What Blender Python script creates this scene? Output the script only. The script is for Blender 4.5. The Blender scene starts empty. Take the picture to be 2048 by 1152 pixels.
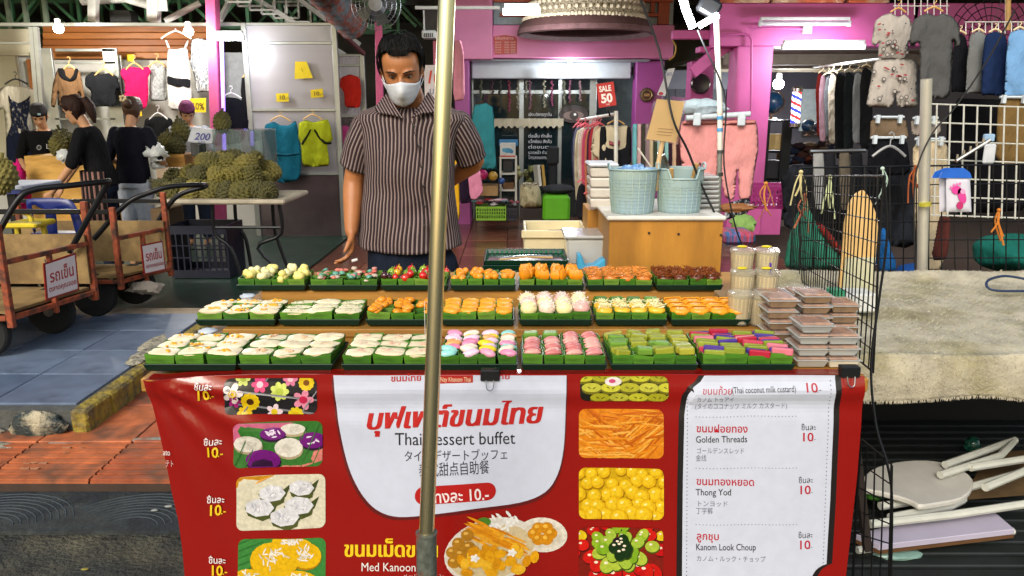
import bpy, bmesh, math, random
import numpy as np
from mathutils import Vector, Matrix, noise
from mathutils.geometry import delaunay_2d_cdt
random.seed(7)
sc = bpy.context.scene
R = math.radians
# ---------------------------------------------------------------- camera
FPX, PITCH, CAMH = 1550.0, R(13.1), 1.45
cd = bpy.data.cameras.new('camera'); cam = bpy.data.objects.new('camera', cd)
sc.collection.objects.link(cam); sc.camera = cam
cam.location = (0, 0, CAMH); cam.rotation_euler = (R(90) - PITCH, 0, 0)
cd.sensor_width = 36; cd.lens = 36 * FPX / 2048; cd.clip_end = 500; cd.clip_start = .05
# ---------------------------------------------------------------- sky, sun, exposure
w = bpy.data.worlds.new('World'); sc.world = w; w.use_nodes = True
nt = w.node_tree
sky = nt.nodes.new('ShaderNodeTexSky'); sky.sky_type = 'NISHITA'; sky.sun_disc = False
SUN_EL, SUN_AZ = R(36), R(200)
sky.sun_elevation = SUN_EL; sky.sun_rotation = SUN_AZ; sky.air_density = 1.6; sky.dust_density = 3
bg = nt.nodes['Background']; bg.inputs[1].default_value = 0.13
nt.links.new(sky.outputs[0], bg.inputs[0])
sl = bpy.data.lights.new('sun', 'SUN'); sl.energy = 1.5; sl.angle = R(25); sl.color = (1, .96, .9)
so = bpy.data.objects.new('sun', sl); sc.collection.objects.link(so)
sd = Vector((math.sin(SUN_AZ) * math.cos(SUN_EL), math.cos(SUN_AZ) * math.cos(SUN_EL), math.sin(SUN_EL)))
so.rotation_euler = sd.to_track_quat('Z', 'Y').to_euler(); so.location = (0, -6, 9)
sc.view_settings.view_transform = 'Standard'; sc.view_settings.look = 'None'
sc.view_settings.exposure = 0.7; sc.view_settings.gamma = 1
sc.cycles.use_denoising = True; sc.cycles.max_bounces = 7; sc.cycles.transparent_max_bounces = 16
sc.cycles.sample_clamp_indirect = 4; sc.cycles.caustics_reflective = False; sc.cycles.caustics_refractive = False
# ---------------------------------------------------------------- helpers
CP, SP = math.cos(PITCH), math.sin(PITCH)
def ray(px, py):
    u = (px - 1024) / FPX; v = (py - 576) / FPX
    return u, CP - v * SP, -(SP + v * CP)
def P(px, py, Y):
    "photo pixel -> the point it shows on the upright plane at distance Y"
    a, b, c = ray(px, py); t = Y / b
    return Vector((a * t, Y, CAMH + c * t))
def G(px, py, Z=0.):
    "photo pixel -> the point it shows at height Z"
    a, b, c = ray(px, py); t = (Z - CAMH) / c
    return Vector((a * t, b * t, Z))
def S(px, Y, py=300):
    "pixels -> metres at distance Y"
    return px * Y / ray(1024, py)[1] / FPX
def L(h):
    "hex sRGB -> linear rgb"
    h = h.lstrip('#'); o = []
    for i in (0, 2, 4):
        c = int(h[i:i + 2], 16) / 255
        o.append(c / 12.92 if c <= .04045 else ((c + .055) / 1.055) ** 2.4)
    return tuple(o)
MATS = {}
def M(key, col='#888888', rough=.6, metal=0., var=.18, scale=14., bump=.0, bscale=60., spec=.5, trans=0., alpha=1., coat=0.,
      emit=None, es=0., col2=None, kind=None, attr=None, sheen=0., stretch=(1, 1, 1), sss=0., bdist=.01, th=.5):
    "procedural principled material: base colour broken up by noise, noise bump, optional second colour"
    if key in MATS: return MATS[key]
    m = bpy.data.materials.new(key); m.use_nodes = True; MATS[key] = m
    n = m.node_tree.nodes; l = m.node_tree.links; b = n['Principled BSDF']
    c = L(col) if isinstance(col, str) else col
    b.inputs['Roughness'].default_value = rough; b.inputs['Metallic'].default_value = metal
    b.inputs['Specular IOR Level'].default_value = spec; b.inputs['Transmission Weight'].default_value = trans
    b.inputs['Alpha'].default_value = alpha; b.inputs['Coat Weight'].default_value = coat
    b.inputs['Sheen Weight'].default_value = sheen
    if sss:
        b.inputs['Subsurface Weight'].default_value = sss; b.inputs['Subsurface Radius'].default_value = (.01, .004, .002)
        b.inputs['Subsurface Scale'].default_value = .3
    if emit is not None:
        b.inputs['Emission Color'].default_value = (*L(emit), 1); b.inputs['Emission Strength'].default_value = es
    tc = n.new('ShaderNodeTexCoord'); mp = n.new('ShaderNodeMapping'); mp.inputs['Scale'].default_value = stretch
    l.new(tc.outputs['Object'], mp.inputs[0])
    if attr:
        a = n.new('ShaderNodeAttribute'); a.attribute_name = attr; base = a.outputs['Color']
    else:
        a = n.new('ShaderNodeRGB'); a.outputs[0].default_value = (*c, 1); base = a.outputs[0]
    if var or col2:
        nz = n.new('ShaderNodeTexNoise'); nz.inputs['Scale'].default_value = scale; nz.inputs['Detail'].default_value = 5
        nz.inputs['Roughness'].default_value = .6
        l.new(mp.outputs[0], nz.inputs[0])
        mr = n.new('ShaderNodeMapRange'); mr.inputs[1].default_value = .3; mr.inputs[2].default_value = .7
        l.new(nz.outputs[0], mr.inputs[0])
        if col2:
            mr.inputs[1].default_value = th - .08; mr.inputs[2].default_value = th + .08
            mx = n.new('ShaderNodeMix'); mx.data_type = 'RGBA'; mx.inputs[7].default_value = (*L(col2), 1)
            l.new(base, mx.inputs[6]); l.new(mr.outputs[0], mx.inputs[0]); base = mx.outputs[2]
            if var:
                n2 = n.new('ShaderNodeTexNoise'); n2.inputs['Scale'].default_value = scale * 3.1; n2.inputs['Detail'].default_value = 4
                l.new(mp.outputs[0], n2.inputs[0]); mr = n.new('ShaderNodeMapRange')
                mr.inputs[1].default_value = .3; mr.inputs[2].default_value = .7; l.new(n2.outputs[0], mr.inputs[0])
        if var:
            mr.inputs[3].default_value = 1 - var if not col2 else 1 - var; mr.inputs[4].default_value = 1 + var * .6
            if col2 and not var: pass
            vm = n.new('ShaderNodeVectorMath'); vm.operation = 'SCALE'
            l.new(base, vm.inputs[0])
            if col2:
                l.new(mr.outputs[0], vm.inputs['Scale'])
            else:
                l.new(mr.outputs[0], vm.inputs['Scale'])
            base = vm.outputs[0]
    l.new(base, b.inputs['Base Color'])
    if bump:
        nb = n.new('ShaderNodeTexNoise'); nb.inputs['Scale'].default_value = bscale; nb.inputs['Detail'].default_value = 4
        l.new(mp.outputs[0], nb.inputs[0]); bp = n.new('ShaderNodeBump'); bp.inputs['Strength'].default_value = bump
        bp.inputs['Distance'].default_value = bdist
        l.new(nb.outputs[0], bp.inputs['Height']); l.new(bp.outputs[0], b.inputs['Normal'])
    return m
def cloth(col, key=None, var=.12, **k):
    kw = dict(rough=.9, var=var, scale=9, bump=.55, bscale=16, bdist=.03, spec=.15, stretch=(1.6, 1.6, .7)); kw.update(k)
    return M(key or 'cloth ' + str(col), col, **kw)
def tag(o, label=None, cat=None, group=None, kind=None):
    if label: o['label'] = label
    if cat: o['category'] = cat
    if group: o['group'] = group
    if kind: o['kind'] = kind
    return o
def root(name, loc, label, cat, group=None):
    o = bpy.data.objects.new(name, None); sc.collection.objects.link(o); o.location = loc; o.empty_display_size = .05
    return tag(o, label, cat, group)
def wloc(o):
    v = Vector((0, 0, 0))
    while o: v += Vector(o.location); o = o.parent
    return v
def link(name, me, m=None, parent=None, origin=None):
    "link mesh (verts in world space) as one object, origin at parent or at its base"
    o = bpy.data.objects.new(name, me); sc.collection.objects.link(o)
    if m: me.materials.clear(); me.materials.append(m)
    if parent:
        me.transform(Matrix.Translation(-wloc(parent))); o.parent = parent
    else:
        if origin is None and len(me.vertices):
            co = np.empty(len(me.vertices) * 3); me.vertices.foreach_get('co', co); co = co.reshape(-1, 3)
            lo, hi = co.min(0), co.max(0); origin = Vector(((lo[0] + hi[0]) / 2, (lo[1] + hi[1]) / 2, lo[2]))
        origin = origin or Vector((0, 0, 0))
        me.transform(Matrix.Translation(-Vector(origin))); o.location = origin
    return o
def frame(d):
    d = Vector(d).normalized(); u = d.cross(Vector((0, 0, 1)))
    if u.length < 1e-3: u = Vector((1, 0, 0))
    u.normalize(); return u, u.cross(d).normalized()
class MB:
    def __init__(s): s.v = []; s.f = []; s.c = []; s.uv = []
    def add(s, vs, fs, mat=None):
        o = len(s.v)
        s.v += [tuple(mat @ Vector(p)) if mat else tuple(p) for p in vs]
        s.f += [tuple(i + o for i in f) for f in fs]; return s
    def box(s, c, d, mat=None, taper=1.):
        x, y, z = d[0] / 2, d[1] / 2, d[2] / 2
        vs = [(-x * t, -y * t, q) for q, t in ((-z, taper), (z, 1))]; vs = []
        for q, t in ((-z, taper), (z, 1.)):
            vs += [(-x * t, -y * t, q), (x * t, -y * t, q), (x * t, y * t, q), (-x * t, y * t, q)]
        fs = [(3, 2, 1, 0), (4, 5, 6, 7), (0, 1, 5, 4), (1, 2, 6, 5), (2, 3, 7, 6), (3, 0, 4, 7)]
        T = Matrix.Translation(Vector(c))
        return s.add(vs, fs, T @ mat if mat else T)
    def bx(s, x0, x1, y0, y1, z0, z1): return s.box(((x0 + x1) / 2, (y0 + y1) / 2, (z0 + z1) / 2), (abs(x1 - x0), abs(y1 - y0), abs(z1 - z0)))
    def bar(s, a, b, wd, h=None):
        "square bar from a to b"
        a, b = Vector(a), Vector(b); u, v = frame(b - a); h = h or wd
        vs = []
        for p in (a, b): vs += [p + u * i * wd / 2 + v * j * h / 2 for i, j in ((-1, -1), (1, -1), (1, 1), (-1, 1))]
        return s.add(vs, [(0, 1, 2, 3), (7, 6, 5, 4), (4, 5, 1, 0), (5, 6, 2, 1), (6, 7, 3, 2), (7, 4, 0, 3)])
    def tube(s, pts, r, n=8, cap=True, closed=False, squash=1.):
        pts = [Vector(p) for p in pts]; k = len(pts); vs = []; pu = None
        for i, p in enumerate(pts):
            d = (pts[(i + 1) % k] - pts[i - 1]) if closed else (pts[min(i + 1, k - 1)] - pts[max(i - 1, 0)])
            if d.length < 1e-9: d = Vector((0, 0, 1))
            d.normalize()
            if pu is None: u, v = frame(d)
            else:
                u = pu - d * pu.dot(d); u.normalize(); v = u.cross(d).normalized()
            pu = u; rr = r[i] if isinstance(r, (list, tuple)) else r
            vs += [p + (u * math.cos(2 * math.pi * j / n) + v * squash * math.sin(2 * math.pi * j / n)) * rr for j in range(n)]
        fs = []
        for i in range(k if closed else k - 1):
            a, b = i * n, ((i + 1) % k) * n
            fs += [(a + j, a + (j + 1) % n, b + (j + 1) % n, b + j) for j in range(n)]
        if cap and not closed: fs += [tuple(reversed(range(n))), tuple(range((k - 1) * n, k * n))]
        return s.add(vs, fs)
    def loft(s, rings, cap=True, close=True):
        n = len(rings[0]); vs = [p for r in rings for p in r]; fs = []
        for i in range(len(rings) - 1):
            a, b = i * n, (i + 1) * n
            fs += [(a + j, a + (j + 1) % n, b + (j + 1) % n, b + j) for j in range(n if close else n - 1)]
        if cap: fs += [tuple(reversed(range(n))), tuple(range((len(rings) - 1) * n, len(rings) * n))]
        return s.add(vs, fs)
    def lathe(s, prof, c=(0, 0, 0), n=20, mat=None, cap=True):
        rings = [[(r * math.cos(2 * math.pi * j / n), r * math.sin(2 * math.pi * j / n), z) for j in range(n)] for r, z in prof]
        T = Matrix.Translation(Vector(c)); T = T @ mat if mat else T
        return s.loft([[T @ Vector(p) for p in r] for r in rings], cap)
    def ell(s, c, r, n=10, m=7, mat=None, jit=0.):
        if not isinstance(r, (tuple, list)): r = (r, r, r)
        T = Matrix.Translation(Vector(c)); T = T @ mat if mat else T
        vs = [T @ Vector((0, 0, -r[2]))]; fs = []
        for i in range(1, m):
            a = math.pi * i / m - math.pi / 2
            for j in range(n):
                q = 2 * math.pi * j / n; k = 1 + random.uniform(-jit, jit)
                vs.append(T @ Vector((r[0] * k * math.cos(a) * math.cos(q), r[1] * k * math.cos(a) * math.sin(q), r[2] * k * math.sin(a))))
        vs.append(T @ Vector((0, 0, r[2]))); e = len(vs) - 1
        fs += [(0, 1 + (j + 1) % n, 1 + j) for j in range(n)]
        for i in range(m - 2):
            a, b = 1 + i * n, 1 + (i + 1) * n
            fs += [(a + j, a + (j + 1) % n, b + (j + 1) % n, b + j) for j in range(n)]
        a = 1 + (m - 2) * n
        fs += [(a + j, a + (j + 1) % n, e) for j in range(n)]
        return s.add(vs, fs)
    def prism(s, poly, f0, f1):
        "poly 2d -> two outlines through f0(p), f1(p)"
        n = len(poly); vs = [f0(p) for p in poly] + [f1(p) for p in poly]
        return s.add(vs, [tuple(range(n)), tuple(range(2 * n - 1, n - 1, -1))] + [(i, i + n, (i + 1) % n + n, (i + 1) % n) for i in range(n)])
    def mesh(s, smooth=False, bevel=0., seg=1, ang=40):
        me = bpy.data.meshes.new('m'); me.from_pydata(s.v, [], s.f)
        bm = bmesh.new(); bm.from_mesh(me); bmesh.ops.recalc_face_normals(bm, faces=bm.faces)
        if bevel:
            es = [e for e in bm.edges if len(e.link_faces) == 2 and e.calc_face_angle(0) > R(30)]
            bmesh.ops.bevel(bm, geom=es, offset=bevel, segments=seg, affect='EDGES', profile=.5, clamp_overlap=True)
        for f in bm.faces: f.smooth = smooth
        if smooth:
            for e in bm.edges:
                if len(e.link_faces) == 2 and e.calc_face_angle(0) > R(ang): e.smooth = False
        bm.to_mesh(me); bm.free(); return me
    def build(s, name, m, parent=None, smooth=False, bevel=0., seg=1, origin=None, ang=40):
        return link(name, s.mesh(smooth, bevel, seg, ang), m, parent, origin)
def thing(mb, name, m, label, cat, group=None, **k): return tag(mb.build(name, m, **k), label, cat, group)
def struct(mb, name, m, **k): return tag(mb.build(name, m, **k), kind='structure')
def copy_tree(o, parent=None, loc=None):
    c = o.copy(); sc.collection.objects.link(c); c.parent = parent
    if loc is not None: c.location = loc
    for ch in list(o.children): copy_tree(ch, c)
    return c
def nz(x, y, z=0., s=1.): return noise.noise(Vector((x * s, y * s, z)))
def inpoly(p, poly):
    x, y = p; c = False; n = len(poly)
    for i in range(n):
        (x1, y1), (x2, y2) = poly[i], poly[(i + 1) % n]
        if (y1 > y) != (y2 > y) and x < (x2 - x1) * (y - y1) / (y2 - y1) + x1: c = not c
    return c
def smoothpoly(poly, step):
    out = []
    n = len(poly)
    for i in range(n):
        a, b = Vector(poly[i]), Vector(poly[(i + 1) % n]); k = max(1, int(round((b - a).length / step)))
        out += [a.lerp(b, j / k) for j in range(k)]
    return out
def catmull(pts, k=4, closed=True):
    out = []; n = len(pts)
    for i in range(n if closed else n - 1):
        g = lambda j: Vector(pts[j % n] if closed else pts[min(max(j, 0), n - 1)])
        p0, p1, p2, p3 = g(i - 1), g(i), g(i + 1), g(i + 2)
        for j in range(k):
            t = j / k
            out.append(.5 * ((2 * p1) + (p2 - p0) * t + (2 * p0 - 5 * p1 + 4 * p2 - p3) * t * t + (3 * p1 - p0 - 3 * p2 + p3) * t ** 3))
    if not closed: out.append(Vector(pts[-1]))
    return out
def fill(poly, step):
    "triangulated filling of a 2d outline: points, triangles, distance of every point to the outline"
    b = smoothpoly(poly, step); pl = [tuple(p) for p in b]; n = len(b)
    xs = [p[0] for p in pl]; ys = [p[1] for p in pl]; pts = list(b)
    A = np.array(pl); B = np.roll(A, -1, 0); AB = B - A; LL = (AB ** 2).sum(1) + 1e-12
    def dist(p):
        t = np.clip(((p - A) * AB).sum(1) / LL, 0, 1); return math.sqrt((((A + AB * t[:, None]) - p) ** 2).sum(1).min())
    ds = [0.] * n; y = min(ys) + step * .5; r = 0
    while y < max(ys):
        x = min(xs) + step * (.5 if r % 2 else 0.)
        while x < max(xs):
            if inpoly((x, y), pl):
                d = dist(np.array((x, y)))
                if d > step * .45: pts.append(Vector((x, y))); ds.append(d)
            x += step
        y += step * .87; r += 1
    vo, eo, fo, ov, oe, of = delaunay_2d_cdt(pts, [(i, (i + 1) % n) for i in range(n)], [], 1, 1e-7)
    if len(vo) != len(pts):
        ds = [dist(np.array(v[:])) for v in vo]
        ds = [0. if d < 1e-6 else d for d in ds]
    return [tuple(v) for v in vo], [tuple(f) for f in fo], ds
GN = 0
def sheet(mb, poly, o, thick=.04, folds=(28, .006), step=None, wedge=.06, back=.6, seed=None, puff=1., rot=0., grow=True):
    """hanging cloth with body: outline (x,z metres), plane at y=o.y; front and back welded at the outline"""
    global GN; GN += 1; sd_ = GN * 7.3 if seed is None else seed
    xs = [p[0] for p in poly]; zs = [p[1] for p in poly]; H = max(zs) - min(zs); zt = max(zs); W = max(xs) - min(xs)
    step = step or max(.012, min(H, W) / 13)
    vo, fo, ds = fill(poly, step); nb = len(vo); wedge = min(wedge, W * .35)
    vs = []; idx = []
    cx = sum(xs) / len(xs)
    def put(x, y, z):
        if rot:
            dx = x - cx; return (cx + dx * math.cos(rot) - y * math.sin(rot), o + y * math.cos(rot) + dx * math.sin(rot), z)
        return (x, o + y, z)
    for (x, z), d in zip(vo, ds):
        g = (.25 + .75 * (zt - z) / max(H, 1e-6)) if grow else 1.
        fd = folds[1] * g * (math.sin(folds[0] * x + 2.2 * nz(x, z * .6, sd_, 6) + sd_) + .7 * nz(x * 2.2, z * .8, sd_ + 9, 9) + .8 * nz(x, z, sd_ + 3, 17))
        t = min(d / wedge, 1.); p = thick * (1 - (1 - t) ** 1.6) * puff; fd *= min(1, .35 + d / .03)
        vs.append(put(x, -p + fd, z)); idx.append(len(vs) - 1)
    b2 = []
    for i, ((x, z), d) in enumerate(zip(vo, ds)):
        if d <= 1e-9: b2.append(i)
        else:
            t = min(d / wedge, 1.); vs.append(put(x, thick * back * math.sqrt(max(0, 1 - (1 - t) ** 2)), z)); b2.append(len(vs) - 1)
    mb.add(vs, fo + [tuple(b2[i] for i in reversed(f)) for f in fo]); return mb
def chaikin(p, r=.14):
    o = []
    for i in range(len(p)):
        a, b = Vector(p[i]), Vector(p[(i + 1) % len(p)]); o += [tuple(a.lerp(b, r)), tuple(a.lerp(b, 1 - r))]
    return o
def px2(poly, Y): return [(lambda q: (q.x, q.z))(P(x, y, Y)) for x, y in poly]
HANG = {}
def hanger(mb, c, wd, h=.09, hook=.1, r=.006):
    x, y, z = c
    mb.tube(catmull([(x - wd / 2, y, z - h), (x - wd * .25, y, z - h * .35), (x, y, z), (x + wd * .25, y, z - h * .35), (x + wd / 2, y, z - h)], 3, False), r, 6)
    mb.tube([(x, y, z), (x, y, z + hook * .45), (x + hook * .22, y, z + hook * .6), (x + hook * .2, y, z + hook * .9), (x, y, z + hook), (x - hook * .15, y, z + hook * .85)], r * .5, 5)
def garment(name, label, poly, Y, m, cat='shirt', group=None, thick=.014, folds=(30, .014), smooth=3, hang=None, hcol='#d8b070', parts=(), wedge=.09, rot=0., puff=1.):
    "a hung garment traced as outline in photo pixels at its own distance; parts: (name, outline, material, lift)"
    pl = chaikin(px2(poly, Y)) if smooth > 1 else px2(poly, Y)
    mb = MB(); sheet(mb, pl, Y, thick, folds, wedge=wedge, seed=1.7 * Y + poly[0][0] * .013, rot=rot, puff=puff)
    xs = [p[0] for p in pl]; zs = [p[1] for p in pl]
    o = root(name, ((min(xs) + max(xs)) / 2, Y, min(zs)), label, cat, group)
    mb.build('fabric', m, o, smooth=True, ang=180)
    if hang:
        hp = P(hang[0], hang[1], Y); hb = MB(); hanger(hb, hp, S(hang[2], Y), S(hang[3], Y) if len(hang) > 3 else .07, S(hang[4], Y) if len(hang) > 4 else .09, max(.006, S(1.6, Y)))
        hb.build('hanger', M('hanger ' + hcol, hcol, .5, var=.1), o, smooth=True)
    for nm, pp, pm, lift in parts:
        q = MB(); pl2 = chaikin(px2(pp, Y - thick - lift))
        sheet(q, pl2, Y - thick - lift, .006, (folds[0], folds[1] * .5), wedge=.01); q.build(nm, pm, o, smooth=True, ang=180)
    return o
# ---------------------------------------------------------------- flat print (lettering and pictures), in photo pixels on a given surface
class Print:
    def __init__(s, surf, lift=.0012): s.surf = surf; s.lift = lift; s.v = []; s.f = []; s.c = []; s.k = .8 if surf.__name__ == 'bsurf' else 1.
    def poly(s, pts, col, lay=1, step=None):
        col = L(col) if isinstance(col, str) else col
        if step: vo, fo, _ = fill(pts, step)
        else: vo = pts; fo = [tuple(range(len(pts)))]
        o = len(s.v); s.v += [s.surf(x, y, s.lift * lay) for x, y in vo]
        s.f += [tuple(i + o for i in f) for f in fo]; s.c += [col] * len(fo)
    def ell(s, cx, cy, rx, ry, col, lay=1, a=0., clip=None, n=14):
        ca, sa = math.cos(a), math.sin(a)
        pts = [(cx + rx * math.cos(t) * ca - ry * math.sin(t) * sa, cy + rx * math.cos(t) * sa + ry * math.sin(t) * ca) for t in [2 * math.pi * i / n for i in range(n)]]
        if clip: pts = clipc(pts, clip)
        if len(pts) > 2: s.poly(pts, col, lay)
    def text(s, body, x, y, h, col, lay=2, bold=0., shear=0., align='LEFT', rot=0., width=None, sx=1.):
        vs, fs, wd, hh = glyphs(body, bold, shear, align); k = h / .7
        kx = k * sx if width is None else width / wd
        ca, sa = math.cos(rot), math.sin(rot); o = len(s.v)
        for a, b in vs:
            a *= kx; b *= -k
            s.v.append(s.surf(x + a * ca - b * sa, y + a * sa + b * ca, s.lift * lay))
        s.f += [tuple(i + o for i in f) for f in fs]; s.c += [L(col)] * len(fs)
    def build(s, name, parent, rough=.45, key='print', var=.05, scale=30):
        me = bpy.data.meshes.new('m'); me.from_pydata([tuple(v) for v in s.v], [], s.f)
        at = me.color_attributes.new('Col', 'FLOAT_COLOR', 'CORNER')
        arr = []
        for p, c in zip(me.polygons, s.c): arr += [c[0] * s.k, c[1] * s.k, c[2] * s.k, 1.] * p.loop_total
        at.data.foreach_set('color', arr)
        return link(name, me, M(key, '#ffffff', rough, var=var, scale=scale, attr='Col'), parent)
GC = {}
def glyphs(body, bold=0., shear=0., align='LEFT'):
    k = (body, bold, shear, align)
    if k in GC: return GC[k]
    c = bpy.data.curves.new('t', 'FONT'); c.body = body; c.align_x = align; c.shear = shear; c.offset = bold; c.resolution_u = 3
    o = bpy.data.objects.new('t', c); sc.collection.objects.link(o)
    dg = bpy.context.evaluated_depsgraph_get(); dg.update(); me = bpy.data.meshes.new_from_object(o.evaluated_get(dg))
    vs = [(v.co.x, v.co.y) for v in me.vertices]; fs = [tuple(p.vertices) for p in me.polygons]
    bpy.data.objects.remove(o); bpy.data.curves.remove(c); bpy.data.meshes.remove(me)
    xs = [v[0] for v in vs] or [0, 1]; ys = [v[1] for v in vs] or [0, 1]
    GC[k] = (vs, fs, max(xs) - min(xs), max(ys) - min(ys)); return GC[k]
def clipc(sub, clip):
    "convex clipping"
    ar = sum(clip[i][0] * clip[(i + 1) % len(clip)][1] - clip[(i + 1) % len(clip)][0] * clip[i][1] for i in range(len(clip)))
    sg = 1 if ar > 0 else -1; out = list(sub)
    for i in range(len(clip)):
        a, b = clip[i], clip[(i + 1) % len(clip)]; inp = out; out = []
        if not inp: break
        f = lambda p: sg * ((b[0] - a[0]) * (p[1] - a[1]) - (b[1] - a[1]) * (p[0] - a[0]))
        for j in range(len(inp)):
            p, q = inp[j - 1], inp[j]; fp, fq = f(p), f(q)
            if (fp >= 0) != (fq >= 0):
                t = fp / (fp - fq); out.append((p[0] + (q[0] - p[0]) * t, p[1] + (q[1] - p[1]) * t))
            if fq >= 0: out.append(q)
    return out
def rrect(x0, y0, x1, y1, r, n=4, sk=0.):
    "rounded rectangle; sk shears y along x"
    o = []
    for cx, cy, a0 in ((x1 - r, y1 - r, 0), (x0 + r, y1 - r, 90), (x0 + r, y0 + r, 180), (x1 - r, y0 + r, 270)):
        for i in range(n + 1):
            a = R(a0 + 90 * i / n); x, y = cx + r * math.cos(a), cy + r * math.sin(a); o.append((x, y + sk * (x - x0)))
    return o
def lamp(o, kind, loc, power, col=(1, .98, .95), size=.1, size_y=None, rot=None):
    d = bpy.data.lights.new(o.name + '_light', kind); d.energy = power; d.color = col
    if kind == 'AREA':
        d.size = size
        if size_y: d.shape = 'RECTANGLE'; d.size_y = size_y
    else: d.shadow_soft_size = size
    l = bpy.data.objects.new('light', d); sc.collection.objects.link(l); l.parent = o; l.location = Vector(loc) - wloc(o)
    if rot: l.rotation_euler = rot
    return l
# ================================================================ setting
def fb(mb, x0, y0, x1, y1, Y, D):
    "box whose front face shows at these photo pixels at distance Y, D deep"
    a, b = P(x0, y0, Y), P(x1, y1, Y)
    return mb.bx(min(a.x, b.x), max(a.x, b.x), Y, Y + D, min(a.z, b.z), max(a.z, b.z))
def tile_mesh(wx, wy, h=.012, ribs=0, g=.004):
    b = MB(); b.bx(-wx / 2 + g, wx / 2 - g, -wy / 2 + g, wy / 2 - g, -.02, h - .008)
    if ribs:
        for i in range(ribs):
            y = -wy / 2 + wy * (i + .5) / ribs; b.bx(-wx / 2 + g, wx / 2 - g, y - wy / ribs * .33, y + wy / ribs * .33, h - .0075, h)
        return b.mesh()
    b2 = MB(); b2.bx(-wx / 2 + g, wx / 2 - g, -wy / 2 + g, wy / 2 - g, -.02, h); return b2.mesh(bevel=.003)
def lay(parent, me, mats, xs, ys, z, name='tile', keep=None, jit=.0015):
    for y in ys:
        for x in xs:
            if keep and not keep(x, y): continue
            o = bpy.data.objects.new(name, me); sc.collection.objects.link(o); o.parent = parent
            o.location = Vector((x, y, z + random.uniform(-jit, jit))) - wloc(parent)
            o.rotation_euler = (random.uniform(-.003, .003), random.uniform(-.003, .003), random.uniform(-.004, .004))
            if mats:
                me.materials.clear() if not me.materials else None
                if not me.materials: me.materials.append(mats[0])
                o.material_slots[0].link = 'OBJECT'; o.material_slots[0].material = random.choice(mats)
fr = lambda a, b, s: [a + s * (i + .5) for i in range(int(round((b - a) / s)))]
# road
b = MB(); b.add([(-120, -60, -.05), (120, -60, -.05), (120, 150, -.05), (-120, 150, -.05)], [(0, 1, 2, 3)])
struct(b, 'road', M('asphalt', '#262a25', .75, col2='#4a4636', scale=2.6, th=.52, var=.6, bump=1., bscale=55, bdist=.03), origin=Vector((0, 0, -.05)))
b = MB()   # trowelled cement apron in front of the pavement: arcs of shallow ridges
b.bx(-9, 9, 2.52, 2.815, -.09, -.036)
ap = struct(b, 'gutter', M('apron', '#1a2126', .8, col2='#2c3130', scale=6, var=.5, bump=.6, bscale=60, bdist=.012))
tr = MB()
for k in range(6):
    cx = -2.4 + k * .5 + random.uniform(-.03, .03)
    for j in range(9):
        r = .09 + j * .022; pts = [(cx + r * 1.15 * math.cos(a), 2.53 + r * math.sin(a), -.036) for a in [R(20 + 14 * i) for i in range(10)] if 2.53 + r * math.sin(a) < 2.8]
        if len(pts) > 2: tr.tube(pts, .0026, 4)
tag(tr.build('trowel_ridge', M('ridge', '#2c363c', .8, var=.2), ap), kind='stuff')
for k, (x, y) in enumerate(((-1.35, 2.66), (-1.31, 2.69), (-1.1, 2.6), (-2.1, 2.72), (-.98, 2.36), (-1.02, 2.40), (-1.42, 2.3))):
    q = MB(); q.ell((x, y, -.03 if y > 2.5 else -.045), (.012 + .006 * (k % 3), .009, .002), 7, 4, jit=.25)
    thing(q, 'litter_scrap', M('scrap' + str(k > 3), ('#8f928c', '#857a32')[k > 3], .8), ('pale scrap of litter on the dark cement, %s from left' % ('second', 'third', 'rightmost', 'leftmost')[k % 4] if y > 2.5 else 'yellowish dry scrap on the asphalt at the stall\'s left, %s' % ('rightmost', 'middle one', 'leftmost')[k - 4]), 'litter', 'litter scraps on the road')
# pavement of orange tiles
b = MB(); b.bx(-9, 9, 2.82, 12, -.3, -.006)
pv = struct(b, 'pavement', M('pave grout', '#3a2a20', .9, var=.3))
om = [M('orange tile' + str(i), c, .6, col2='#6d4632', scale=4, th=.57, var=.35, bump=.25, bscale=50, bdist=.006) for i, c in enumerate(('#a85a34', '#a05230', '#ae6038'))]
rib = tile_mesh(.42, .35, .012, 7); plain = tile_mesh(.42, .42); rib2 = tile_mesh(.42, .21, .012, 4)
lay(pv, rib, om, fr(-3.78, 2.1, .42), [2.995], 0)
lay(pv, rib2, om, fr(-1.26, 2.1, .42), [3.355], 0)
lay(pv, plain, om, fr(-3.78, -1.26, .42), [3.39], 0, keep=lambda x, y: True)
lay(pv, plain, om, fr(-2.1, .84, .42), fr(3.61, 4.45, .42), 0, keep=lambda x, y: x > -2.0)
b = MB(); b.bx(-1.52, 2, 3.17, 3.245, -.004, .006); b.bx(-1.27, 2, 3.46, 3.535, -.004, .0065)
b.build('drain_strip', M('strip', '#33312c', .7, col2='#57503f', scale=9, var=.3, bump=.4), pv, bevel=.002)
b = MB(); b.tube([(-2.05, 3.2, .004), (-1.7, 3.21, .008), (-1.5, 3.22, .008), (-1.42, 3.3, .008), (-1.3, 3.5, .008)], [.022, .018, .026, .022, .02], 6, squash=.35)
b.build('cement_patch', M('cement', '#7c8078', .9, col2='#8a6a58', scale=14, var=.3, bump=.6), pv, smooth=True)
b = MB(); b.tube([(-1.3, 3.5, .01), (-1.12, 3.84, .01)], .018, 6, squash=.3); b.build('painted_line', M('redline', '#9a3a2a', .7, col2='#b06a48', scale=20), pv, smooth=True)
fl = MB()   # pale worn flower marks on the tiles
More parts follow.
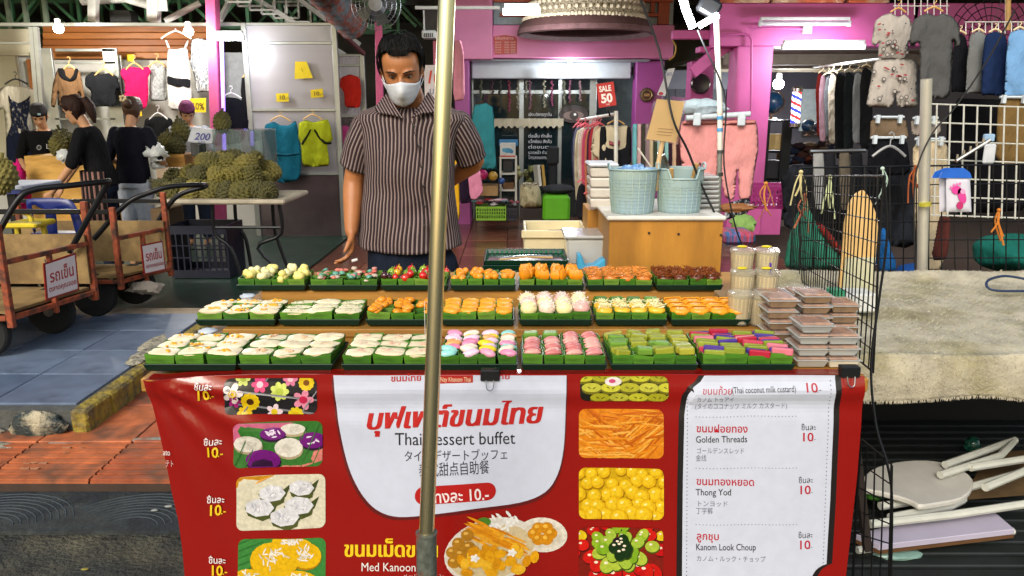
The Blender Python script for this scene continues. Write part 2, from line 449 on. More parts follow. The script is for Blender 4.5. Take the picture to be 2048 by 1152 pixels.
for x, y in ((-1.75, 3.42), (-1.62, 3.55), (-1.45, 3.75), (-1.9, 3.12), (-1.55, 3.95), (-1.98, 2.95)):
    for k in range(5):
        a = k * 1.257 + x; c = Vector((x + .035 * math.cos(a), y + .035 * math.sin(a), .0128))
        fl.add([c + Vector((.02 * math.cos(t) , .02 * math.sin(t), 0)) for t in [i * .9 for i in range(7)]], [tuple(range(7))])
fl.build('worn_flower_print', M('flowerp', '#b27a56', .7, var=.4, scale=60), pv)
b = MB(); b.box((-1.13, 3.62, .017), (.09, .014, .006), Matrix.Rotation(.12, 4, 'Z'))
thing(b, 'tape_scrap', M('ytape', '#c9a520', .6), 'short strip of yellow tape on the orange tiles beside the banner', 'tape')
# brown shop tiles behind the stall
bm_ = [M('brown tile' + str(i), c, .22, var=.2, scale=5, bump=.08, bscale=30, bdist=.004, spec=.6) for i, c in enumerate(('#6a3d2c', '#61372a', '#714534'))]
t45 = tile_mesh(.45, .45, .012, 0, .003)
lay(pv, t45, bm_, fr(-1.85, 2.65, .45), fr(4.45, 10.75, .45), 0)
# raised platform of blue-grey tiles with its worn yellow kerb
b = MB(); b.bx(-12, -2.0, 3.3, 5.02, -.25, .112)
pl = struct(b, 'platform', M('platform body', '#4b4d4a', .9, bump=.6, var=.3))
blm = [M('blue tile' + str(i), c, .38, col2='#3f4a5a', th=.66, var=.2, scale=3, bump=.1, bscale=30, bdist=.004) for i, c in enumerate(('#5b6a80', '#536278', '#637287'))]
t40 = tile_mesh(.40, .40, .012, 0, .0025); lay(pl, t40, blm, fr(-4.0 - .01 - .4, -2.01, .4), fr(3.36, 4.96, .4), .112)
b = MB(); b.bx(-12, -2.0, 4.97, 5.12, -.2, .118); b.build('edge_strip', M('edge strip', '#9a8b76', .8, var=.3, bump=.3), pl)
kb = MB()
for i in range(8):
    y0 = 3.28 + i * .22; w0 = .08 + .012 * nz(i * .7, 1); h = .12 + .006 * nz(i, 5)
    kb.bx(-2.0, -2.0 + w0, y0, y0 + .2195, -.05, h)
kerb = kb.build('kerb', M('kerb paint', '#8a7828', .85, col2='#615638', scale=11, th=.54, var=.35, bump=.9, bscale=35, bdist=.02), bevel=.012); tag(kerb, kind='structure')
def lump(c, r, seed, m, name, parent=None, n=18, k=.3, fl=1.):
    q = MB(); q.ell((0, 0, 0), 1, n, n // 2 + 2); vs = []
    for v in q.v:
        s = 1 + k * noise.fractal(Vector(v) * 2.2 + Vector((seed, 0, 0)), 1., 2., 4)
        vs.append((c[0] + v[0] * r[0] * s, c[1] + v[1] * r[1] * s, c[2] + v[2] * r[2] * s))
    q.v = vs; return q.build(name, m, parent, smooth=True, ang=50)
cm = M('broken concrete', '#a39c88', .95, col2='#4a4a42', scale=9, th=.56, var=.35, bump=1., bscale=30, bdist=.03)
kr = lump((-2.15, 3.275, .04), (.13, .035, .075), 3, M('black painted concrete', '#232d2c', .6, col2='#a39a80', scale=9, th=.58, var=.2, bump=.8, bdist=.02), 'broken_kerb_end', kerb)
lump((-2.47, 3.285, .01), (.16, .03, .05), 8, cm, 'concrete_lump', kerb, 18, .16)
lump((-2.35, 3.14, .005), (.2, .06, .012), 12, cm, 'concrete_lump', kerb, 18, .2)
lump((-2.02, 4.05, .125), (.06, .16, .014), 15, cm, 'concrete_lump', kerb)
lump((-2.08, 4.3, .12), (.05, .16, .014), 18, cm, 'concrete_lump', kerb)
# dark green floor behind the platform
b = MB(); b.bx(-12, -1.85, 5.12, 12, -.2, .03)
struct(b, 'green_floor', M('green floor', '#17332a', .35, col2='#2b4238', scale=2.2, th=.6, var=.4, bump=.15, bscale=12, bdist=.01))
# ---------------------------------------------------------------- roof with trusses
rz = lambda y: 3.45 - .055 * (y - 4)
b = MB(); n = 520
top = [(-13 + 26 * i / n, .018 * math.cos(i * math.pi)) for i in range(n + 1)]
for y in (4.0, 17): pass
b.add([(x, 4.0, rz(4) + d) for x, d in top] + [(x, 17.5, rz(17.5) + d) for x, d in top], [(i, i + 1, i + 2 + n, i + 1 + n) for i in range(n)])
roof = root('market_roof', (0, 4, 3.4), 'corrugated metal market roof on green steel trusses', 'roof')
b.build('roof_sheet', M('roof sheet', '#6d675c', .55, metal=.3, col2='#8d8778', scale=1.2, var=.35, stretch=(1, .15, 1)), roof)
gm = M('green steel', '#3f7a55', .5, var=.3, scale=12); wm = M('white steel', '#c9ccc8', .5, var=.2, scale=8)
for y in (10.2, 11.6):
    z1 = 2.86 if y < 11 else 2.92; z0 = z1 - .42
    t = MB(); t.bar((-7.5, y, z0), (-1.5, y, z0), .06); t.bar((-7.5, y, z1), (-1.5, y, z1), .06)
    for i in range(15):
        x = -7.5 + i * .42; t.bar((x, y, z0), (x, y, z1), .04); t.bar((x, y, z0 if i % 2 else z1), (x + .42, y, z1 if i % 2 else z0), .035)
    t.build('truss', gm, roof)
for y in (9.9, 10.9, 12):
    t = MB(); t.bar((-8, y, rz(y) - .06), (4, y, rz(y) - .06), .05, .07); t.build('purlin', M('dark steel', '#4a4b44', .6, var=.3), roof)
for px in (14, 48, 88):
    t = MB(); a = P(px, 0, 9.7); t.bar((a.x, 9.7, 2.3), (a.x, 9.7, 2.95), .045); t.build('strut', M('pale green steel', '#7f927f', .5, var=.2), roof)
# back wall far behind everything
b = MB(); b.bx(-13, 13, 14.2, 14.4, 0, 3.0)
thing(b, 'back_wall', M('back wall', '#5c5a52', .9, var=.3, scale=2), 'dim grey wall far behind the stalls, under the roof', 'wall')
# ---------------------------------------------------------------- pink shop
pink = M('pink paint', '#e088b8', .5, var=.1, scale=3, bump=.06, bscale=18); dpink = M('purple pink paint', '#9c4690', .5, var=.12, scale=3, bump=.06)
mpink = M('magenta paint', '#b95492', .5, var=.15, scale=3, bump=.08)
shop = root('pink_shop', (.5, 9.8, 0), 'pink painted shop building with glass front and roller shutter box behind the man', 'building')
def part(name, m, rects, parent=shop, bevel=.006):
    q = MB()
    for r in rects: fb(q, *r)
    return q.build(name, m, parent, bevel=bevel)
part('column', pink, [(905, -160, 985, 118, 9.6, .5)])
part('column', dpink, [(908, 118.5, 941, 470, 9.75, .35)])
part('beam', pink, [(985.5, 50, 1346, 116, 9.7, .35)])
part('column', dpink, [(1274, 122, 1314, 470, 10.0, .3)])
part('soffit', M('soffit', '#9aa3a6', .6), [(942, 118.5, 1300, 122, 9.75, 1.6)])
part('shutter_box', M('shutter box', '#aeb6bc', .45, var=.08), [(943, 122.5, 1262, 157, 10.1, .3)], bevel=.012)
part('column', mpink, [(1384, 122, 1412, 430, 9.0, .25)])
part('column', mpink, [(1476, 92, 1520, 470, 8.0, .3)])
part('beam', mpink, [(1440, 6, 1830, 92, 7.95, .35)])
part('beam', mpink, [(1830.5, 6, 2250, 92, 7.95, .35)])
part('bracket', mpink, [(1346, 60, 1440, 78, 8.3, .1), (1400, 92.5, 1476, 104, 8.3, .2)])
sb = MB(); a = P(1404, 150, 8.2); sb.bar(P(1384, 145, 8.2), P(1478, 70, 8.2), .07, .12); sb.build('brace', mpink, shop, bevel=.004)
part('wall', mpink, [(1520.5, 395, 1560, 470, 8.05, .06)])
# upper storey with orange window frame, left of the big lamp
part('upper_wall', M('upper wall', '#9fb0b4', .5), [(986, -160, 1346, 49.5, 9.95, .1)])
uw = MB()
for r in ((986, -20, 1346, 4, 9.85, .06), (1318, 4.5, 1338, 49, 9.85, .07), (1000, 26, 1317, 33, 9.86, .05), (1302, 4.5, 1310, 25, 9.87, .04)): fb(uw, *r)
uw.build('window_frame', M('orange frame', '#b2502e', .5, var=.15), shop, bevel=.004)
# inner room on the right: ceiling and rear wall
part('inner_wall', M('inner wall', '#777a84', .7, var=.15, scale=2), [(1314.5, 140, 1475, 480, 11.6, .1)])
part('inner_wall', M('inner wall2', '#54525c', .7, var=.25, scale=2), [(1475.5, 120, 2150, 490, 12.2, .1)])
q = MB(); a, c = P(1500, 96, 8.3), P(2100, 96, 8.3)
q.bx(a.x, c.x, 8.3, 12.2, a.z, a.z + .05); q.build('inner_ceiling', M('inner ceiling', '#a39b8c', .8, var=.12, scale=2), shop)
q = MB()
for y in (9.2, 10.1, 11.0): q.bx(a.x, c.x, y, y + .12, a.z - .12, a.z - .001)
q.build('ceiling_beam', M('ceil beam', '#8d8474', .8), shop)
q = MB()
for i in range(9): fb(q, 1317 + i * 17, 178, 1319 + i * 17, 480, 11.58, .02)
q.build('cladding_joint', M('joint', '#4c4f58', .7), shop)
# glass front
gf = MB()
for r in ((943, 158, 950, 452, 10.4, .06), (1038, 158, 1047, 452, 10.4, .06), (1117, 158, 1121, 452, 10.4, .05), (1180, 158, 1187, 452, 10.4, .06), (943, 180, 1180, 188, 10.39, .04)): fb(gf, *r)
gf.build('mullion', M('alu', '#8f9696', .35, metal=.6, var=.1), shop, bevel=.004)
for x0, x1 in ((951, 1037.5), (1048, 1116.5), (1122, 1179.5)):
    q = MB(); fb(q, x0, 189, x1, 450, 10.42, .012)
    q.build('pane', M('shop glass', '#30474c', .04, var=0, trans=.75, spec=.6), shop)
part('shop_back', M('shop back', '#3a474d', .6, col2='#5c6a70', scale=2.2, var=.3), [(930, 150, 1280, 470, 11.4, .08)])
q = MB()   # goods seen dimly through the glass
shelf = M('shelf goods', '#46393c', .7, col2='#7a6a52', scale=6, th=.55, var=.4)
for k in range(26):
    x = random.uniform(950, 1175); y = random.choice((262, 300, 340, 385, 430)); wdt = random.uniform(9, 22); fb(q, x, y - random.uniform(14, 32), x + wdt, y, 11.0 + .3 * random.random(), .12)
tag(q.build('stacked_goods', shelf, shop, bevel=.004), kind='stuff')
q = MB()
for y in (262.6, 300.6, 340.6, 385.6): fb(q, 945, y, 1178, y + 3, 10.98, .4)
q.build('shelf_board', M('shelfb', '#59656a', .5), shop)
# scalloped white valance and lettering on the glass
q = MB(); pts = [(P(950 + i * 3, 252 + (4 if i % 4 < 2 else 0), 10.36)) for i in range(60)]
top = [P(950 + i * 3, 237, 10.36) for i in range(60)]
q.add([*top, *pts], [(i, i + 1, i + 61, i + 60) for i in range(59)]); v2 = [v + Vector((0, .01, 0)) for v in top + pts]
q.add(v2, [(i + 60, i + 61, i + 1, i) for i in range(59)]); q.build('valance', cloth('#a8a38e'), shop)
pr = Print(lambda x, y, l: P(x, y, 10.385 - l))
for i, y in enumerate((232, 243, 253, 275, 286, 297, 308, 318)):
    pr = Print(lambda x, y, l: P(x, y, 10.385 - l)); pr.text(('เปิดบริการทุกวัน', 'ร้านทำผม ตัดผม', 'สระ ไดร์ ยืด', 'ต่อเล็บ ทำเล็บ', 'แว็กซ์ขน สักคิ้ว', 'ต่อขนตา', 'นวดหน้า ทำสปา', 'โทรสอบถามได้')[i], 1080, y, 6.2, '#c8ccd0', align='CENTER', width=46); pr.build('lettering_line', shop)
pr = Print(lambda x, y, l: P(x, y, 10.385 - l))
# printed eye picture on the right pane
pr.ell(1147, 229, 30, 17, '#2a2022', 1); pr.ell(1147, 231, 21, 9, '#6a5a55', 2); pr.ell(1148, 231, 9, 9, '#28201e', 3); pr.ell(1150, 229, 2.5, 2.5, '#dddddd', 4)
pr.poly([(1116, 220), (1132, 212), (1150, 210), (1168, 214), (1180, 222), (1165, 218), (1148, 215), (1132, 217)], '#1c1416', 3)
pr.build('eye_picture', shop)
# hanging garlands in the doorway
GX = (985, 1000, 1018, 1036, 1060, 1088, 1104, 1128, 1140, 1160, 962, 1052); ORDN = ('first', 'second', 'third', 'fourth', 'fifth', 'sixth', 'seventh', 'eighth', 'ninth', 'tenth', 'eleventh', 'twelfth')
for k, (x, c) in enumerate(((985, '#6a3a4a'), (1000, '#55584a'), (1018, '#b24a66'), (1036, '#c3bfa6'), (1060, '#9c6d7c'), (1088, '#b9b59a'), (1104, '#a84c74'), (1128, '#8a8d76'), (1140, '#a05a78'), (1160, '#b08a90'), (962, '#8e9478'), (1052, '#a8a48c'))):
    gl = MB(); y0 = 160; ln = 30 + (k * 37 % 40)
    gl.tube([P(x, y0, 10.2), P(x, y0 + ln, 10.2)], .004, 4)
    for j in range(int(ln / 3.4)):
        p = P(x + random.uniform(-2, 2), y0 + 3 + j * 3.4, 10.2 + random.uniform(-.02, .02)); gl.ell(p, (.016, .016, .012), 6, 4, jit=.3)
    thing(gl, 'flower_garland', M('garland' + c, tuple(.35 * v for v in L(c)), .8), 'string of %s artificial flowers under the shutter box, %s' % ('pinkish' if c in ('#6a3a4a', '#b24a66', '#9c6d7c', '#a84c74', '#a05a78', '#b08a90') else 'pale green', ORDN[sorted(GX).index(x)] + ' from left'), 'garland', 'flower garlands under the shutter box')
# ================================================================ dessert stall
Y1, Y2, Y3 = 1.737, 2.07, 2.384; Z1, Z2, Z3 = .841, .858, .884
st = root('dessert_table', (0, 2.2, -.05), 'long stepped wooden table carrying the dessert trays behind the red banner', 'table')
wood = M('ply', '#a5772c', .55, col2='#8a5f22', scale=3, var=.2, stretch=(.5, 1, 6), bump=.1, bscale=30)
b = MB(); b.bx(-.875, .84, 1.725, 2.72, .795, .83); b.build('table_top', wood, st, bevel=.004)
b = MB(); b.bx(-.80, .80, 2.055, 2.40, .831, .855); b.build('step_board', wood, st, bevel=.003)
b = MB(); b.bx(-.80, .80, 2.402, 2.70, .831, .881); b.build('step_board', wood, st, bevel=.003)
for x in (-.70, .76):
    for y in (1.76, 2.68):
        q = MB(); q.bx(x - .02, x + .02, y - .02, y + .02, -.05, .7945); q.build('leg', M('steel leg', '#55585a', .4, metal=.6), st)
# plastic bags tucked between the tiers at the left end
for (px, py, Y) in ((495, 592, 2.36), (415, 662, 2.03)):
    lump(P(px, py, Y), (.025, .02, .008), px, M('bag film', '#c3ccd4', .2, var=.1, alpha=.8), 'plastic_scrap', None, 12, .5)
    tag(bpy.context.scene.objects[-1] if False else sc.collection.objects[-1], 'crumpled clear plastic scrap at the left end of the %s tray row' % ('back' if py < 600 else 'middle'), 'plastic scrap')
leafm = [M('leaf' + str(i), c, .42, var=.5, scale=9, stretch=(1.5, 1.5, 9), bump=.2, bscale=25, spec=.45) for i, c in enumerate(('#3c7014', '#346612', '#4a7c1e', '#5f8628'))]
ledge = M('leaf inner', '#86a050', .5, var=.2, scale=14)
traym = M('tray green', '#06251a', .42, var=.1, spec=.3)
def tray_mesh(x0, x1, y0, d, z):
    q = MB(); h = .021; m = .010
    def ring(o, zz): return [(x0 - o, y0 - o, zz), (x1 + o, y0 - o, zz), (x1 + o, y0 + d + o, zz), (x0 - o, y0 + d + o, zz)]
    q.loft([ring(-.014, z), ring(-.002, z + h), ring(.003, z + h + .001), ring(.003, z + h - .002), ring(-.002, z + h - .003)][:4], cap=False)
    q2 = MB(); q2.loft([ring(-.008, z), ring(-.004, z + .004), ring(.002, z + h), ring(-.003, z + h), ring(-.012, z + .004)]); return q2
def cupbox(cx, cy, wx, wy, z, h, lean=.0):
    "open box folded from banana leaf: four walls with thickness, slightly uneven"
    q = MB(); t = .0022; j = lambda: random.uniform(-.0016, .0016)
    o = [(cx + sx * (wx / 2) + j(), cy + sy * (wy / 2) + j()) for sx, sy in ((-1, -1), (1, -1), (1, 1), (-1, 1))]
    hs = [h + random.uniform(-.002, .003) for _ in o]; k = .90
    lo = [(cx + (x - cx) * k, cy + (y - cy) * k, z) for x, y in o]; up = [(x, y, z + hh) for (x, y), hh in zip(o, hs)]
    inn = [(cx + (x - cx) * (1 - 2 * t / wx), cy + (y - cy) * (1 - 2 * t / wy), z + hh) for (x, y), hh in zip(o, hs)]
    inl = [(cx + (x - cx) * .86, cy + (y - cy) * .86, z + .006) for x, y in o]
    q.loft([lo, up, inn, inl]); return q
def cream(cx, cy, wx, wy, z, dome, rnd=3.2, n=18):
    q = MB(); rings = []
    for s, zz in ((.90, -.004), (.97, -.0005), (.99, .0015), (.93, dome * .55), (.78, dome * .85), (.5, dome), (.15, dome * 1.02)):
        rg = []
        for i in range(n):
            a = 2 * math.pi * i / n; ca, sa = math.cos(a), math.sin(a)
            r = (abs(ca) ** rnd + abs(sa) ** rnd) ** (-1 / rnd)
            wob = 1 + .085 * nz(ca * 1.5 + cx * 40, sa * 1.5 + cy * 40)
            rg.append((cx + ca * r * wx / 2 * s * wob, cy + sa * r * wy / 2 * s * wob, z + zz + .002 * nz(cx * 90 + ca * 2, cy * 90 + sa * 2)))
        rings.append(rg)
    q.loft(rings); return q
def fm(c, key=None, **k):
    kw = dict(rough=.35, var=.10, scale=40, bump=.15, bscale=90, bdist=.004, sss=.15); kw.update(k); return M('food ' + c + (key or ''), c, **kw)
def blob(q, c, r, jit=.12, n=9, m=6, sq=1.): q.ell(c, (r * random.uniform(.85, 1.15), r * random.uniform(.85, 1.15), r * sq), n, m, jit=jit, mat=Matrix.Rotation(random.uniform(0, 6), 4, 'Z'))
WC, WC2 = fm('#e9d9b4', bump=.1), fm('#e6dab4', 'b')
ORG = fm('#dd8a14'); ORG2 = fm('#e0951c', 'b', bump=.5, bscale=140); YEL = fm('#dcae1e'); PALEY = fm('#e6d67a')
def food(kind, t, cx, cy, wx, wy, z, i, j, ni, nj):
    "what one leaf cup holds; t is the cup"
    g = random
    if kind in ('corn', 'taro', 'plainw', 'speck'):
        f = cream(cx + g.uniform(-.002, .002), cy, wx * g.uniform(1.0, 1.09), wy * g.uniform(1.0, 1.1), z + g.uniform(-.001, .003), .003 + g.uniform(0, .0035), g.choice((2.8, 3.4, 4.4)), 26).build('custard', WC if kind != 'speck' else WC2, t, smooth=True)
        tp = MB()
        if kind == 'corn':
            px_, py_ = cx + g.uniform(-.2, .2) * wx, cy + g.uniform(-.2, .2) * wy
            for _ in range(g.choice((4, 9, 16, 22))): blob(tp, (px_ + g.gauss(0, .010), py_ + g.gauss(0, .005), z + .0062 + g.uniform(0, .002)), .0042, .1, 6, 4, .6)
            tp.build('corn_topping', fm('#e3a40c'), f, smooth=True)
        elif kind == 'speck':
            for _ in range(9): blob(tp, (cx + g.uniform(-.35, .35) * wx, cy + g.uniform(-.35, .35) * wy, z + .0062), .0016, .3, 5, 3, .7)
            tp.build('green_speck', fm('#5d7a2a'), f)
        else:
            px_, py_ = cx + g.uniform(-.12, .12) * wx, cy + g.uniform(-.12, .12) * wy
            for _ in range(5): blob(tp, (px_ + g.gauss(0, .006), py_ + g.gauss(0, .005), z + .0056), .0056, .3, 7, 4, .35)
            tp.build('taro_topping', fm('#dfb48a' if kind == 'taro' else '#e2b79a'), f, smooth=True)
        return
    q = MB()
    if kind == 'pastel':
        for _ in range(2):
            c = g.choice(('#d77a9a', '#e09aae', '#e6c71e', '#8fcfc4', '#e8d7c0', '#e2a060', '#d98aa8', '#dfc0d0')); p = MB(); a = Matrix.Rotation(g.uniform(-.6, .6), 4, 'Z')
            p.ell((cx + g.uniform(-.12, .12) * wx, cy + (_ - .5) * wy * .5, z + .004 + _ * .003), (wx * .50, wy * .3, .010), 12, 7, a @ Matrix.Rotation(g.uniform(-.3, .3), 4, 'Y'))
            p.build('jelly_egg', fm(c, rough=.25), t, smooth=True)
    elif kind == 'pinkroll':
        if j > nj - 2 and i < 2:
            q.box((cx, cy, z + .004), (wx * .8, wy * .8, .022)); q.build('leaf_wrap', leafm[3], t, bevel=.004)
        else:
            for k in range(2):
                p = MB(); p.tube([(cx + wx * .46 * s, cy + (k - .5) * wy * .46 + .004 * s, z + .002 + .004 * (1 - s * s)) for s in (-.9, -.6, -.2, .2, .6, .9)], [.002, .006, .0078, .0078, .006, .002], 8)
                p.build('sticky_rice_roll', fm(g.choice(('#c9807e', '#c4706c', '#d69a8e'))), t, smooth=True)
    elif kind == 'wrap':
        for k in range(2):
            q.box((cx + g.uniform(-.1, .1) * wx, cy + (k - .5) * wy * .45, z + g.uniform(.002, .012)), (wx * g.uniform(.7, .95), wy * .42, .018), Matrix.Rotation(g.uniform(-.25, .25), 4, 'Z') @ Matrix.Rotation(g.uniform(-.2, .2), 4, 'Y'))
        q.build('leaf_wrapped_sweet', g.choice((fm('#8a8f2a', rough=.25), leafm[3], fm('#9c9a34', rough=.2))), t, bevel=.003)
    elif kind == 'layer':
        for k in range(3):
            c = g.choice(('#a82438', '#3d2a78', '#7d8a2c', '#b33a50', '#4a3484', '#c9707c', '#8a9434')); p = MB()
            p.box((cx + g.uniform(-.08, .08) * wx, cy + (k - 1) * wy * .31, z + .003 + g.uniform(0, .008)), (wx * .92, wy * .27, .017), Matrix.Rotation(g.uniform(-.3, .15), 4, 'Z'))
            p.build('layer_cake_slice', fm(c, rough=.2), t, bevel=.0025)
    elif kind == 'flower':
        for k in range(4):
            c = (cx + g.uniform(-.3, .3) * wx, cy + g.uniform(-.35, .35) * wy, z + g.uniform(-.002, .012)); blob(q, c, .015, .2, 9, 5, .6)
        q.build('egg_yolk_flower', ORG, t, smooth=True, ang=70)
    elif kind == 'thread':
        f = cream(cx, cy, wx * 1.02, wy * 1.05, z + .001, .012, 2.6); f.build('golden_thread_sheet', ORG2, t, smooth=True)
        for k in range(16):
            y = cy + (k / 15 - .5) * wy * .85; x0 = g.uniform(-.5, -.2); x1 = g.uniform(.2, .5)
            q.tube([(cx + wx * (x0 + (x1 - x0) * s), y + .002 * math.sin(s * 7 + k), z + .011 + .003 * math.sin(s * 3.1) - .007 * abs(2 * y - 2 * cy) / wy) for s in (0, .25, .5, .75, 1)], .0011, 4)
        q.build('egg_thread', fm('#e8a52a'), t, smooth=True)
    elif kind == 'cocoball':
        c = (cx, cy, z + .010); p = MB(); p.ell(c, (wx * .5, wy * .52, .022), 12, 8, jit=.03); p.build('coconut_ball', fm(g.choice(('#e3b7ae', '#e6cdb8', '#dfa9a0', '#e8dca0'))), t, smooth=True)
        for k in range(60):
            a, e = g.uniform(0, 6.28), g.uniform(.1, 1.5); d = Vector((math.cos(a) * math.cos(e) * wx * .5, math.sin(a) * math.cos(e) * wy * .52, math.sin(e) * .022)); s = Vector(c) + d
            v = Vector((g.uniform(-1, 1), g.uniform(-1, 1), g.uniform(-.2, .8))) * .007; q.tube([s - v * .3, s + v], .0009, 3)
        q.build('coconut_shred', fm('#efe0d4'), t)
    elif kind == 'shredy':
        if j >= 2:
            q.box((cx, cy, z + .006), (wx * .85, wy * .7, .024), Matrix.Rotation(g.uniform(-.3, .3), 4, 'Z')); q.build('leaf_wrap', leafm[g.choice((0, 3))], t, bevel=.004)
        else:
            cream(cx, cy, wx, wy, z + .002, .012, 3).build('pumpkin_cake', fm('#dcae2a'), t, smooth=True)
            for k in range(70):
                s = Vector((cx + g.gauss(0, .2) * wx, cy + g.gauss(0, .2) * wy, z + .014 + g.uniform(0, .008))); v = Vector((g.uniform(-1, 1), g.uniform(-1, 1), g.uniform(-.3, .6))) * .007; q.tube([s - v, s + v], .001, 3)
            q.build('coconut_shred', fm('#efe6b4'), t)
    elif kind == 'fold':
        cream(cx, cy, wx * 1.1, wy * 1.15, z + .002, .011, 2.2).build('folded_egg_net', ORG2, t, smooth=True)
        for k in range(6): q.tube([(cx + wx * .5 * math.cos(a + k * .1), cy + wy * .45 * math.sin(a + k * .1) * (1 - k * .15), z + .011 + .001 * k) for a in (0, .8, 1.6, 2.4, 3.1)], .0012, 4)
        q.build('egg_thread', fm('#e8a52a'), t, smooth=True)
    elif kind == 'paleball':
        for k in range(4): blob(q, (cx + g.uniform(-.3, .3) * wx, cy + g.uniform(-.35, .35) * wy, z + g.uniform(0, .018)), .013, .1)
        q.build('mung_bean_ball', PALEY if g.random() < .6 else fm('#e3d9a0'), t, smooth=True, ang=70)
    elif kind == 'candy':
        for k in range(5):
            p = MB(); blob(p, (cx + g.uniform(-.3, .3) * wx, cy + g.uniform(-.35, .35) * wy, z + g.uniform(-.002, .012)), .010, .25, 8, 5, .6)
            p.build('coated_sweet', fm(g.choice(('#c65a50', '#c9705e', '#5a9a86', '#b8a894', '#cf8a7c', '#48703a')), rough=.4), t, smooth=True, ang=70)
    elif kind == 'fruit':
        for k in range(4):
            c = g.choice(('#b81410', '#c41c12', '#d8a018', '#5d8c1c', '#3a0e14', '#c22a14', '#86a52c')); p = MB(); s = (cx + g.uniform(-.3, .3) * wx, cy + g.uniform(-.35, .35) * wy, z + g.uniform(0, .014)); blob(p, s, .0125, .03, 10, 7, 1.)
            p.tube([Vector(s) + Vector((0, 0, .011)), Vector(s) + Vector((.003, 0, .018))], .0012, 4)
            p.build('marzipan_fruit', fm(c, rough=.08, coat=.6, bump=0), t, smooth=True)
    elif kind == 'drop':
        for k in range(5): blob(q, (cx + g.uniform(-.32, .32) * wx, cy + g.uniform(-.35, .35) * wy, z + g.uniform(-.002, .010)), .0115, .04, 10, 7, .95)
        q.build('egg_yolk_drop', ORG, t, smooth=True)
    elif kind == 'crown':
        for k in range(3):
            c = Vector((cx + g.uniform(-.2, .2) * wx, cy + g.uniform(-.3, .3) * wy, z)); a = g.uniform(0, 3)
            q.loft([[c + Vector((r * math.cos(a + 6.283 * i / 7) * (1 + .25 * (i % 2)), r * math.sin(a + 6.283 * i / 7) * (1 + .25 * (i % 2)), h + (.006 * (i % 2) if h > .02 else 0))) for i in range(7)] for r, h in ((.008, -.006), (.015, .006), (.016, .016), (.011, .026), (.004, .022))])
        q.build('pinched_egg_flower', ORG, t, smooth=True, ang=60)
    elif kind in ('coarse', 'brown'):
        col = fm('#d88a3a', 'c', bump=.5) if kind == 'coarse' else fm('#7a3d14', 'c', rough=.3)
        base = fm('#c9762a', 'd') if kind == 'coarse' else fm('#5a2a10', 'd')
        cream(cx, cy, wx * .95, wy, z, .012, 2.6).build('sweet_base', base, t, smooth=True)
        for k in range(90):
            s = Vector((cx + g.uniform(-.45, .45) * wx, cy + g.uniform(-.48, .48) * wy, z + .008 + g.uniform(0, .012))); v = Vector((g.uniform(-1, 1), g.uniform(-1, 1), g.uniform(-.2, 1 if kind == 'brown' else .5))) * .006; q.tube([s - v, s + v], .0014, 3)
        q.build('shredded_topping', col, t)
KN = dict(corn='white coconut custard topped with yellow corn', taro='white coconut custard with tan taro pieces', plainw='white coconut custard with pale pinkish centre', speck='white custard flecked with green', pastel='pastel pink, yellow and blue egg-shaped jellies', pinkroll='pink sticky rice rolls wrapped in dark leaf', wrap='yellow-green leaf wrapped sweets', layer='red, purple and green layered cake slices', flower='orange egg yolk flowers', thread='flat sheet of orange golden threads', cocoball='pale pink balls covered in coconut shreds', shredy='yellow cake heaped with coconut shreds', fold='smooth folded orange egg nets', paleball='heaped pale yellow mung bean balls', candy='salmon and teal coated sweets', fruit='glossy red, yellow and green fruit-shaped sweets', drop='round orange egg yolk drops', crown='tall orange pinched egg flowers', coarse='coarse orange shredded sweets', brown='brown shredded sweets')
KS = dict(corn='corn custard', taro='taro custard', plainw='white custard', speck='green-flecked custard', pastel='pastel jelly', pinkroll='pink rice-roll', wrap='leaf-wrapped', layer='layer cake', flower='egg-yolk flower', thread='golden thread', cocoball='coconut ball', shredy='coconut-topped cake', fold='folded egg-net', paleball='mung-bean ball', candy='coated-sweet', fruit='fruit-shaped', drop='egg-yolk drop', crown='pinched egg-flower', coarse='orange shred', brown='brown shred')
RK = ('first', 'second', 'third', 'fourth', 'fifth')
ROWS = [('front', Y1, .18, Z1, 738, [(285, 475, 'corn', 3, 3), (475, 668, 'taro', 3, 3), (681, 872, 'plainw', 3, 3), (876, 1037, 'pastel', 4, 4), (1041, 1216, 'pinkroll', 4, 4), (1219, 1398, 'wrap', 4, 4), (1400, 1592, 'layer', 4, 4)]),
        ('middle', Y2, .15, Z2, 650, [(390, 553, 'corn', 3, 3), (556, 722, 'speck', 3, 3), (730, 877, 'flower', 3, 3), (881, 1030, 'thread', 4, 3), (1036, 1186, 'cocoball', 4, 3), (1189, 1336, 'shredy', 4, 3), (1340, 1502, 'fold', 4, 3)]),
        ('back', Y3, .135, Z3, 580, [(472, 613, 'paleball', 4, 3), (616, 757, 'candy', 4, 3), (760, 897, 'fruit', 4, 3), (900, 1033, 'drop', 4, 3), (1036, 1170, 'crown', 4, 3), (1172, 1307, 'coarse', 4, 3), (1310, 1447, 'brown', 4, 3)])]
ORD = ('leftmost', 'second from left', 'third from left', 'middle', 'third from right', 'second from right', 'rightmost')
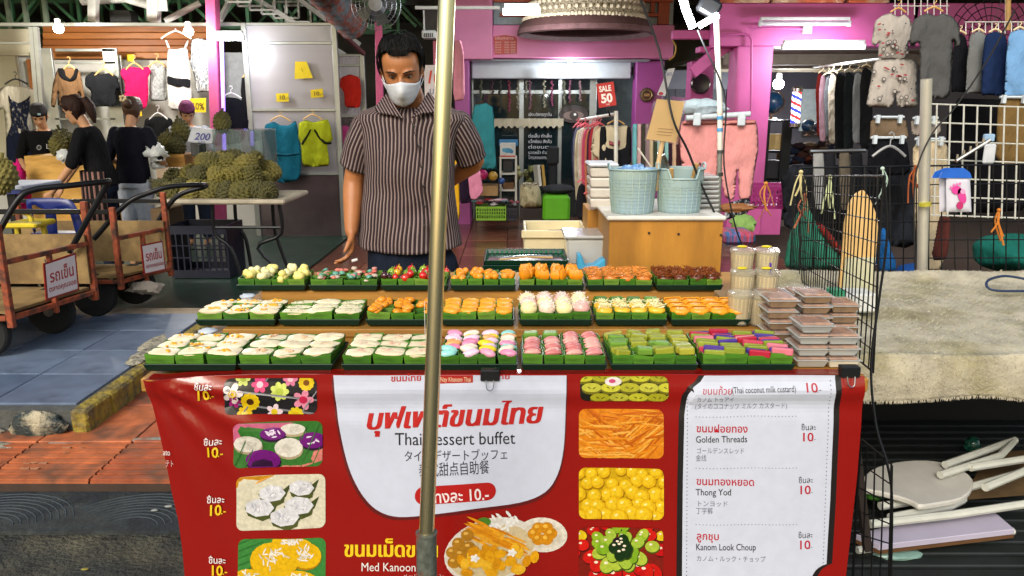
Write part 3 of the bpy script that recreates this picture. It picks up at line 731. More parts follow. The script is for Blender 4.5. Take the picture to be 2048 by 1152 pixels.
for rn, yf, dep, z0, py, trs in ROWS:
    for ti, (a, c, kind, ni, nj) in enumerate(trs):
        x0, x1 = P(a, py, yf).x + .003, P(c, py, yf).x - .003
        tr_ = root('dessert_tray', ((x0 + x1) / 2, yf + dep / 2, z0), 'dark green tray of %ss, %s in the %s row' % (KS[kind], ORD[ti], rn), 'tray', 'dark green dessert trays')
        tray_mesh(x0, x1, yf, dep, z0).build('tray_body', traym, tr_, bevel=.0015)
        wx, wy = (x1 - x0 - .004) / ni, (dep - .006) / nj
        for j in range(nj):
            for i in range(ni):
                cx, cy = x0 + .002 + wx * (i + .5), yf + .003 + wy * (j + .5); h = .030 if rn == 'front' else .027
                zz = z0 + .0095 + random.uniform(0, .0015)
                cu = root('leaf_cup', (cx, cy, zz), '%s cup, %s from front, %s from left, %s tray of %s row' % (KS[kind], RK[j], RK[i], ORD[ti], rn), 'dessert', '%s sweets, %s row' % (kind if kind not in ('plainw', 'speck') else 'white custard', rn))
                cupbox(cx, cy, wx * .985, wy * .985, zz, h).build('leaf_box', random.choice(leafm[:3] if rn == 'front' else leafm), cu)
                cu.rotation_euler = (random.uniform(-.05, .05), random.uniform(-.06, .06), random.uniform(-.08, .08)); cu.location.z += random.uniform(.0, .003)
                food(kind, cu, cx, cy, wx * .97, wy * .97, zz + h - .001, i, j, ni, nj)
# ---------------------------------------------------------------- banner
BY = 1.70
def bdisp(x, y):
    d = .004 * math.sin(x * .011 + 1) * min(1, max(0, (y - 760) / 150)) + .003 * nz(x * .006, y * .004, 2.)
    for ang, am, wd in ((14, .018, 15), (29, .024, 18), (47, .020, 16), (66, .015, 14)):   # folds fanning out of the tied top left corner
        dx, dy = x - 285, y - 742; r = math.hypot(dx, dy); q = dx * math.sin(R(ang)) - dy * math.cos(R(ang))
        if dx * math.cos(R(ang)) + dy * math.sin(R(ang)) > 0: d -= am * math.exp(-(q / (wd * (.25 + r / 260))) ** 2) * math.exp(-r / 210.) * min(1, r / 30)
    for y0, am, wd in ((782, .0035, 15), (815, -.0025, 18)): d -= am * math.exp(-((y - y0 - 4 * math.sin(x * .012)) / wd) ** 2)
    if x > 1380: d -= .006 * math.exp(-((y - 775 - (1700 - x) * .06) / 16) ** 2)
    d += .01 * max(0, (y - 900) / 400) * math.sin(x * .007 + .5)
    return d
def bsurf(x, y, l=0.):
    p = P(x, y, BY); t = bdisp(x, y)
    return Vector((p.x, BY + t - l, p.z))
bl = [(290, 757), (293, 770), (305, 812), (318, 860), (332, 920), (345, 985), (358, 1040), (366, 1095), (371, 1152), (380, 1240), (386, 1330)]
br = [(1683, 1330), (1688, 1230), (1693, 1152), (1706, 1040), (1716, 950), (1722, 860), (1727, 790), (1728, 752)]
outline = bl + br + [(1600, 750), (1400, 749), (1200, 748), (1000, 748), (700, 748), (450, 751)]
ban = root('banner', (0, BY, .05), 'glossy red vinyl menu banner hanging from the front of the dessert table', 'banner')
vo, fo, _ = fill(outline, 10); q = MB(); q.add([bsurf(x, y) for x, y in vo], fo)
q.add([bsurf(x, y, -.0012) for x, y in vo], [tuple(reversed(f)) for f in fo])
vin = M('red vinyl', '#80100b', .2, var=.06, scale=3, spec=.5, bump=.03, bscale=8, coat=.15)
q.build('vinyl', vin, ban, smooth=True, ang=180)
# the hem turned over the table edge
q = MB(); tp = [(x, y) for x, y in [(290 + i * (1438 / 40), 757 - 8 * min(1, i / 6)) for i in range(41)]]
rings = []
for k, (dy, dz) in enumerate(((0, 0), (.0005, .001), (.003, -.0005), (.012, -.004), (.05, -.004))):
    rings.append([bsurf(x, y) + Vector((0, dy + .0005, dz * (.6 if i < 3 else 1))) for i, (x, y) in enumerate(tp)])
n = len(tp); q.add([p for r_ in rings for p in r_], [(k * n + i, k * n + i + 1, k * n + n + i + 1, k * n + n + i) for k in range(4) for i in range(n - 1)])
q.build('hem', vin, ban, smooth=True, ang=180)
pb = Print(bsurf, .001)
# white tongue-shaped panel
def sc_(pts, k=4, closed=True): return [tuple(p) for p in catmull(pts, k, closed)]
wp = [(667, 750)] + sc_([(668, 762), (676, 835), (689, 905), (706, 955), (731, 997), (760, 1022), (800, 1032), (870, 1026), (950, 1016), (1040, 1005), (1090, 985), (1115, 950), (1127, 900), (1131, 830), (1133, 750)], 4, False)
pb.poly([(x - 4 if x < 900 else x + 2, y + 7) for x, y in wp], '#5a0a08', 1, 9)
pb.poly(wp, '#c4cadb', 2, 9)
for dx_ in (0, 1.4, 2.8, 4.2): pb.text('บุฟเฟ่ต์ขนมไทย', 728 + dx_, 858, 40, '#b3100e', 3 + dx_ * .05, bold=.006, shear=.22, rot=-.038, width=350)
pb.text('Thai dessert buffet', 790, 889, 25, '#15151c', 3, rot=-.012, width=240)
pb.text('タイのデザートブッフェ', 808, 920, 17, '#2c2c38', 3, rot=-.022, width=205)
pb.text('泰式甜点自助餐', 838, 950, 21, '#2c2c38', 3, rot=-.05, width=140)
cap_ = rrect(830, 972, 992, 1008, 18, 5, -.06); pb.poly(cap_, '#ad120e', 3, 14)
pb.text('กะทงละ 10.-', 841, 1005, 23, '#e9dedd', 4, rot=-.06, width=136, bold=.012)
pb.poly([(877, 750), (946, 750), (946, 764), (877, 766)], '#a8140e', 3, 10)
pb.text('Nay Khanom Thai', 881, 762, 9, '#e8c9a0', 4, width=60)
pb.text('ขนมไทย', 782, 762, 12, '#b3100e', 3, rot=-.03, width=60, bold=.02); pb.text('ไทย', 990, 757, 10, '#b3100e', 3, width=30, bold=.02)
pb.build('title_panel_print', ban, .3); pb = Print(bsurf, .001)
for dx_ in (0, 1.2, 2.4): pb.text('ขนมเม็ดขนุน', 687 + dx_, 1112, 30, '#e8c31a', 2 + dx_ * .05, bold=.004, width=185)
pb.text('Med Kanoon', 722, 1141, 17, '#e8e0dc', 2, width=108)
pb.text('メッド・カヌーン', 806, 1156, 9, '#d8b0a8', 2, width=80)
pb.build('heading_print', ban, .3)
for x, y in ((393, 776), (411, 887), (416, 1003), (420, 1122)):
    pb = Print(bsurf, .001); pb.text('ชิ้นละ', x, y, 12.5, '#e9dedd', 4, bold=.01, width=34); pb.text('10', x + 2, y + 24 if y > 800 else y + 21, 20, '#e8c31a', 4, bold=.02, width=22); pb.text('.-', x + 27, y + 23 if y > 800 else y + 20, 14, '#e8c31a', 2, bold=.01); pb.build('price_print', ban, .3)
pb = Print(bsurf, .001)
pb.text('ato', 328, 908, 12, '#e9dedd', 4, width=15); pb.text('テト', 332, 931, 11, '#d9b8b4', 2, width=16)
pb.build('name_print', ban, .3); pb = Print(bsurf, .001)
# white price list with its black edge
lp = [(1408, 750), (1400, 762), (1386, 772), (1374, 790), (1368, 830), (1365, 960), (1363, 1152), (1363, 1330), (1640, 1330), (1622, 1160)] + sc_([(1622, 1150), (1630, 1138), (1642, 1130), (1652, 1127)], 3, False) + [(1660, 1000), (1664, 900), (1668, 800), (1669, 750)]
pb.poly([(x - 11 if x < 1500 else x + 12, y) for x, y in lp], '#17100f', 1, 9); pb.poly(lp, '#c6ccdc', 2, 9)
RD, BK, GY = '#b3122a', '#1a1a22', '#6c7080'
pb.text('ขนมถ้วย', 1402, 785, 13, '#b3122a', 3, shear=.1, width=58); pb.text('(Thai coconut milk custard)', 1461, 783, 11.5, BK, 3, rot=-.02, width=127)
pb.text('10', 1605, 781, 17, RD, 3, bold=.01, width=22); pb.text('.-', 1630, 781, 12, GY, 3)
pb.text('カノム トゥアイ', 1391, 801, 9, GY, 3, width=73); pb.text('(タイのココナッツ ミルク カスタード)', 1389, 816, 9.5, GY, 3, width=184)
for yb, th, en, jp, zh in ((862, 'ขนมฝอยทอง', 'Golden Threads', 'ゴールデンスレッド', '金线'), (967, 'ขนมทองหยอด', 'Thong Yod', 'トンヨッド', '丁字裤'), (1076, 'ลูกชุบ', 'Kanom Look Choup', 'カノム・ルック・チョップ', '')):
    wd_ = {862: (102, 102, 94, 21), 967: (114, 70, 58, 33), 1076: (44, 118, 136, 10)}[yb]
    pb.text(th, 1391, yb, 14.5, RD, 3, bold=.014, width=wd_[0], rot=.01); pb.text(en, 1390, yb + 21, 13, BK, 3, bold=.004, width=wd_[1], rot=-.01)
    pb.text(jp, 1391, yb + 42, 9, GY, 3, width=wd_[2])
    if zh: pb.text(zh, 1390, yb + 57, 10, GY, 3, width=wd_[3])
    xo = {862: 0, 967: -6, 1076: -7}[yb]
    pb.text('ชิ้นละ', 1601 + xo, yb - 3, 11, BK, 3, width=29); pb.text('10', 1600 + xo, yb + 19, 17, RD, 3, bold=.012, width=21); pb.text('.-', 1623 + xo, yb + 19, 10, GY, 3)
for y in (832, 934, 1046):
    for i in range(30): pb.ell(1391 + i * 6.9, y - .03 * i + .8 * math.sin(i * .3), 1.1, 1.1, GY, 3, n=5)
for i in range(48):
    y = 790 + i * 7.6
    pb.ell(1374 - (y - 790) * .006, y, 1., 1.3, BK, 3, n=5); pb.ell(1659 - (y - 790) * .04, y - 30 + i * .3, 1., 1.3, BK, 3, n=5)
pb.build('price_list_print', ban, .3)
# eight printed food pictures
def photo(x0, y0, x1, y1, base, fn, sk=0.):
    pp = Print(bsurf, .0006); cl = rrect(x0, y0, x1, y1, 13, 4, sk); pp.poly(cl, base, 2, 14); fn(pp, cl, x0, y0, x1, y1); pp.build('printed_picture', ban, .3, 'photo print', .22, 110)
rnd = random.Random(3)
def f_flower(p, cl, x0, y0, x1, y1):
    for i in range(4): p.poly(clipc([(x0 - 30 + i * 58, y1 + 8), (x0 - 27 + i * 58, y1 + 8), (x0 + 33 + i * 58, y0 - 5), (x0 + 30 + i * 58, y0 - 5)], cl) or [(x0 + 20, y0 + 20)] * 3, '#8a8a90', 3)
    for i in range(3):
        g = clipc([(x0 - 5, y0 + 18 + i * 28), (x1, y0 + 42 + i * 28), (x1, y0 + 46 + i * 28), (x0 - 5, y0 + 22 + i * 28)], cl)
        if len(g) > 2: p.poly(g, '#77777c', 3)
    for cx, cy, r, pc, cc, n in ((468, 785, 20, '#e6d8d4', '#e0b818', 5), (502, 802, 18, '#e0be14', '#4a2a10', 12), (521, 768, 16, '#d9467e', '#f0c8d4', 6), (560, 782, 18, '#cdd86a', '#b4c24a', 7), (607, 799, 20, '#e08aa2', '#c2264e', 5), (549, 823, 16, '#e8d0d8', '#dcc020', 5), (613, 765, 15, '#dcbc1c', '#7a4a12', 12), (581, 758, 14, '#d97a9a', '#e8c0c8', 6), (490, 826, 14, '#d8b41a', '#e8d060', 8), (592, 829, 15, '#d8c01c', '#caa414', 9), (470, 802, 13, '#9c2470', '#e6d8d4', 5), (536, 838, 11, '#a42a6a', '#e8d0d8', 5), (487, 757, 14, '#c7d070', '#a8b848', 6)):
        for k in range(n): a = 6.283 * k / n; p.ell(cx + r * .62 * math.cos(a), cy + r * .62 * math.sin(a), r * .46, r * .34, pc, 4, a, cl, 9)
        p.ell(cx, cy, r * .42, r * .4, cc, 5, 0, cl, 10)
photo(450, 756, 634, 828, '#1c1a1e', f_flower)
def f_purple(p, cl, x0, y0, x1, y1):
    g = clipc([(x0, y0), (x0 + 120, y0), (x0, y0 + 46)], cl); p.poly(g, '#d06a8c', 3)
    g = clipc([(x0 + 80, y1 + 5), (x1, y1 - 42), (x1, y1 - 15), (x1 - 60, y1 + 5)], cl); p.poly(g, '#c9766a', 3)
    for k in range(9): p.poly(clipc([(x0 + k * 22, y1), (x0 + k * 22 + 2, y1), (x0 + k * 22 + 40, y0), (x0 + k * 22 + 38, y0)], cl) or [(x0 + 30, y0 + 30)] * 3, '#2f6a28', 3)
    for cx, cy, rx, ry, c in ((497, 887, 29, 17, 'w'), (547, 866, 26, 12, 'p'), (586, 858, 25, 11, 'w'), (527, 919, 35, 21, 'p'), (578, 894, 28, 19, 'w'), (626, 880, 27, 16, 'p')):
        p.ell(cx + 1, cy + 5, rx, ry, '#2a0a30' if c == 'p' else '#a89a78', 4, 0, cl, 18); p.ell(cx, cy, rx, ry, '#6a1070' if c == 'p' else '#d9d4c8', 5, 0, cl, 18)
        for k in range(9): a = rnd.uniform(0, 6.3); q_ = rnd.uniform(0, .55); p.ell(cx + rx * q_ * math.cos(a), cy + ry * q_ * math.sin(a), rx * .22, ry * .13, '#dcd0e0' if c == 'p' else '#c6c0b4', 6, rnd.uniform(-1, 1), cl, 7)
photo(468, 845, 645, 935, '#35702c', f_purple, -.02)
def f_cups(p, cl, x0, y0, x1, y1):
    p.poly(clipc([(x0, y0), (x0 + 80, y0 - 4), (x0 + 40, y0 + 14), (x0, y0 + 22)], cl), '#c98a1c', 3)
    for cx, cy, r in ((545, 985, 27), (603, 975, 26), (520, 1013, 30), (598, 1010, 30), (570, 1032, 30)):
        p.poly(clipc([(cx - r, cy), (cx + r, cy), (cx + r * .85, cy + 19), (cx + r * .2, cy + 27), (cx - r * .75, cy + 17)], cl), '#4a5024', 4)
        p.poly(clipc([(cx + r * .5, cy), (cx + r * 1.35, cy - 18), (cx + r, cy + 8)], cl), '#3e481f', 4)
        h = [(cx + r * math.cos(6.283 * k / 7), cy + .62 * r * math.sin(6.283 * k / 7)) for k in range(7)]; p.poly(clipc(h, cl), '#d2d2d6', 5)
        for k in range(14): a = rnd.uniform(0, 6.3); t = rnd.uniform(0, .7); p.ell(cx + r * t * math.cos(a), cy + r * .55 * t * math.sin(a), 5, 1., '#b4b6c0' if k % 2 else '#ececf0', 6, rnd.uniform(0, 3), cl, 6)
photo(474, 952, 651, 1060, '#d3cdb4', f_cups, -.03)
def f_yellow(p, cl, x0, y0, x1, y1):
    for k in range(6): p.poly(clipc([(x0, y0 + 8 + k * 14), (x0 + 50, y0 - 10 + k * 14), (x0 + 50, y0 - 8 + k * 14), (x0, y0 + 11 + k * 14)], cl) or [(x0 + 20, y0 + 20)] * 3, '#2a6a2c', 3)
    for cx, cy, rx, ry in ((585, 1083, 40, 12), (612, 1108, 32, 26), (550, 1118, 48, 36), (500, 1152, 30, 18), (600, 1160, 40, 22)):
        p.ell(cx, cy + 4, rx, ry, '#a87808', 4, 0, cl, 18); p.ell(cx, cy, rx, ry, '#dcae10', 5, .1, cl, 18)
        for k in range(24): a = rnd.uniform(0, 6.3); t = rnd.uniform(0, .62); p.ell(cx + rx * t * math.cos(a), cy - 3 + ry * t * math.sin(a), 7, 1.6, '#e6e2da' if k % 3 else '#cfc8b8', 6, rnd.uniform(0, 3), cl, 6)
photo(478, 1076, 652, 1200, '#3a8038', f_yellow, -.01)
def f_jar(p, cl, x0, y0, x1, y1):
    for k in range(15):
        cx, cy = x0 + 6 + (k % 5) * 38 + (k // 5) * 17, y0 + 2 + (k // 5) * 20; p.ell(cx, cy + 4, 20, 10, '#6a6414', 4, 0, cl, 14); p.ell(cx, cy, 20, 9, ('#c2c032', '#a8a524', '#b8b63a')[k % 3], 5, 0, cl, 14)
        p.ell(cx - 5, cy, 4, 1, '#4a4a10', 6, .5, cl, 6); p.ell(cx + 5, cy + 1, 4, 1, '#4a4a10', 6, -.6, cl, 6)
    p.ell(1226, 762, 17, 9, '#e6dfda', 7, 0, cl); p.ell(1224, 761, 7, 4, '#c94a7a', 8, 0, cl)
photo(1160, 752, 1336, 802, '#1c1d14', f_jar)
def f_thread(p, cl, x0, y0, x1, y1):
    for k in range(150):
        a = rnd.uniform(-.25, .45) if k % 2 else rnd.uniform(.5, .9); cx, cy = rnd.uniform(x0, x1), rnd.uniform(y0, y1)
        if cx > (x0 + x1) / 2: a = -a
        p.ell(cx, cy, rnd.uniform(18, 45), rnd.uniform(1, 2.6), rnd.choice(('#c96a10', '#e39a2e', '#d98420', '#eaaa48', '#b85a0c', '#e08a1a')), 3 + k % 4, a, cl, 8)
photo(1158, 819, 1327, 917, '#d98018', f_thread)
def f_drops(p, cl, x0, y0, x1, y1):
    for r_ in range(5):
        for k in range(8):
            cx, cy = x0 + 4 + k * 25 + (r_ % 2) * 12 + rnd.uniform(-5, 5), y0 + 8 + r_ * 22 + rnd.uniform(-5, 5); r = 11 + r_ * 1.3 + rnd.uniform(0, 3)
            q_ = 3 + r_ * 1.2 + (k % 2) * .6; p.ell(cx + 1, cy + 2, r * 1.04, r * 1.04, '#9a6e04', q_, 0, cl); p.ell(cx, cy, r, r * .95, '#d8aa10', q_ + .2, 0, cl); p.ell(cx - 1, cy - 2, r * .75, r * .7, '#e4bc20', q_ + .4, 0, cl); p.ell(cx - r * .25, cy - r * .35, r * .22, r * .15, '#f2e088', q_ + .5, -.5, cl, 8)
photo(1158, 937, 1327, 1038, '#c9a010', f_drops)
def f_fruit(p, cl, x0, y0, x1, y1):
    cx0, cy0 = (x0 + x1) / 2, y0 + 38
    for ring, (rr, cols) in enumerate(((95, ('#c41410', '#d8b818')), (72, ('#b80e10', '#c81a12')), (52, ('#8aac24', '#a8bc3c')), (34, ('#7aa420', '#9cb83a')), (12, ('#14300e', '#2a1020', '#1c4a14')))):
        for k in range(16 - ring * 2):
            a = 6.283 * k / (16 - ring * 2) + ring * .3 + rnd.uniform(-.25, .25); cx, cy = cx0 + (rr + rnd.uniform(-12, 12)) * math.cos(a), cy0 + (rr * .72 + rnd.uniform(-8, 8)) * math.sin(a); r = 9 + max(0, (cy - y0)) * .07
            c = rnd.choice(cols); p.ell(cx + 1, cy + 2, r * 1.3, r * 1.08, '#4a0c08' if ring < 2 else '#3a5010', 2.9 + ring * .8, a, cl); p.ell(cx, cy, r * 1.25, r, c, 3 + ring * .8, a, cl); p.ell(cx - 3, cy - 4, r * .3, r * .2, '#f0e0c8', 3.4 + ring * .8, 0, cl, 7)
photo(1158, 1056, 1326, 1200, '#7a1a10', f_fruit)
# plate pictures printed without frame
pp = Print(bsurf, .0006)
pp.ell(1085, 1071, 50, 35, '#d9d2c4', 2, .1, None, 24); pp.ell(1085, 1071, 40, 26, '#cfc6b4', 3, .1, None, 20)
for k in range(6): a = 1.047 * k; pp.ell(1085 + 17 * math.cos(a), 1068 + 13 * math.sin(a), 13, 12, '#c98412', 4 + .2 * k); pp.ell(1082 + 17 * math.cos(a), 1064 + 13 * math.sin(a), 5, 4, '#e6b040', 6, 0, None, 8)
pp.ell(983, 1100, 96, 64, '#d6cfc4', 3, -.25, None, 30); pp.ell(983, 1104, 86, 54, '#cbb890', 3.6, -.25, None, 26)
for k in range(20): pp.ell(1012 + rnd.gauss(0, 14), 1046 + rnd.gauss(0, 8), 9, 3, '#e4e2dc', 4.4, rnd.uniform(0, 3), None, 6)
pp.ell(968, 1042, 14, 9, '#4a7a24', 4.5)
for k in range(60): a = rnd.uniform(-.2, .9); t = rnd.uniform(0, 1); pp.ell(950 + 90 * t + rnd.gauss(0, 8), 1060 + 34 * t + rnd.gauss(0, 9), 24, 2.4, rnd.choice(('#d98c14', '#e3a024', '#c97a0c')), 5 + .02 * k, .42, None, 8)
for cx, cy in ((935, 1068), (917, 1084), (905, 1102), (922, 1106), (938, 1092), (908, 1122), (928, 1124), (946, 1110)): pp.ell(cx, cy, 13, 12, '#a8741c', 6.4); pp.ell(cx - 3, cy - 4, 5, 3, '#d8a850', 6.7, 0, None, 8)
for k in range(36): cx, cy = 985 + rnd.gauss(0, 36), 1118 + rnd.gauss(0, 14); pp.ell(cx, cy, 13, 9, rnd.choice(('#dfa014', '#d08c0c', '#e6b02a')), 7 + .02 * k, rnd.uniform(0, 3), None, 9)
for cx, cy in ((1024, 1104), (950, 1114)):
    for k in range(5): pp.ell(cx + 5 * math.cos(k * 1.257), cy + 4 * math.sin(k * 1.257), 5, 3.4, '#ecebe6', 8.2, k * 1.257, None, 8)
pp.build('printed_plate', ban, .3, 'photo print', .22, 110)
# binder clips
for (x, y, lb) in ((980, 752, 'black binder clip with wire loops gripping the banner above the Thai title'), (1701, 745, 'black binder clip at the right end of the banner')):
    p = P(x, y, BY - .006); cr = root('binder_clip', p, lb, 'clip')
    q = MB(); q.prism([(-.022, -.012), (.022, -.012), (.022, .014), (-.022, .014)], lambda a: p + Vector((a[0], -.004, a[1])), lambda a: p + Vector((a[0], .018 - a[1] * -.2, a[1]))); q.build('clip_body', M('clip black', '#101214', .35), cr, bevel=.002)
    q = MB(); q.tube(catmull([p + Vector((-.009, -.006, -.008)), p + Vector((-.007, -.012, -.026)), p + Vector((0, -.013, -.031)), p + Vector((.007, -.012, -.026)), p + Vector((.009, -.006, -.008))], 3, False), .0012, 5); q.build('wire_loop', M('steel wire', '#a8a8a8', .25, metal=1), cr, smooth=True)
# ---------------------------------------------------------------- umbrella pole in front
pr_ = root('umbrella_pole', (P(853, 1152, 1.36).x, 1.36, -.05), 'tall brass-coloured metal pole in a rusty grey pipe socket in front of the stall', 'pole')
pa, pb_ = P(853, 1070, 1.36), P(896, -60, 1.40); d = (pb_ - pa)
q = MB(); q.tube([pa + d * t for t in (-.02, .3, .6, 1.0, 1.3)], .0147, 24)
q.build('pole_shaft', M('brass', '#ece0b4', .25, metal=1., var=.1, scale=3, stretch=(1, 1, .05), bump=.03, bscale=10), pr_, smooth=True)
ba = pa - d * .62; ba.z = -.05
q = MB(); q.lathe([(.0185, 0), (.0185, .0), (.0195, .002), (.0195, -.02)][:1] + [(.0192, -.001)], pa, 4) if False else None
d2 = (Vector((pa.x - .012, 1.352, -.05)) - pa)
q.tube([pa + Vector((0, 0, .004)), pa + d2 * .1, pa + d2 * .5, pa + d2], [.0198, .0202, .0202, .0202], 20)
q.tube([pa + Vector((0, 0, .003)), pa + Vector((0, 0, .006)) ], .0212, 20)
q.build('socket_pipe', M('rusty pipe', '#5c6158', .6, metal=.35, col2='#8a3a22', scale=26, th=.66, var=.4, bump=.4, bdist=.004), pr_, smooth=True)
q = MB(); fb(q, 848, 603, 851, 680, 1.385, .002); q.build('sticker', M('stickr', '#d8d8d0', .5), pr_)
q = MB(); q.lathe([(.13, 0), (.13, .05), (.05, .07), (.03, .075)], (pa.x - .012, 1.352, -.048), 24); q.build('base', M('base conc', '#6a6a64', .9, bump=.4), pr_, smooth=True)
# ================================================================ people
def remesh(mb, name, m, parent, vox=.006, sm=6, fac=.5):
    me = mb.mesh(); o = bpy.data.objects.new('tmp', me); sc.collection.objects.link(o)
    r = o.modifiers.new('r', 'REMESH'); r.mode = 'VOXEL'; r.voxel_size = vox; r.use_smooth_shade = True
    s = o.modifiers.new('s', 'SMOOTH'); s.iterations = sm; s.factor = fac
    dg = bpy.context.evaluated_depsgraph_get(); dg.update(); me2 = bpy.data.meshes.new_from_object(o.evaluated_get(dg))
    bpy.data.objects.remove(o); bpy.data.meshes.remove(me)
    for p in me2.polygons: p.use_smooth = True
    return link(name, me2, m, parent)
def limb(mb, pts, rs, n=12):
    mb.tube(catmull([tuple(p) for p in pts], 3, False) if len(pts) > 2 else pts, np.interp(np.linspace(0, len(pts) - 1, (len(pts) - 1) * 3 + 1), range(len(pts)), rs).tolist() if len(pts) > 2 else rs, n)
    mb.ell(pts[0], rs[0] * .98, n, 8); mb.ell(pts[-1], rs[-1] * .98, n, 8)
HP = [(0.000, .022, .076, .004), (.010, .040, .085, .016), (.035, .052, .088, .035), (.060, .060, .087, .055), (.085, .066, .086, .075), (.115, .071, .086, .088), (.135, .073, .091, .092), (.165, .075, .089, .094), (.190, .072, .080, .090), (.212, .061, .060, .075), (.228, .040, .036, .045), (.2355, .004, .004, .005)]
def hp(t, g=0.):
    z = min(max(t, 0), .2355); c = [np.interp(z, [h[0] for h in HP], [h[k] for h in HP]) for k in (1, 2, 3)]
    return c[0] + g, c[1] + g, c[2] + g
def hpt(th, t, g=0., e=2.25):
    "point on the head surface: th 0 = towards +x, 90deg = front (-y)"
    a, f, bk = hp(t, g); c, s = math.cos(th), math.sin(th); k = (abs(c) ** e + abs(s) ** e) ** (-1 / e)
    return Vector((a * c * k, -(f if s > 0 else bk) * s * k, t + (g * max(0, (t - .2) / .035) if t > .2 else 0)))
def head_mb(mb, T):
    n = 28; q = MB(); zs = [.0, .005, .012, .025, .04, .055, .07, .085, .1, .112, .124, .136, .15, .165, .18, .195, .207, .217, .225, .231, .2355]
    rings = []
    for z in zs:
        rg = []
        for j in range(n):
            p = hpt(2 * math.pi * j / n, z)
            for sx in (-1, 1):
                d = ((p.x - sx * .031) / .017) ** 2 + ((z - .117) / .012) ** 2
                if p.y < 0 and d < 4: p.y += .011 * math.exp(-d)
            rg.append(T @ p)
        rings.append(rg)
    q.loft(rings); mb.v, mb.f = mb.v, mb.f; mb.add(q.v, q.f)
    tv = lambda *p: T @ Vector(p)
    mb.tube([tv(0, -.083, .125), tv(0, -.097, .098), tv(0, -.106, .082), tv(0, -.094, .074)], [.007, .009, .014, .008], 10); mb.ell(tv(0, -.100, .082), .014, 10, 7)
    for s in (-1, 1):
        mb.tube([tv(s * .012, -.088, .131), tv(s * .03, -.089, .136), tv(s * .052, -.076, .132)], [.006, .0075, .005], 8)
        e = MB(); e.ell((0, 0, 0), (.009, .02, .031), 10, 8, Matrix.Rotation(s * .35, 4, 'Z')); mb.add([T @ Vector((v[0] + s * .077, v[1] + .012, v[2] + .108)) for v in e.v], e.f)
def eyes(T, par, open_=1.):
    for s in (-1, 1):
        q = MB(); q.ell(T @ Vector((s * .031, -.0735, .117)), (.0125, .0105, .0075 * open_ + .001), 12, 8); q.build('eye', M('eyewhite', '#c9b8a8', .2, var=.05), par, smooth=True)
        q = MB(); q.ell(T @ Vector((s * .031, -.0825, .1165)), (.0058, .003, .0058), 10, 6); q.build('iris', M('iris', '#120a08', .1), par, smooth=True)
        q = MB(); q.tube([T @ Vector((s * x, y, z)) for x, y, z in ((.017, -.083, .117), (.024, -.0865, .123), (.033, -.0865, .1245), (.041, -.082, .122), (.046, -.076, .117))], [.0015, .0026, .003, .0026, .0015], 6); q.build('eyelid', M('lid', '#4a2c1c', .5), par, smooth=True)
        q = MB(); q.tube([T @ Vector((s * x, y, z)) for x, y, z in ((.011, -.0935, .131), (.022, -.0955, .1365), (.036, -.0935, .1395), (.05, -.083, .1375), (.057, -.074, .133))], [.002, .0042, .0042, .003, .001], 7, squash=.6); q.build('eyebrow', M('brow', '#17100d', .8), par, smooth=True)
def hair_mb(T, line, thick, n=48, k=14, seed=0., top=.02):
    "line(th) = height of the hairline; thick(th,t) = thickness"
    rings = []
    q = MB(); grid = []
    for j in range(n):
        th = 2 * math.pi * j / n; col = []; t0 = line(th)
        for i in range(k + 1):
            s = i / k; t = t0 + (.2355 - t0) * (s ** .85)
            g = thick(th, t) * min(1, .15 + 3.2 * s) if s < 1 else top
            g += .0035 * nz(th * 7 + seed, t * 14, seed) * min(1, s * 4)
            p = hpt(th, min(t, .2354), g)
            if i == k: p = Vector((0, 0, .2355 + top))
            elif t > .205: p.z += top * ((t - .205) / .0305) * .9
            col.append(T @ p)
        grid.append(col)
    vs = [p for c in grid for p in c]; m = k + 1
    q.add(vs, [(j * m + i, ((j + 1) % n) * m + i, ((j + 1) % n) * m + i + 1, j * m + i + 1) for j in range(n) for i in range(k)])
    lo = [(grid[j][0]) for j in range(n)]; return q
hairm = M('black hair', '#0a0807', .62, spec=.15, var=.4, scale=40, stretch=(1, 1, .25), bump=1., bscale=90, bdist=.008)
brownhair = M('brown hair', '#2a1711', .6, spec=.2, var=.4, scale=40, stretch=(1, 1, .25), bump=1., bscale=90, bdist=.008)
skinm = M('tan skin', '#a2683c', .5, var=.1, scale=14, bump=.12, bscale=120, bdist=.002, sss=.12); skin2 = M('light skin', '#b98a66', .5, var=.08, scale=14, sss=.12)
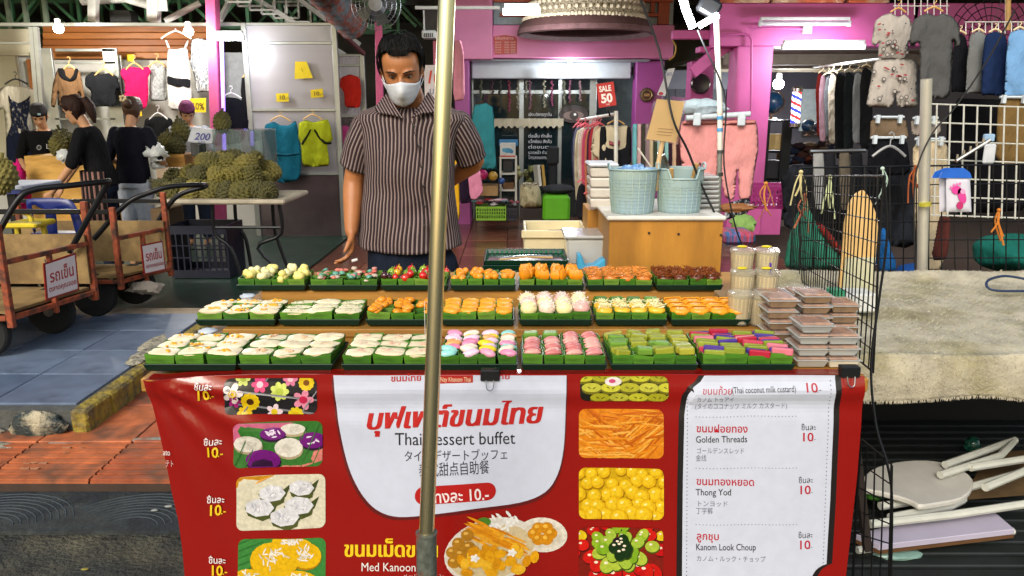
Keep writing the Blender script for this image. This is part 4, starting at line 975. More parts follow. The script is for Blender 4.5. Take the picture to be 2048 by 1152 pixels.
def hand(mb, wr, d, side, curl=.5, n=8, k=1.):
    "palm, four unequal curled fingers and a thumb; wr wrist, d down the hand, side = direction of the palm's width (thumb side +)"
    d = Vector(d).normalized(); sd = (Vector(side) - d * Vector(side).dot(d)).normalized(); pn = d.cross(sd).normalized()
    wr = Vector(wr); pc = wr + d * .085 * k
    for t in (-1.5, -.5, .5, 1.5): mb.tube([wr + d * .005 + sd * t * .010 * k, wr + d * .05 * k + sd * t * .017 * k, pc + sd * t * .019 * k], [.014 * k, .0145 * k, .011 * k], n)
    for i, ln in enumerate((.058, .075, .082, .074)):
        t = (-1.5, -.5, .5, 1.5)[i]; b0 = pc + sd * t * .019 * k - d * .008; a1 = curl * (.7 + .12 * i); dir1 = d * math.cos(a1) + pn * math.sin(a1); a2 = a1 + curl * .9; dir2 = d * math.cos(a2) + pn * math.sin(a2); a3 = a2 + curl * .6; dir3 = d * math.cos(a3) + pn * math.sin(a3)
        p1 = b0 + dir1 * ln * .48 * k; p2 = p1 + dir2 * ln * .32 * k; p3 = p2 + dir3 * ln * .26 * k
        mb.tube([b0, p1, p2, p3], [.0098 * k, .0090 * k, .0082 * k, .0062 * k], n); mb.ell(p3, .0062 * k, 7, 5)
    tb = wr + d * .025 * k + sd * .026 * k; td = (d * .75 + sd * .55 + pn * .35).normalized(); t1 = tb + td * .038 * k; t2 = t1 + (d * .95 + pn * .4).normalized() * .032 * k
    mb.tube([tb, t1, t2], [.013 * k, .0105 * k, .0075 * k], n); mb.ell(t2, .0075 * k, 7, 5)
# ---------------------------------------------------------------- the vendor
MY = 3.0
man = root('person', (P(815, 400, MY).x, MY, 0.), 'man in white face mask and striped short-sleeved shirt standing behind the dessert trays', 'person')
bd = MB()
HT = Matrix.Translation(P(809, 199, 2.96)) @ Matrix.Rotation(.05, 4, 'Z') @ Matrix.Rotation(R(-2), 4, 'Y') @ Matrix.Rotation(R(19), 4, 'X') @ Matrix.Scale(.925, 4)
head_mb(bd, HT)
nk = P(822, 222, 3.02)
limb(bd, [HT @ Vector((0, .012, .06)), P(818, 195, 3.0), nk, nk - Vector((0, 0, .06))], [.056, .056, .060, .075])
el = lambda c, rx, ry, n=20: [Vector(c) + Vector((rx * math.cos(6.2832 * i / n), ry * math.sin(6.2832 * i / n), 0)) for i in range(n)]
bd.loft([el(P(820, y, 3.0), S(wd, 3.0), dp) for y, wd, dp in ((225, 60, .06), (236, 85, .085), (270, 82, .10), (330, 78, .105), (400, 76, .10), (470, 78, .105), (520, 76, .10))])
shR, elR, wrR = P(735, 248, 3.01), P(708, 362, 3.03), P(703, 462, 2.96)
limb(bd, [shR, shR.lerp(elR, .5), elR, elR.lerp(wrR, .35), wrR], [.052, .048, .040, .040, .0265])
hand(bd, wrR, P(701, 540, 2.93) - wrR, (.25, -1, 0), .55, 10, .98)
shL, elL, wrL = P(915, 248, 3.02), P(949, 322, 3.10), P(893, 366, 3.17)
limb(bd, [shL, shL.lerp(elL, .5), elL, elL.lerp(wrL, .4), wrL], [.052, .047, .040, .038, .027])
hand(bd, wrL, (-1, .15, -.25), (0, -.3, 1), .5, 10, .98)
hipz = .88
for sx, xx in ((-1, 787), (1, 866)):
    hpz = P(xx, 500, 3.0); limb(bd, [(hpz.x, 3.0, .86), (hpz.x, 2.98, .48), (hpz.x + sx * .01, 3.01, .1)], [.085, .058, .04])
    bd.tube([(hpz.x + sx * .01, 3.04, .05), (hpz.x + sx * .012, 2.86, .04)], [.04, .035], 10)
remesh(bd, 'body', skinm, man, .0052, 5, .5)
eyes(HT, man, .75)
def mline(th):
    s, c = math.sin(th), math.cos(th)
    if s > .5: return .194 + .010 * math.exp(-((abs(c) - .62) / .16) ** 2) 
    if s > -.1: return .196 + (.098 - .196) * min(1, (.5 - s) / .37) if s > .13 else .098 + .03 * (1 - (s + .1) / .23)
    return .128 + (.03 - .128) * min(1, (-.1 - s) / .5)
hq = hair_mb(HT, mline, lambda th, t: .007 + (.010 if math.sin(th) > .3 else .006) * min(1, max(0, (t - .17) / .03)) + .004 * abs(math.cos(th)), top=.009, seed=2)
hq.build('hair', hairm, man, smooth=True, ang=180)
q = MB(); rs_ = random.Random(4)
for k in range(700):   # loose strands combed back over the crown
    th = rs_.uniform(0, 6.283); t0 = max(mline(th) + .004, rs_.uniform(.06, .225)); g = .010 + rs_.uniform(.003, .008); pts = []
    for i in range(4):
        t = min(t0 + i * .011, .234); p = hpt(th + i * .05 * rs_.uniform(-1, 1.4), t, g + .0015 * i); p.z += .010 * max(0, (t - .2) / .035); pts.append(HT @ p)
    q.tube(pts, [.0011, .0012, .001, .0004], 3)
q.build('hair_strand', hairm, man)
sc.collection.objects[-1]['kind'] = 'stuff'
# mask
q = MB(); NT, NZ = 25, 12; gr = []
for i in range(NT):
    th = R(90 + (i / (NT - 1) - .5) * 158); s_ = abs(i / (NT - 1) - .5) * 2; col = []
    zt = .103 - .016 * min(1, s_ * 1.7) - .004 * s_; zb = -.004 + .04 * s_ ** 2.5
    for k in range(NZ):
        z = zt + (zb - zt) * k / (NZ - 1); p = hpt(th, max(z, .001), .006)
        nose = math.exp(-(s_ / .22) ** 2) * math.exp(-((z - .068) / .032) ** 2) * .026; p.y -= nose + .010 * math.exp(-(s_ / .45) ** 2) * (1 - abs(k / (NZ - 1) - .5) * 1.4)
        if z < .001: p.z = z; p.y += .012
        p.y += .0012 * math.sin(k * 2.4 + i * .3)
        col.append(HT @ p)
    gr.append(col)
q.add([p for c in gr for p in c], [(i * NZ + k, i * NZ + k + 1, (i + 1) * NZ + k + 1, (i + 1) * NZ + k) for i in range(NT - 1) for k in range(NZ - 1)])
me = q.mesh(True, ang=180); mo = link('face_mask', me, M('mask', '#b9bdc2', .75, var=.06, scale=30, bump=.2, bscale=60, bdist=.003), man); md = mo.modifiers.new('s', 'SOLIDIFY'); md.thickness = .0025
for i, s in ((0, 1), (NT - 1, -1)):
    for k, e in ((1, .122), (NZ - 2, .082)): q = MB(); q.tube(catmull([gr[i][k], (gr[i][k] + (HT @ Vector((s * .082, .012, e)))) / 2 + Vector((s * .002, 0, 0)), HT @ Vector((s * .083, .014, e))], 3, False), .0016, 5); q.build('mask_strap', M('strapw', '#d5d7da', .7), mo, smooth=True)
q = MB(); q.tube(catmull([gr[NT // 2][0].lerp(gr[NT // 2][1], .2), gr[NT // 2][3], gr[NT // 2][6], gr[NT // 2][9]], 3, False), .0012, 5)
q.build('mask_seam', M('strapw', '#d5d7da', .7), mo, smooth=True)
# shirt with woven stripes that follow the cloth
def stripes(key, dark, light, per, mid=None):
    m = bpy.data.materials.new(key); m.use_nodes = True; n = m.node_tree.nodes; l = m.node_tree.links; b = n['Principled BSDF']; b.inputs['Roughness'].default_value = .85; b.inputs['Specular IOR Level'].default_value = .2
    a = n.new('ShaderNodeAttribute'); a.attribute_name = 'su'; mu = n.new('ShaderNodeMath'); mu.operation = 'MULTIPLY'; mu.inputs[1].default_value = 1 / per
    fr_ = n.new('ShaderNodeMath'); fr_.operation = 'FRACT'; rp = n.new('ShaderNodeValToRGB'); rp.color_ramp.interpolation = 'LINEAR'
    e = rp.color_ramp.elements; e[0].position = 0; e[0].color = (*L(dark), 1); e[1].position = .60; e[1].color = (*L(dark), 1)
    for p, c in ((.64, light), (.80, light), (.83, mid or dark), (.87, mid or dark), (.90, light), (.95, light), (.98, dark)):
        k = e.new(p); k.color = (*L(c), 1)
    l.new(a.outputs['Fac'], mu.inputs[0]); l.new(mu.outputs[0], fr_.inputs[0]); l.new(fr_.outputs[0], rp.inputs[0])
    nz_ = n.new('ShaderNodeTexNoise'); nz_.inputs['Scale'].default_value = 6; mr = n.new('ShaderNodeMapRange'); mr.inputs[3].default_value = .75; mr.inputs[4].default_value = 1.15
    l.new(nz_.outputs[0], mr.inputs[0]); vm = n.new('ShaderNodeVectorMath'); vm.operation = 'SCALE'; l.new(rp.outputs[0], vm.inputs[0]); l.new(mr.outputs[0], vm.inputs['Scale']); l.new(vm.outputs[0], b.inputs['Base Color'])
    return m
shirtm = stripes('striped shirt', '#2c2022', '#8e7e7a', .0140, '#504040')
def ringmesh(rings, name, m, parent, u0=0., close=True):
    "rings of points -> cloth with arc-length attribute for stripes"
    n = len(rings[0]); q = MB(); q.loft(rings, cap=False, close=close); me = bpy.data.meshes.new('m'); me.from_pydata(q.v, [], q.f)
    at = me.attributes.new('su', 'FLOAT', 'POINT'); vals = []
    mid = rings[len(rings) // 2]; acc = [0.]
    for i in range(1, n): acc.append(acc[-1] + (mid[i] - mid[i - 1]).length)
    for r_ in rings: vals += [a + u0 for a in acc]
    at.data.foreach_set('value', vals)
    for p in me.polygons: p.use_smooth = True
    o = link(name, me, m, parent); md = o.modifiers.new('s', 'SOLIDIFY'); md.thickness = .003; md.offset = -1; return o
rows = [(491, 715, 923, .135, .125), (478, 716, 921, .132, .122), (450, 722, 915, .127, .12), (420, 725, 912, .124, .117), (390, 728, 910, .122, .115), (360, 729, 909, .121, .115), (330, 730, 910, .121, .116), (300, 730, 912, .121, .118), (275, 726, 916, .118, .117), (255, 720, 924, .112, .112), (240, 713, 933, .103, .104), (229, 713, 930, .09, .09), (221, 728, 915, .078, .078), (213, 748, 896, .070, .072), (205, 766, 878, .062, .068), (198, 776, 864, .058, .066)]
NR = 96; rings = []
fine = []
for i in range(len(rows) - 1):
    for k in range(3): t = k / 3; fine.append([a + (b_ - a) * t for a, b_ in zip(rows[i], rows[i + 1])])
fine.append(list(rows[-1]))
for y, xl, xr, df, db in fine:
    a, c = P(xl, y, MY), P(xr, y, MY); cx, hw, z = (a.x + c.x) / 2, (c.x - a.x) / 2, (a.z + c.z) / 2; rg = []
    for j in range(NR):
        th = 2 * math.pi * j / NR - math.pi / 2 + math.pi; ca, sa = math.cos(th), math.sin(th); k = (abs(ca) ** 2.5 + abs(sa) ** 2.5) ** -.4
        x, yy = cx + hw * ca * k, (df if sa < 0 else db) * sa * k
        w_ = max(0, min(1, (y - 235) / 60)); ff = 1 if sa < .2 else .4
        wr = .022 * nz(x * 3.2 + 4, z * 5.5 + x * 3.5, 1.) + .009 * nz(x * 8, z * 14 - x * 7, 5.) + .004 * math.sin(z * 32 + x * 16 + 3 * nz(x * 3, z * 3, 8)) * nz(x * 4, z * 4, 3)
        hem = .010 * nz(math.cos(th) * 2.5, math.sin(th) * 2.5, 7.) * max(0, (y - 380) / 110)
        zz = z + (.016 * ca * ca - .010) * max(0, (y - 440) / 50) - (.06 * max(0, -sa) ** 2 * max(0, (215 - y) / 17) if y < 215 else 0)
        x += (.007 * nz(x * 4, z * 7 + x * 3, 2.) + .003 * nz(x * 9, z * 16, 6.)) * w_ * ff
        rg.append(Vector((x + hem * ca, MY + yy + wr * w_ * ff * (1 if sa < 0 else -1) + hem * sa, zz)))
    rings.append(rg)
sh = ringmesh(rings, 'shirt', shirtm, man, 0.)
def sleeve(p0, p1, p2, r, par, n=36):
    pts = catmull([p0, p1, p2], 6, False); rg = []
    d = (p2 - p0).normalized(); u = d.cross(Vector((0, 1, 0))).normalized(); v = u.cross(d).normalized()
    for i, p in enumerate(pts):
        t = i / (len(pts) - 1); rr = r[0] + (r[1] - r[0]) * t + .0
        rg.append([p + (u * math.cos(6.2832 * j / n) + v * math.sin(6.2832 * j / n)) * (rr + .006 * nz(j * .35, t * 4, p0.x * 9) * t + .003 * nz(j * .6, t * 9, 3)) for j in range(n)])
    tip = [p0 - d * .035 + (q - p0) * .45 for q in rg[0]]; tip2 = [p0 - d * .02 + (q - p0) * .82 for q in rg[0]]
    return ringmesh([tip, tip2] + rg, 'sleeve', shirtm, par)
sleeve(P(742, 246, 3.0), P(722, 290, 3.015), P(710, 336, 3.025), (.062, .0575), sh)
sleeve(P(908, 246, 3.01), P(930, 284, 3.04), P(943, 318, 3.075), (.062, .0575), sh)
colm = stripes('striped collar', '#2c2022', '#8e7e7a', .0140, '#504040')
def flap(pts, Ys, name, par):
    q = MB(); c = [P(x, y, Yy) for (x, y), Yy in zip(pts, Ys)]; vs = [sum((v for v in c), Vector()) / len(c) + Vector((0, -.006, 0))] + c; n = len(c)
    me = bpy.data.meshes.new('m'); me.from_pydata([tuple(v) for v in vs], [], [(0, i + 1, (i + 1) % n + 1) for i in range(n)])
    at = me.attributes.new('su', 'FLOAT', 'POINT'); at.data.foreach_set('value', [v.x * 1.2 + v.z * .9 for v in vs])
    o = link(name, me, colm, par); md = o.modifiers.new('s', 'SOLIDIFY'); md.thickness = .006
    return o
flap([(774, 186), (764, 196), (748, 216), (757, 225), (786, 228), (806, 236), (794, 218), (783, 200)], (2.99, 2.965, 2.915, 2.895, 2.878, 2.868, 2.885, 2.93), 'collar', sh)
flap([(856, 186), (866, 196), (877, 214), (868, 226), (846, 228), (822, 237), (834, 218), (845, 202)], (2.99, 2.965, 2.92, 2.895, 2.878, 2.866, 2.885, 2.93), 'collar', sh)
for x, y in ((831, 252), (842, 292), (847, 333), (850, 372), (852, 413), (852, 452)):
    q = MB(); q.lathe([(.0055, 0), (.0055, .002), (.003, .0025)], P(x - 3, y, 2.872 if y < 420 else 2.868), 10, Matrix.Rotation(R(90), 4, 'X')); q.build('button', M('button', '#1a1414', .3), sh, smooth=True)
q = MB(); q.tube([P(822, 240, 2.868), P(836, 290, 2.872), P(843, 350, 2.872), P(847, 420, 2.870), P(850, 488, 2.866)], .0025, 5, squash=.5); q.build('placket_seam', M('seam', '#241a1a', .9), sh, smooth=True)
# jeans
jean = cloth('#161d2b', 'jeans', var=.25, scale=20)
q = MB(); q.loft([el((P(818, 500, 3.0).x, 3.0, z), rx, ry, 24) for z, rx, ry in ((1.0, .155, .115), (.93, .162, .12), (.84, .165, .12), (.78, .16, .11))])
for sx, xx in ((-1, 783), (1, 868)):
    c = P(xx, 500, 3.0).x; limb(q, [(c, 3.0, .84), (c, 2.98, .48), (c + sx * .01, 3.0, .08)], [.098, .078, .07], 16)
remesh(q, 'jeans', jean, man, .009, 4)
for sx, xx in ((-1, 783), (1, 868)):
    c = P(xx, 500, 3.0).x; q = MB(); q.tube([(c + sx * .01, 3.07, .045), (c + sx * .01, 3.0, .055), (c + sx * .015, 2.9, .04), (c + sx * .018, 2.82, .03)], [.03, .045, .043, .03], 12, squash=.9); q.build('shoe', M('shoe', '#1c1a18', .5), man, smooth=True)
q = MB(); a = P(704, 522, 2.91); q.tube([a, a + Vector((.022, 0, .006))], .006, 8)
thing(q, 'marker_cap', M('capw', '#c9c4c0', .4), 'small pale cap held in the man\'s lowered hand', 'cap')
# ---------------------------------------------------------------- background figures
def figure(label, X, Y, z0, H, yaw, top, bottom, hair='bun', bend=0., arms=((-.2, -.5), (.2, -.5)), tilt=.1, hyaw=0., skin=skin2, sleeve_l=.5, apron=None, long_sleeve=False, hm=hairm, topr=1.0, ob=None):
    "arms: for each side elbow and wrist in the figure's own frame (x right, y back, z up), metres for a 1.7 m body"
    k = H / 1.7; o = root('person', (X, Y, z0), label, 'person')
    W = Matrix.Translation(Vector((X, Y, z0))) @ Matrix.Rotation(yaw, 4, 'Z') @ Matrix.Scale(k, 4)
    BN = Matrix.Translation((0, 0, .95)) @ Matrix.Rotation(bend, 4, 'X') @ Matrix.Translation((0, 0, -.95))
    t = lambda p: W @ BN @ Vector(p); u = lambda p: W @ Vector(p)
    b = MB(); HM = W @ BN @ Matrix.Translation((0, -.015, 1.455)) @ Matrix.Rotation(hyaw, 4, 'Z') @ Matrix.Rotation(tilt, 4, 'X'); head_mb(b, HM)
    limb(b, [HM @ Vector((0, .01, .05)), t((0, .01, 1.42)), t((0, .01, 1.34))], [.05 * k, .05 * k, .06 * k], 10)
    def ringl(c, rx, ry, n=16, f=t): return [f((c[0] + rx * math.cos(6.2832 * i / n), c[1] + ry * math.sin(6.2832 * i / n), c[2])) for i in range(n)]
    tor = ((.86, .16, .115), (.95, .155, .11), (1.1, .135, .10), (1.25, .155, .11), (1.35, .16, .095), (1.40, .10, .07))
    b.loft([ringl((0, 0, z), rx, ry) for z, rx, ry in tor])
    tp = MB(); tp.loft([ringl((0, 0, z), rx + .018 * topr, ry + .018 * topr) for z, rx, ry in ((.84, .16, .115), *tor[1:])])
    for s, (e, w_) in zip((-1, 1), arms):
        sh_ = t((s * .175, .0, 1.35)); e_, ww = t(e), t(w_); limb(b, [sh_, sh_.lerp(e_, .5), e_, e_.lerp(ww, .4), ww], [.047 * k, .042 * k, .035 * k, .033 * k, .023 * k], 10)
        hand(b, ww, ww - e_, W.to_3x3() @ Vector((0, -1, .2)), .6, 7, k * .95)
        en = sh_.lerp(e_, .95 if not long_sleeve else 1.); limb(tp, [sh_, en] if not long_sleeve else [sh_, e_, ww], [.062 * k, .056 * k] if not long_sleeve else [.06 * k, .05 * k, .038 * k], 12)
    for s in (-1, 1):
        limb(b, [u((s * .085, 0, .9)), u((s * .085, -.01, .48)), u((s * .09, .02, .09))], [.085 * k, .055 * k, .038 * k], 10); b.tube([u((s * .09, .04, .035)), u((s * .1, -.13, .03))], [.036 * k, .03 * k], 8)
    remesh(b, 'body', skin, o, .008, 3); remesh(tp, 'shirt', top, o, .010, 3)
    bt = MB(); bt.loft([ringl((0, 0, z), rx, ry, 16, u) for z, rx, ry in ((.98, .165, .12), (.9, .175, .13), (.8, .17, .125))])
    for s in (-1, 1): limb(bt, [u((s * .09, 0, .84)), u((s * .09, -.01, .48)), u((s * .095, .02, .12 if bottom[1] else .5))], [.1 * k, .08 * k, .065 * k], 12)
    remesh(bt, 'trousers' if bottom[1] else 'shorts', bottom[0], o, .011, 3)
    eyes(HM, o, .5)
    q = MB(); q.tube([HM @ Vector((x, y, .047)) for x, y in ((-.022, -.085), (-.008, -.0915), (.008, -.0915), (.022, -.085))], [.002, .005, .005, .002], 7, squash=.6); q.build('mouth', M('lips', '#8a4a40', .4), o, smooth=True)
    if hair == 'cap':
        c = hair_mb(HM, lambda th: .155 if math.sin(th) > .2 else .125, lambda th, tt: .014, top=.018); c.build('hat', ob or M('blackcap', '#111214', .8), o, smooth=True, ang=180)
        hair_mb(HM, lambda th: .145 if math.sin(th) > .4 else .06 if math.sin(th) > -.2 else .0, lambda th, tt: .007, top=.004).build('hair', hm, o, smooth=True, ang=180)
    else:
        ln = {'bun': .035, 'tail': .02}[hair]
        hair_mb(HM, lambda th: .19 if math.sin(th) > .5 else .12 if math.sin(th) > .05 else ln, lambda th, tt: .016, top=.016, seed=X).build('hair', hm, o, smooth=True, ang=180)
        q = MB()
        if hair == 'tail': q.tube([HM @ Vector(p) for p in ((0, .09, .17), (.0, .135, .16), (.01, .15, .1), (.01, .14, .02), (0, .12, -.05))], [.025 * k, .04 * k, .045 * k, .035 * k, .012 * k], 12)
        else: q.ell(HM @ Vector((0, .115, .15)), (.05 * k, .05 * k, .045 * k), 14, 9, jit=.08)
        q.build('ponytail' if hair == 'tail' else 'hair_bun', hm, o, smooth=True)
    return o, W, HM
navy = cloth('#12141f', 'navy tee'); blk = cloth('#0e0f12', 'black tee'); wsh = cloth('#aeb6c4', 'pale shorts'); djean = cloth('#20283a', 'dark jeans')
pk = lambda x, y, Y: P(x, y, Y)
f1, W1, H1 = figure('woman in black headscarf and black shirt looking down behind the wooden counter', P(88, 250, 7.7).x, 7.7, .03, 1.47, .25, blk, (djean, True), 'cap', .12, (((-.26, -.06, 1.1), (-.16, -.26, 1.02)), ((.25, -.06, 1.1), (.15, -.28, 1.05))), .35, .1)
q = MB(); q.box(H1 @ Vector((.02, -.094, .185)), (.03, .012, .02)); q.build('cap_badge', M('badge', '#9fc0c8', .4), f1, bevel=.004)
pr = Print(lambda x, y, l: P(x, y, 7.50 - l)); pr.text('L U', 92, 297, 9, '#b9bcc0', bold=.01); pr.ell(78, 295, 5, 5, '#8a8e94', 1); pr.ell(78, 295, 3.6, 3.6, '#16171a', 2); pr.build('shirt_print', f1)
f2, W2, H2 = figure('woman with dark ponytail in black shirt and striped apron leaning over the counter', P(192, 250, 6.6).x, 6.6, .03, 1.54, R(-78), blk, (djean, True), 'tail', .22, (((-.2, -.22, 1.12), (-.16, -.42, .93)), ((.2, -.16, 1.1), (.14, -.42, .9))), .12, -.25, hm=brownhair)
apm = stripes('striped apron', '#15110f', '#8d6a62', .045, '#5a2a2a')
rg = []
for z in (.32, .45, .6, .75, .9, 1.0):
    rg.append([W2 @ Vector(((.2 + .02 * (1 - z)) * math.cos(a), -.01 + (.17 + .03 * (1 - z)) * math.sin(a) + .008 * math.sin(a * 9), z)) for a in [R(150 + 240 * i / 30) for i in range(31)]])
ringmesh(rg, 'apron', apm, f2, 0, False)
f3, W3, H3 = figure('woman seen from behind in navy shirt and pale shorts with a flower hair clip', P(256, 250, 7.05).x, 7.05, .03, 1.52, R(172), navy, (wsh, False), 'bun', .1, (((-.27, -.02, 1.1), (-.24, -.22, 1.0)), ((.27, -.02, 1.1), (.22, -.25, 1.0))), .2, .15, hm=M('dyed hair', '#4a3020', .45, var=.5, scale=30, bump=1., bscale=90, bdist=.008))
q = MB(); c = H3 @ Vector((.02, .15, .19))
for k in range(5): q.ell(c + Vector((.022 * math.cos(k * 1.257), -.01, .022 * math.sin(k * 1.257))), (.014, .006, .014), 8, 5)
q.build('hair_clip', M('clipfl', '#d9c79a', .5), f3, smooth=True)
f4, W4, H4 = figure('person in a mauve knitted cap behind the price display', P(379, 260, 8.2).x, 8.2, .03, 1.50, .2, cloth('#8d929c', 'grey tee'), (djean, True), 'cap', .1, (((-.24, -.06, 1.12), (-.15, -.25, 1.0)), ((.24, -.06, 1.12), (.15, -.25, 1.0))), .4, .3, ob=cloth('#6d3a5c', 'mauve cap', bump=.7, bscale=60))
# ================================================================ left: clothes stalls, carts, durian table
alu = M('aluminium', '#9aa0a0', .35, metal=.7, var=.12, scale=6)
wl = root('clothes_stall_wall', (-5, 9.5, 0), 'white board wall with brown planks above, hung with clothes at the left', 'wall')
q = MB(); fb(q, -260, 112, 530, 470, 9.5, .06); q.build('board', M('white board', '#d0d0cb', .6, var=.1, scale=2), wl)
plm = [M('plank' + str(i), c, .5, var=.25, scale=5, stretch=(.4, 1, 7), bump=.15) for i, c in enumerate(('#8f5320', '#a0622a', '#84491a'))]
for k in range(5):
    q = MB(); fb(q, 84, 52 + k * 13.2, 424, 64.6 + k * 13.2, 9.42 + .006 * (k % 2), .05); q.build('plank', plm[k % 3], wl, bevel=.006)
q = MB(); fb(q, -260, 58, 62, 111, 9.4, .05); fb(q, -260, 112, 62, 340, 9.38, .05); q.build('cream_panel', M('cream panel', '#d9d3bb', .6, var=.1, scale=2), wl)
q = MB(); fb(q, 84, 118.5, 98, 460, 9.4, .06); q.build('plank', plm[0], wl, bevel=.004)
q = MB(); fb(q, 425, 105, 514, 360, 9.44, .05); q.build('grey_panel', M('grey panel', '#7d8288', .6), wl)
fm_ = root('display_frame', (P(300, 300, 8.75).x, 8.75, .03), 'long aluminium rail and posts framing the left clothes stall', 'frame')
def bars(name, rects, m, par, bevel=.003):
    for r in rects:
        q = MB(); fb(q, *r); q.build(name, m, par, bevel=bevel)
bars('rail', [(-120, 45, 660, 52, 8.75, .05), (-120, 84, 66, 88, 8.78, .03)], alu, fm_)
for a, b_ in (((63, 54), (84, 330)), ((72, 54), (94, 330))):
    q = MB(); q.bar(P(a[0], a[1], 8.8), P(b_[0], b_[1], 8.8), .045); q.build('post', alu, fm_)
f2_ = root('door_frame', (P(170, 300, 9.1).x, 9.1, .03), 'open aluminium door frame behind the brown and black tops', 'frame')
bars('stile', [(101, 96, 109, 400, 9.15, .04), (232, 96, 238, 400, 9.15, .04), (240, 110, 245, 400, 9.2, .04)], alu, f2_); bars('rail', [(109.5, 97, 231.5, 103, 9.15, .04), (109.5, 123, 231.5, 128, 9.15, .04), (109.5, 236, 231.5, 240, 9.15, .04)], alu, f2_)
# pink posts and white steel above
for nm, a, b_, Y, wd, lb in (('pink_post', (424, -20), (442, 300), 8.6, .13, 'slim pink steel post between the grey print dress and the black blouse'), ('pink_post', (757, 45), (764, 300), 8.6, .085, 'pink steel post just left of the man\'s head')):
    q = MB(); q.bar(P(*a, Y), P(b_[0], b_[1] + 160, Y), wd, wd * .8); thing(q, nm, M('post pink', '#c2507e', .5, var=.15), lb, 'post', bevel=.006)
q = MB(); q.bar(P(443, 70, 8.5), P(449, 300, 8.5), .03); thing(q, 'light_strip', M('violet strip', '#b9a0e0', .4, emit='#a070ff', es=1.5), 'thin violet lit strip along the pink post', 'light strip')
for i, (x, y0, wd, Y) in enumerate(((187, -30, .085, 9.0), (308, -30, .11, 9.0))):
    q = MB(); q.bar(P(x, y0, Y), P(x, 44, Y), wd); thing(q, 'steel_post', wm, ('white', 'broad white')[i] + ' steel post above the rail, ' + ('left' if i == 0 else 'right') + ' of the black speaker', 'post')
q = MB(); q.tube([P(165, 2, 9.3), P(250, -4, 9.2), P(305, 12, 9.1)], .05, 10); q.tube([P(330, 42, 9.1), P(400, 6, 9.2)], .035, 8); thing(q, 'steel_brace', wm, 'pair of pale round steel braces at the head of the broad white post', 'brace', smooth=True)
q = MB(); fb(q, 297, -8, 335, 22, 8.96, .012); thing(q, 'gusset_plate', wm, 'white bolted gusset plate on the broad post', 'plate')
q = MB(); fb(q, 217, 20, 262, 44, 9.2, .2); sp = thing(q, 'loudspeaker', M('black box', '#16181a', .6), 'black box loudspeaker standing above the planks', 'speaker', bevel=.008)
# ladder-like white roof girders upper left of centre
gr_ = root('roof_girder', P(520, 20, 9.4), 'white steel girder of square frames rising to the ridge', 'girder')
for i in range(6):
    x = 450 + i * 24; q = MB(); a, b_ = P(x, -24 + i * 7, 9.3 + i * .15), P(x + 52, 4 + i * 8, 9.3 + i * .15)
    q.bar((a.x, a.y, a.z), (b_.x, a.y, a.z), .022); q.bar((a.x, a.y, b_.z), (b_.x, a.y, b_.z), .022); q.bar((a.x, a.y, a.z), (a.x, a.y, b_.z), .022); q.bar((b_.x, a.y, a.z), (b_.x, a.y, b_.z), .022); q.build('frame', wm, gr_)
for a, b_ in (((470, -30), (690, 110)), ((560, -30), (720, 90)), ((440, 40), (470, -20))):
    q = MB(); q.bar(P(*a, 9.6), P(*b_, 9.9), .05); q.build('bar', wm, gr_)
bars('bar', [(432, 44, 470, 47, 8.9, .03)], wm, gr_)
# clear corrugated partition
def partition(name, x0, y0, x1, y1, Y, cross, label, sk=0.):
    o = root(name, (P((x0 + x1) / 2, y1, Y).x, Y, .03), label, 'partition'); a0, a1 = P(x0, y1, Y), P(x1, y0, Y); wd = .055
    q = MB(); q.bx(a0.x, a0.x + wd, Y, Y + .05, .03, a1.z); q.build('stile', alu, o, bevel=.004); q = MB(); q.bx(a1.x - wd, a1.x, Y, Y + .05, .03, a1.z); q.build('stile', alu, o, bevel=.004)
    zs = [a1.z] + [P(x0, c, Y).z for c in cross]
    for z in zs: q = MB(); q.bx(a0.x + wd + .001, a1.x - wd - .001, Y + .002, Y + .045, z - .03, z); q.build('rail', alu, o, bevel=.004)
    zs.append(.03)
    for i in range(len(zs) - 1):
        q = MB(); n = 40; x0_, x1_ = a0.x + wd, a1.x - wd
        vs = []
        for z in (zs[i + 1], zs[i] - .03): vs += [(x0_ + (x1_ - x0_) * k / n, Y + .02 + (.004 if k % 2 else -.004), z) for k in range(n + 1)]
        q.add(vs, [(k, k + 1, k + n + 2, k + n + 1) for k in range(n)])
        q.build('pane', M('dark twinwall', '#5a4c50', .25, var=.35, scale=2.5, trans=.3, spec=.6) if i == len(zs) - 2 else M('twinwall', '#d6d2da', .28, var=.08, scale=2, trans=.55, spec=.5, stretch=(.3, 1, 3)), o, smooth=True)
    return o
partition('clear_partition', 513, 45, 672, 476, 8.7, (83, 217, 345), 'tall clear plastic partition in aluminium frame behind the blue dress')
partition('clear_partition', 668, 108, 728, 400, 9.3, (128, 230), 'narrow plastic partition behind the red blouse')
q = MB(); q.bar(P(655, 40, 8.7), P(728, 108, 9.3), .04); thing(q, 'awning_bar', M('maroon bar', '#5a2426', .5), 'dark red awning bar sloping down behind the rolled carpet', 'bar')
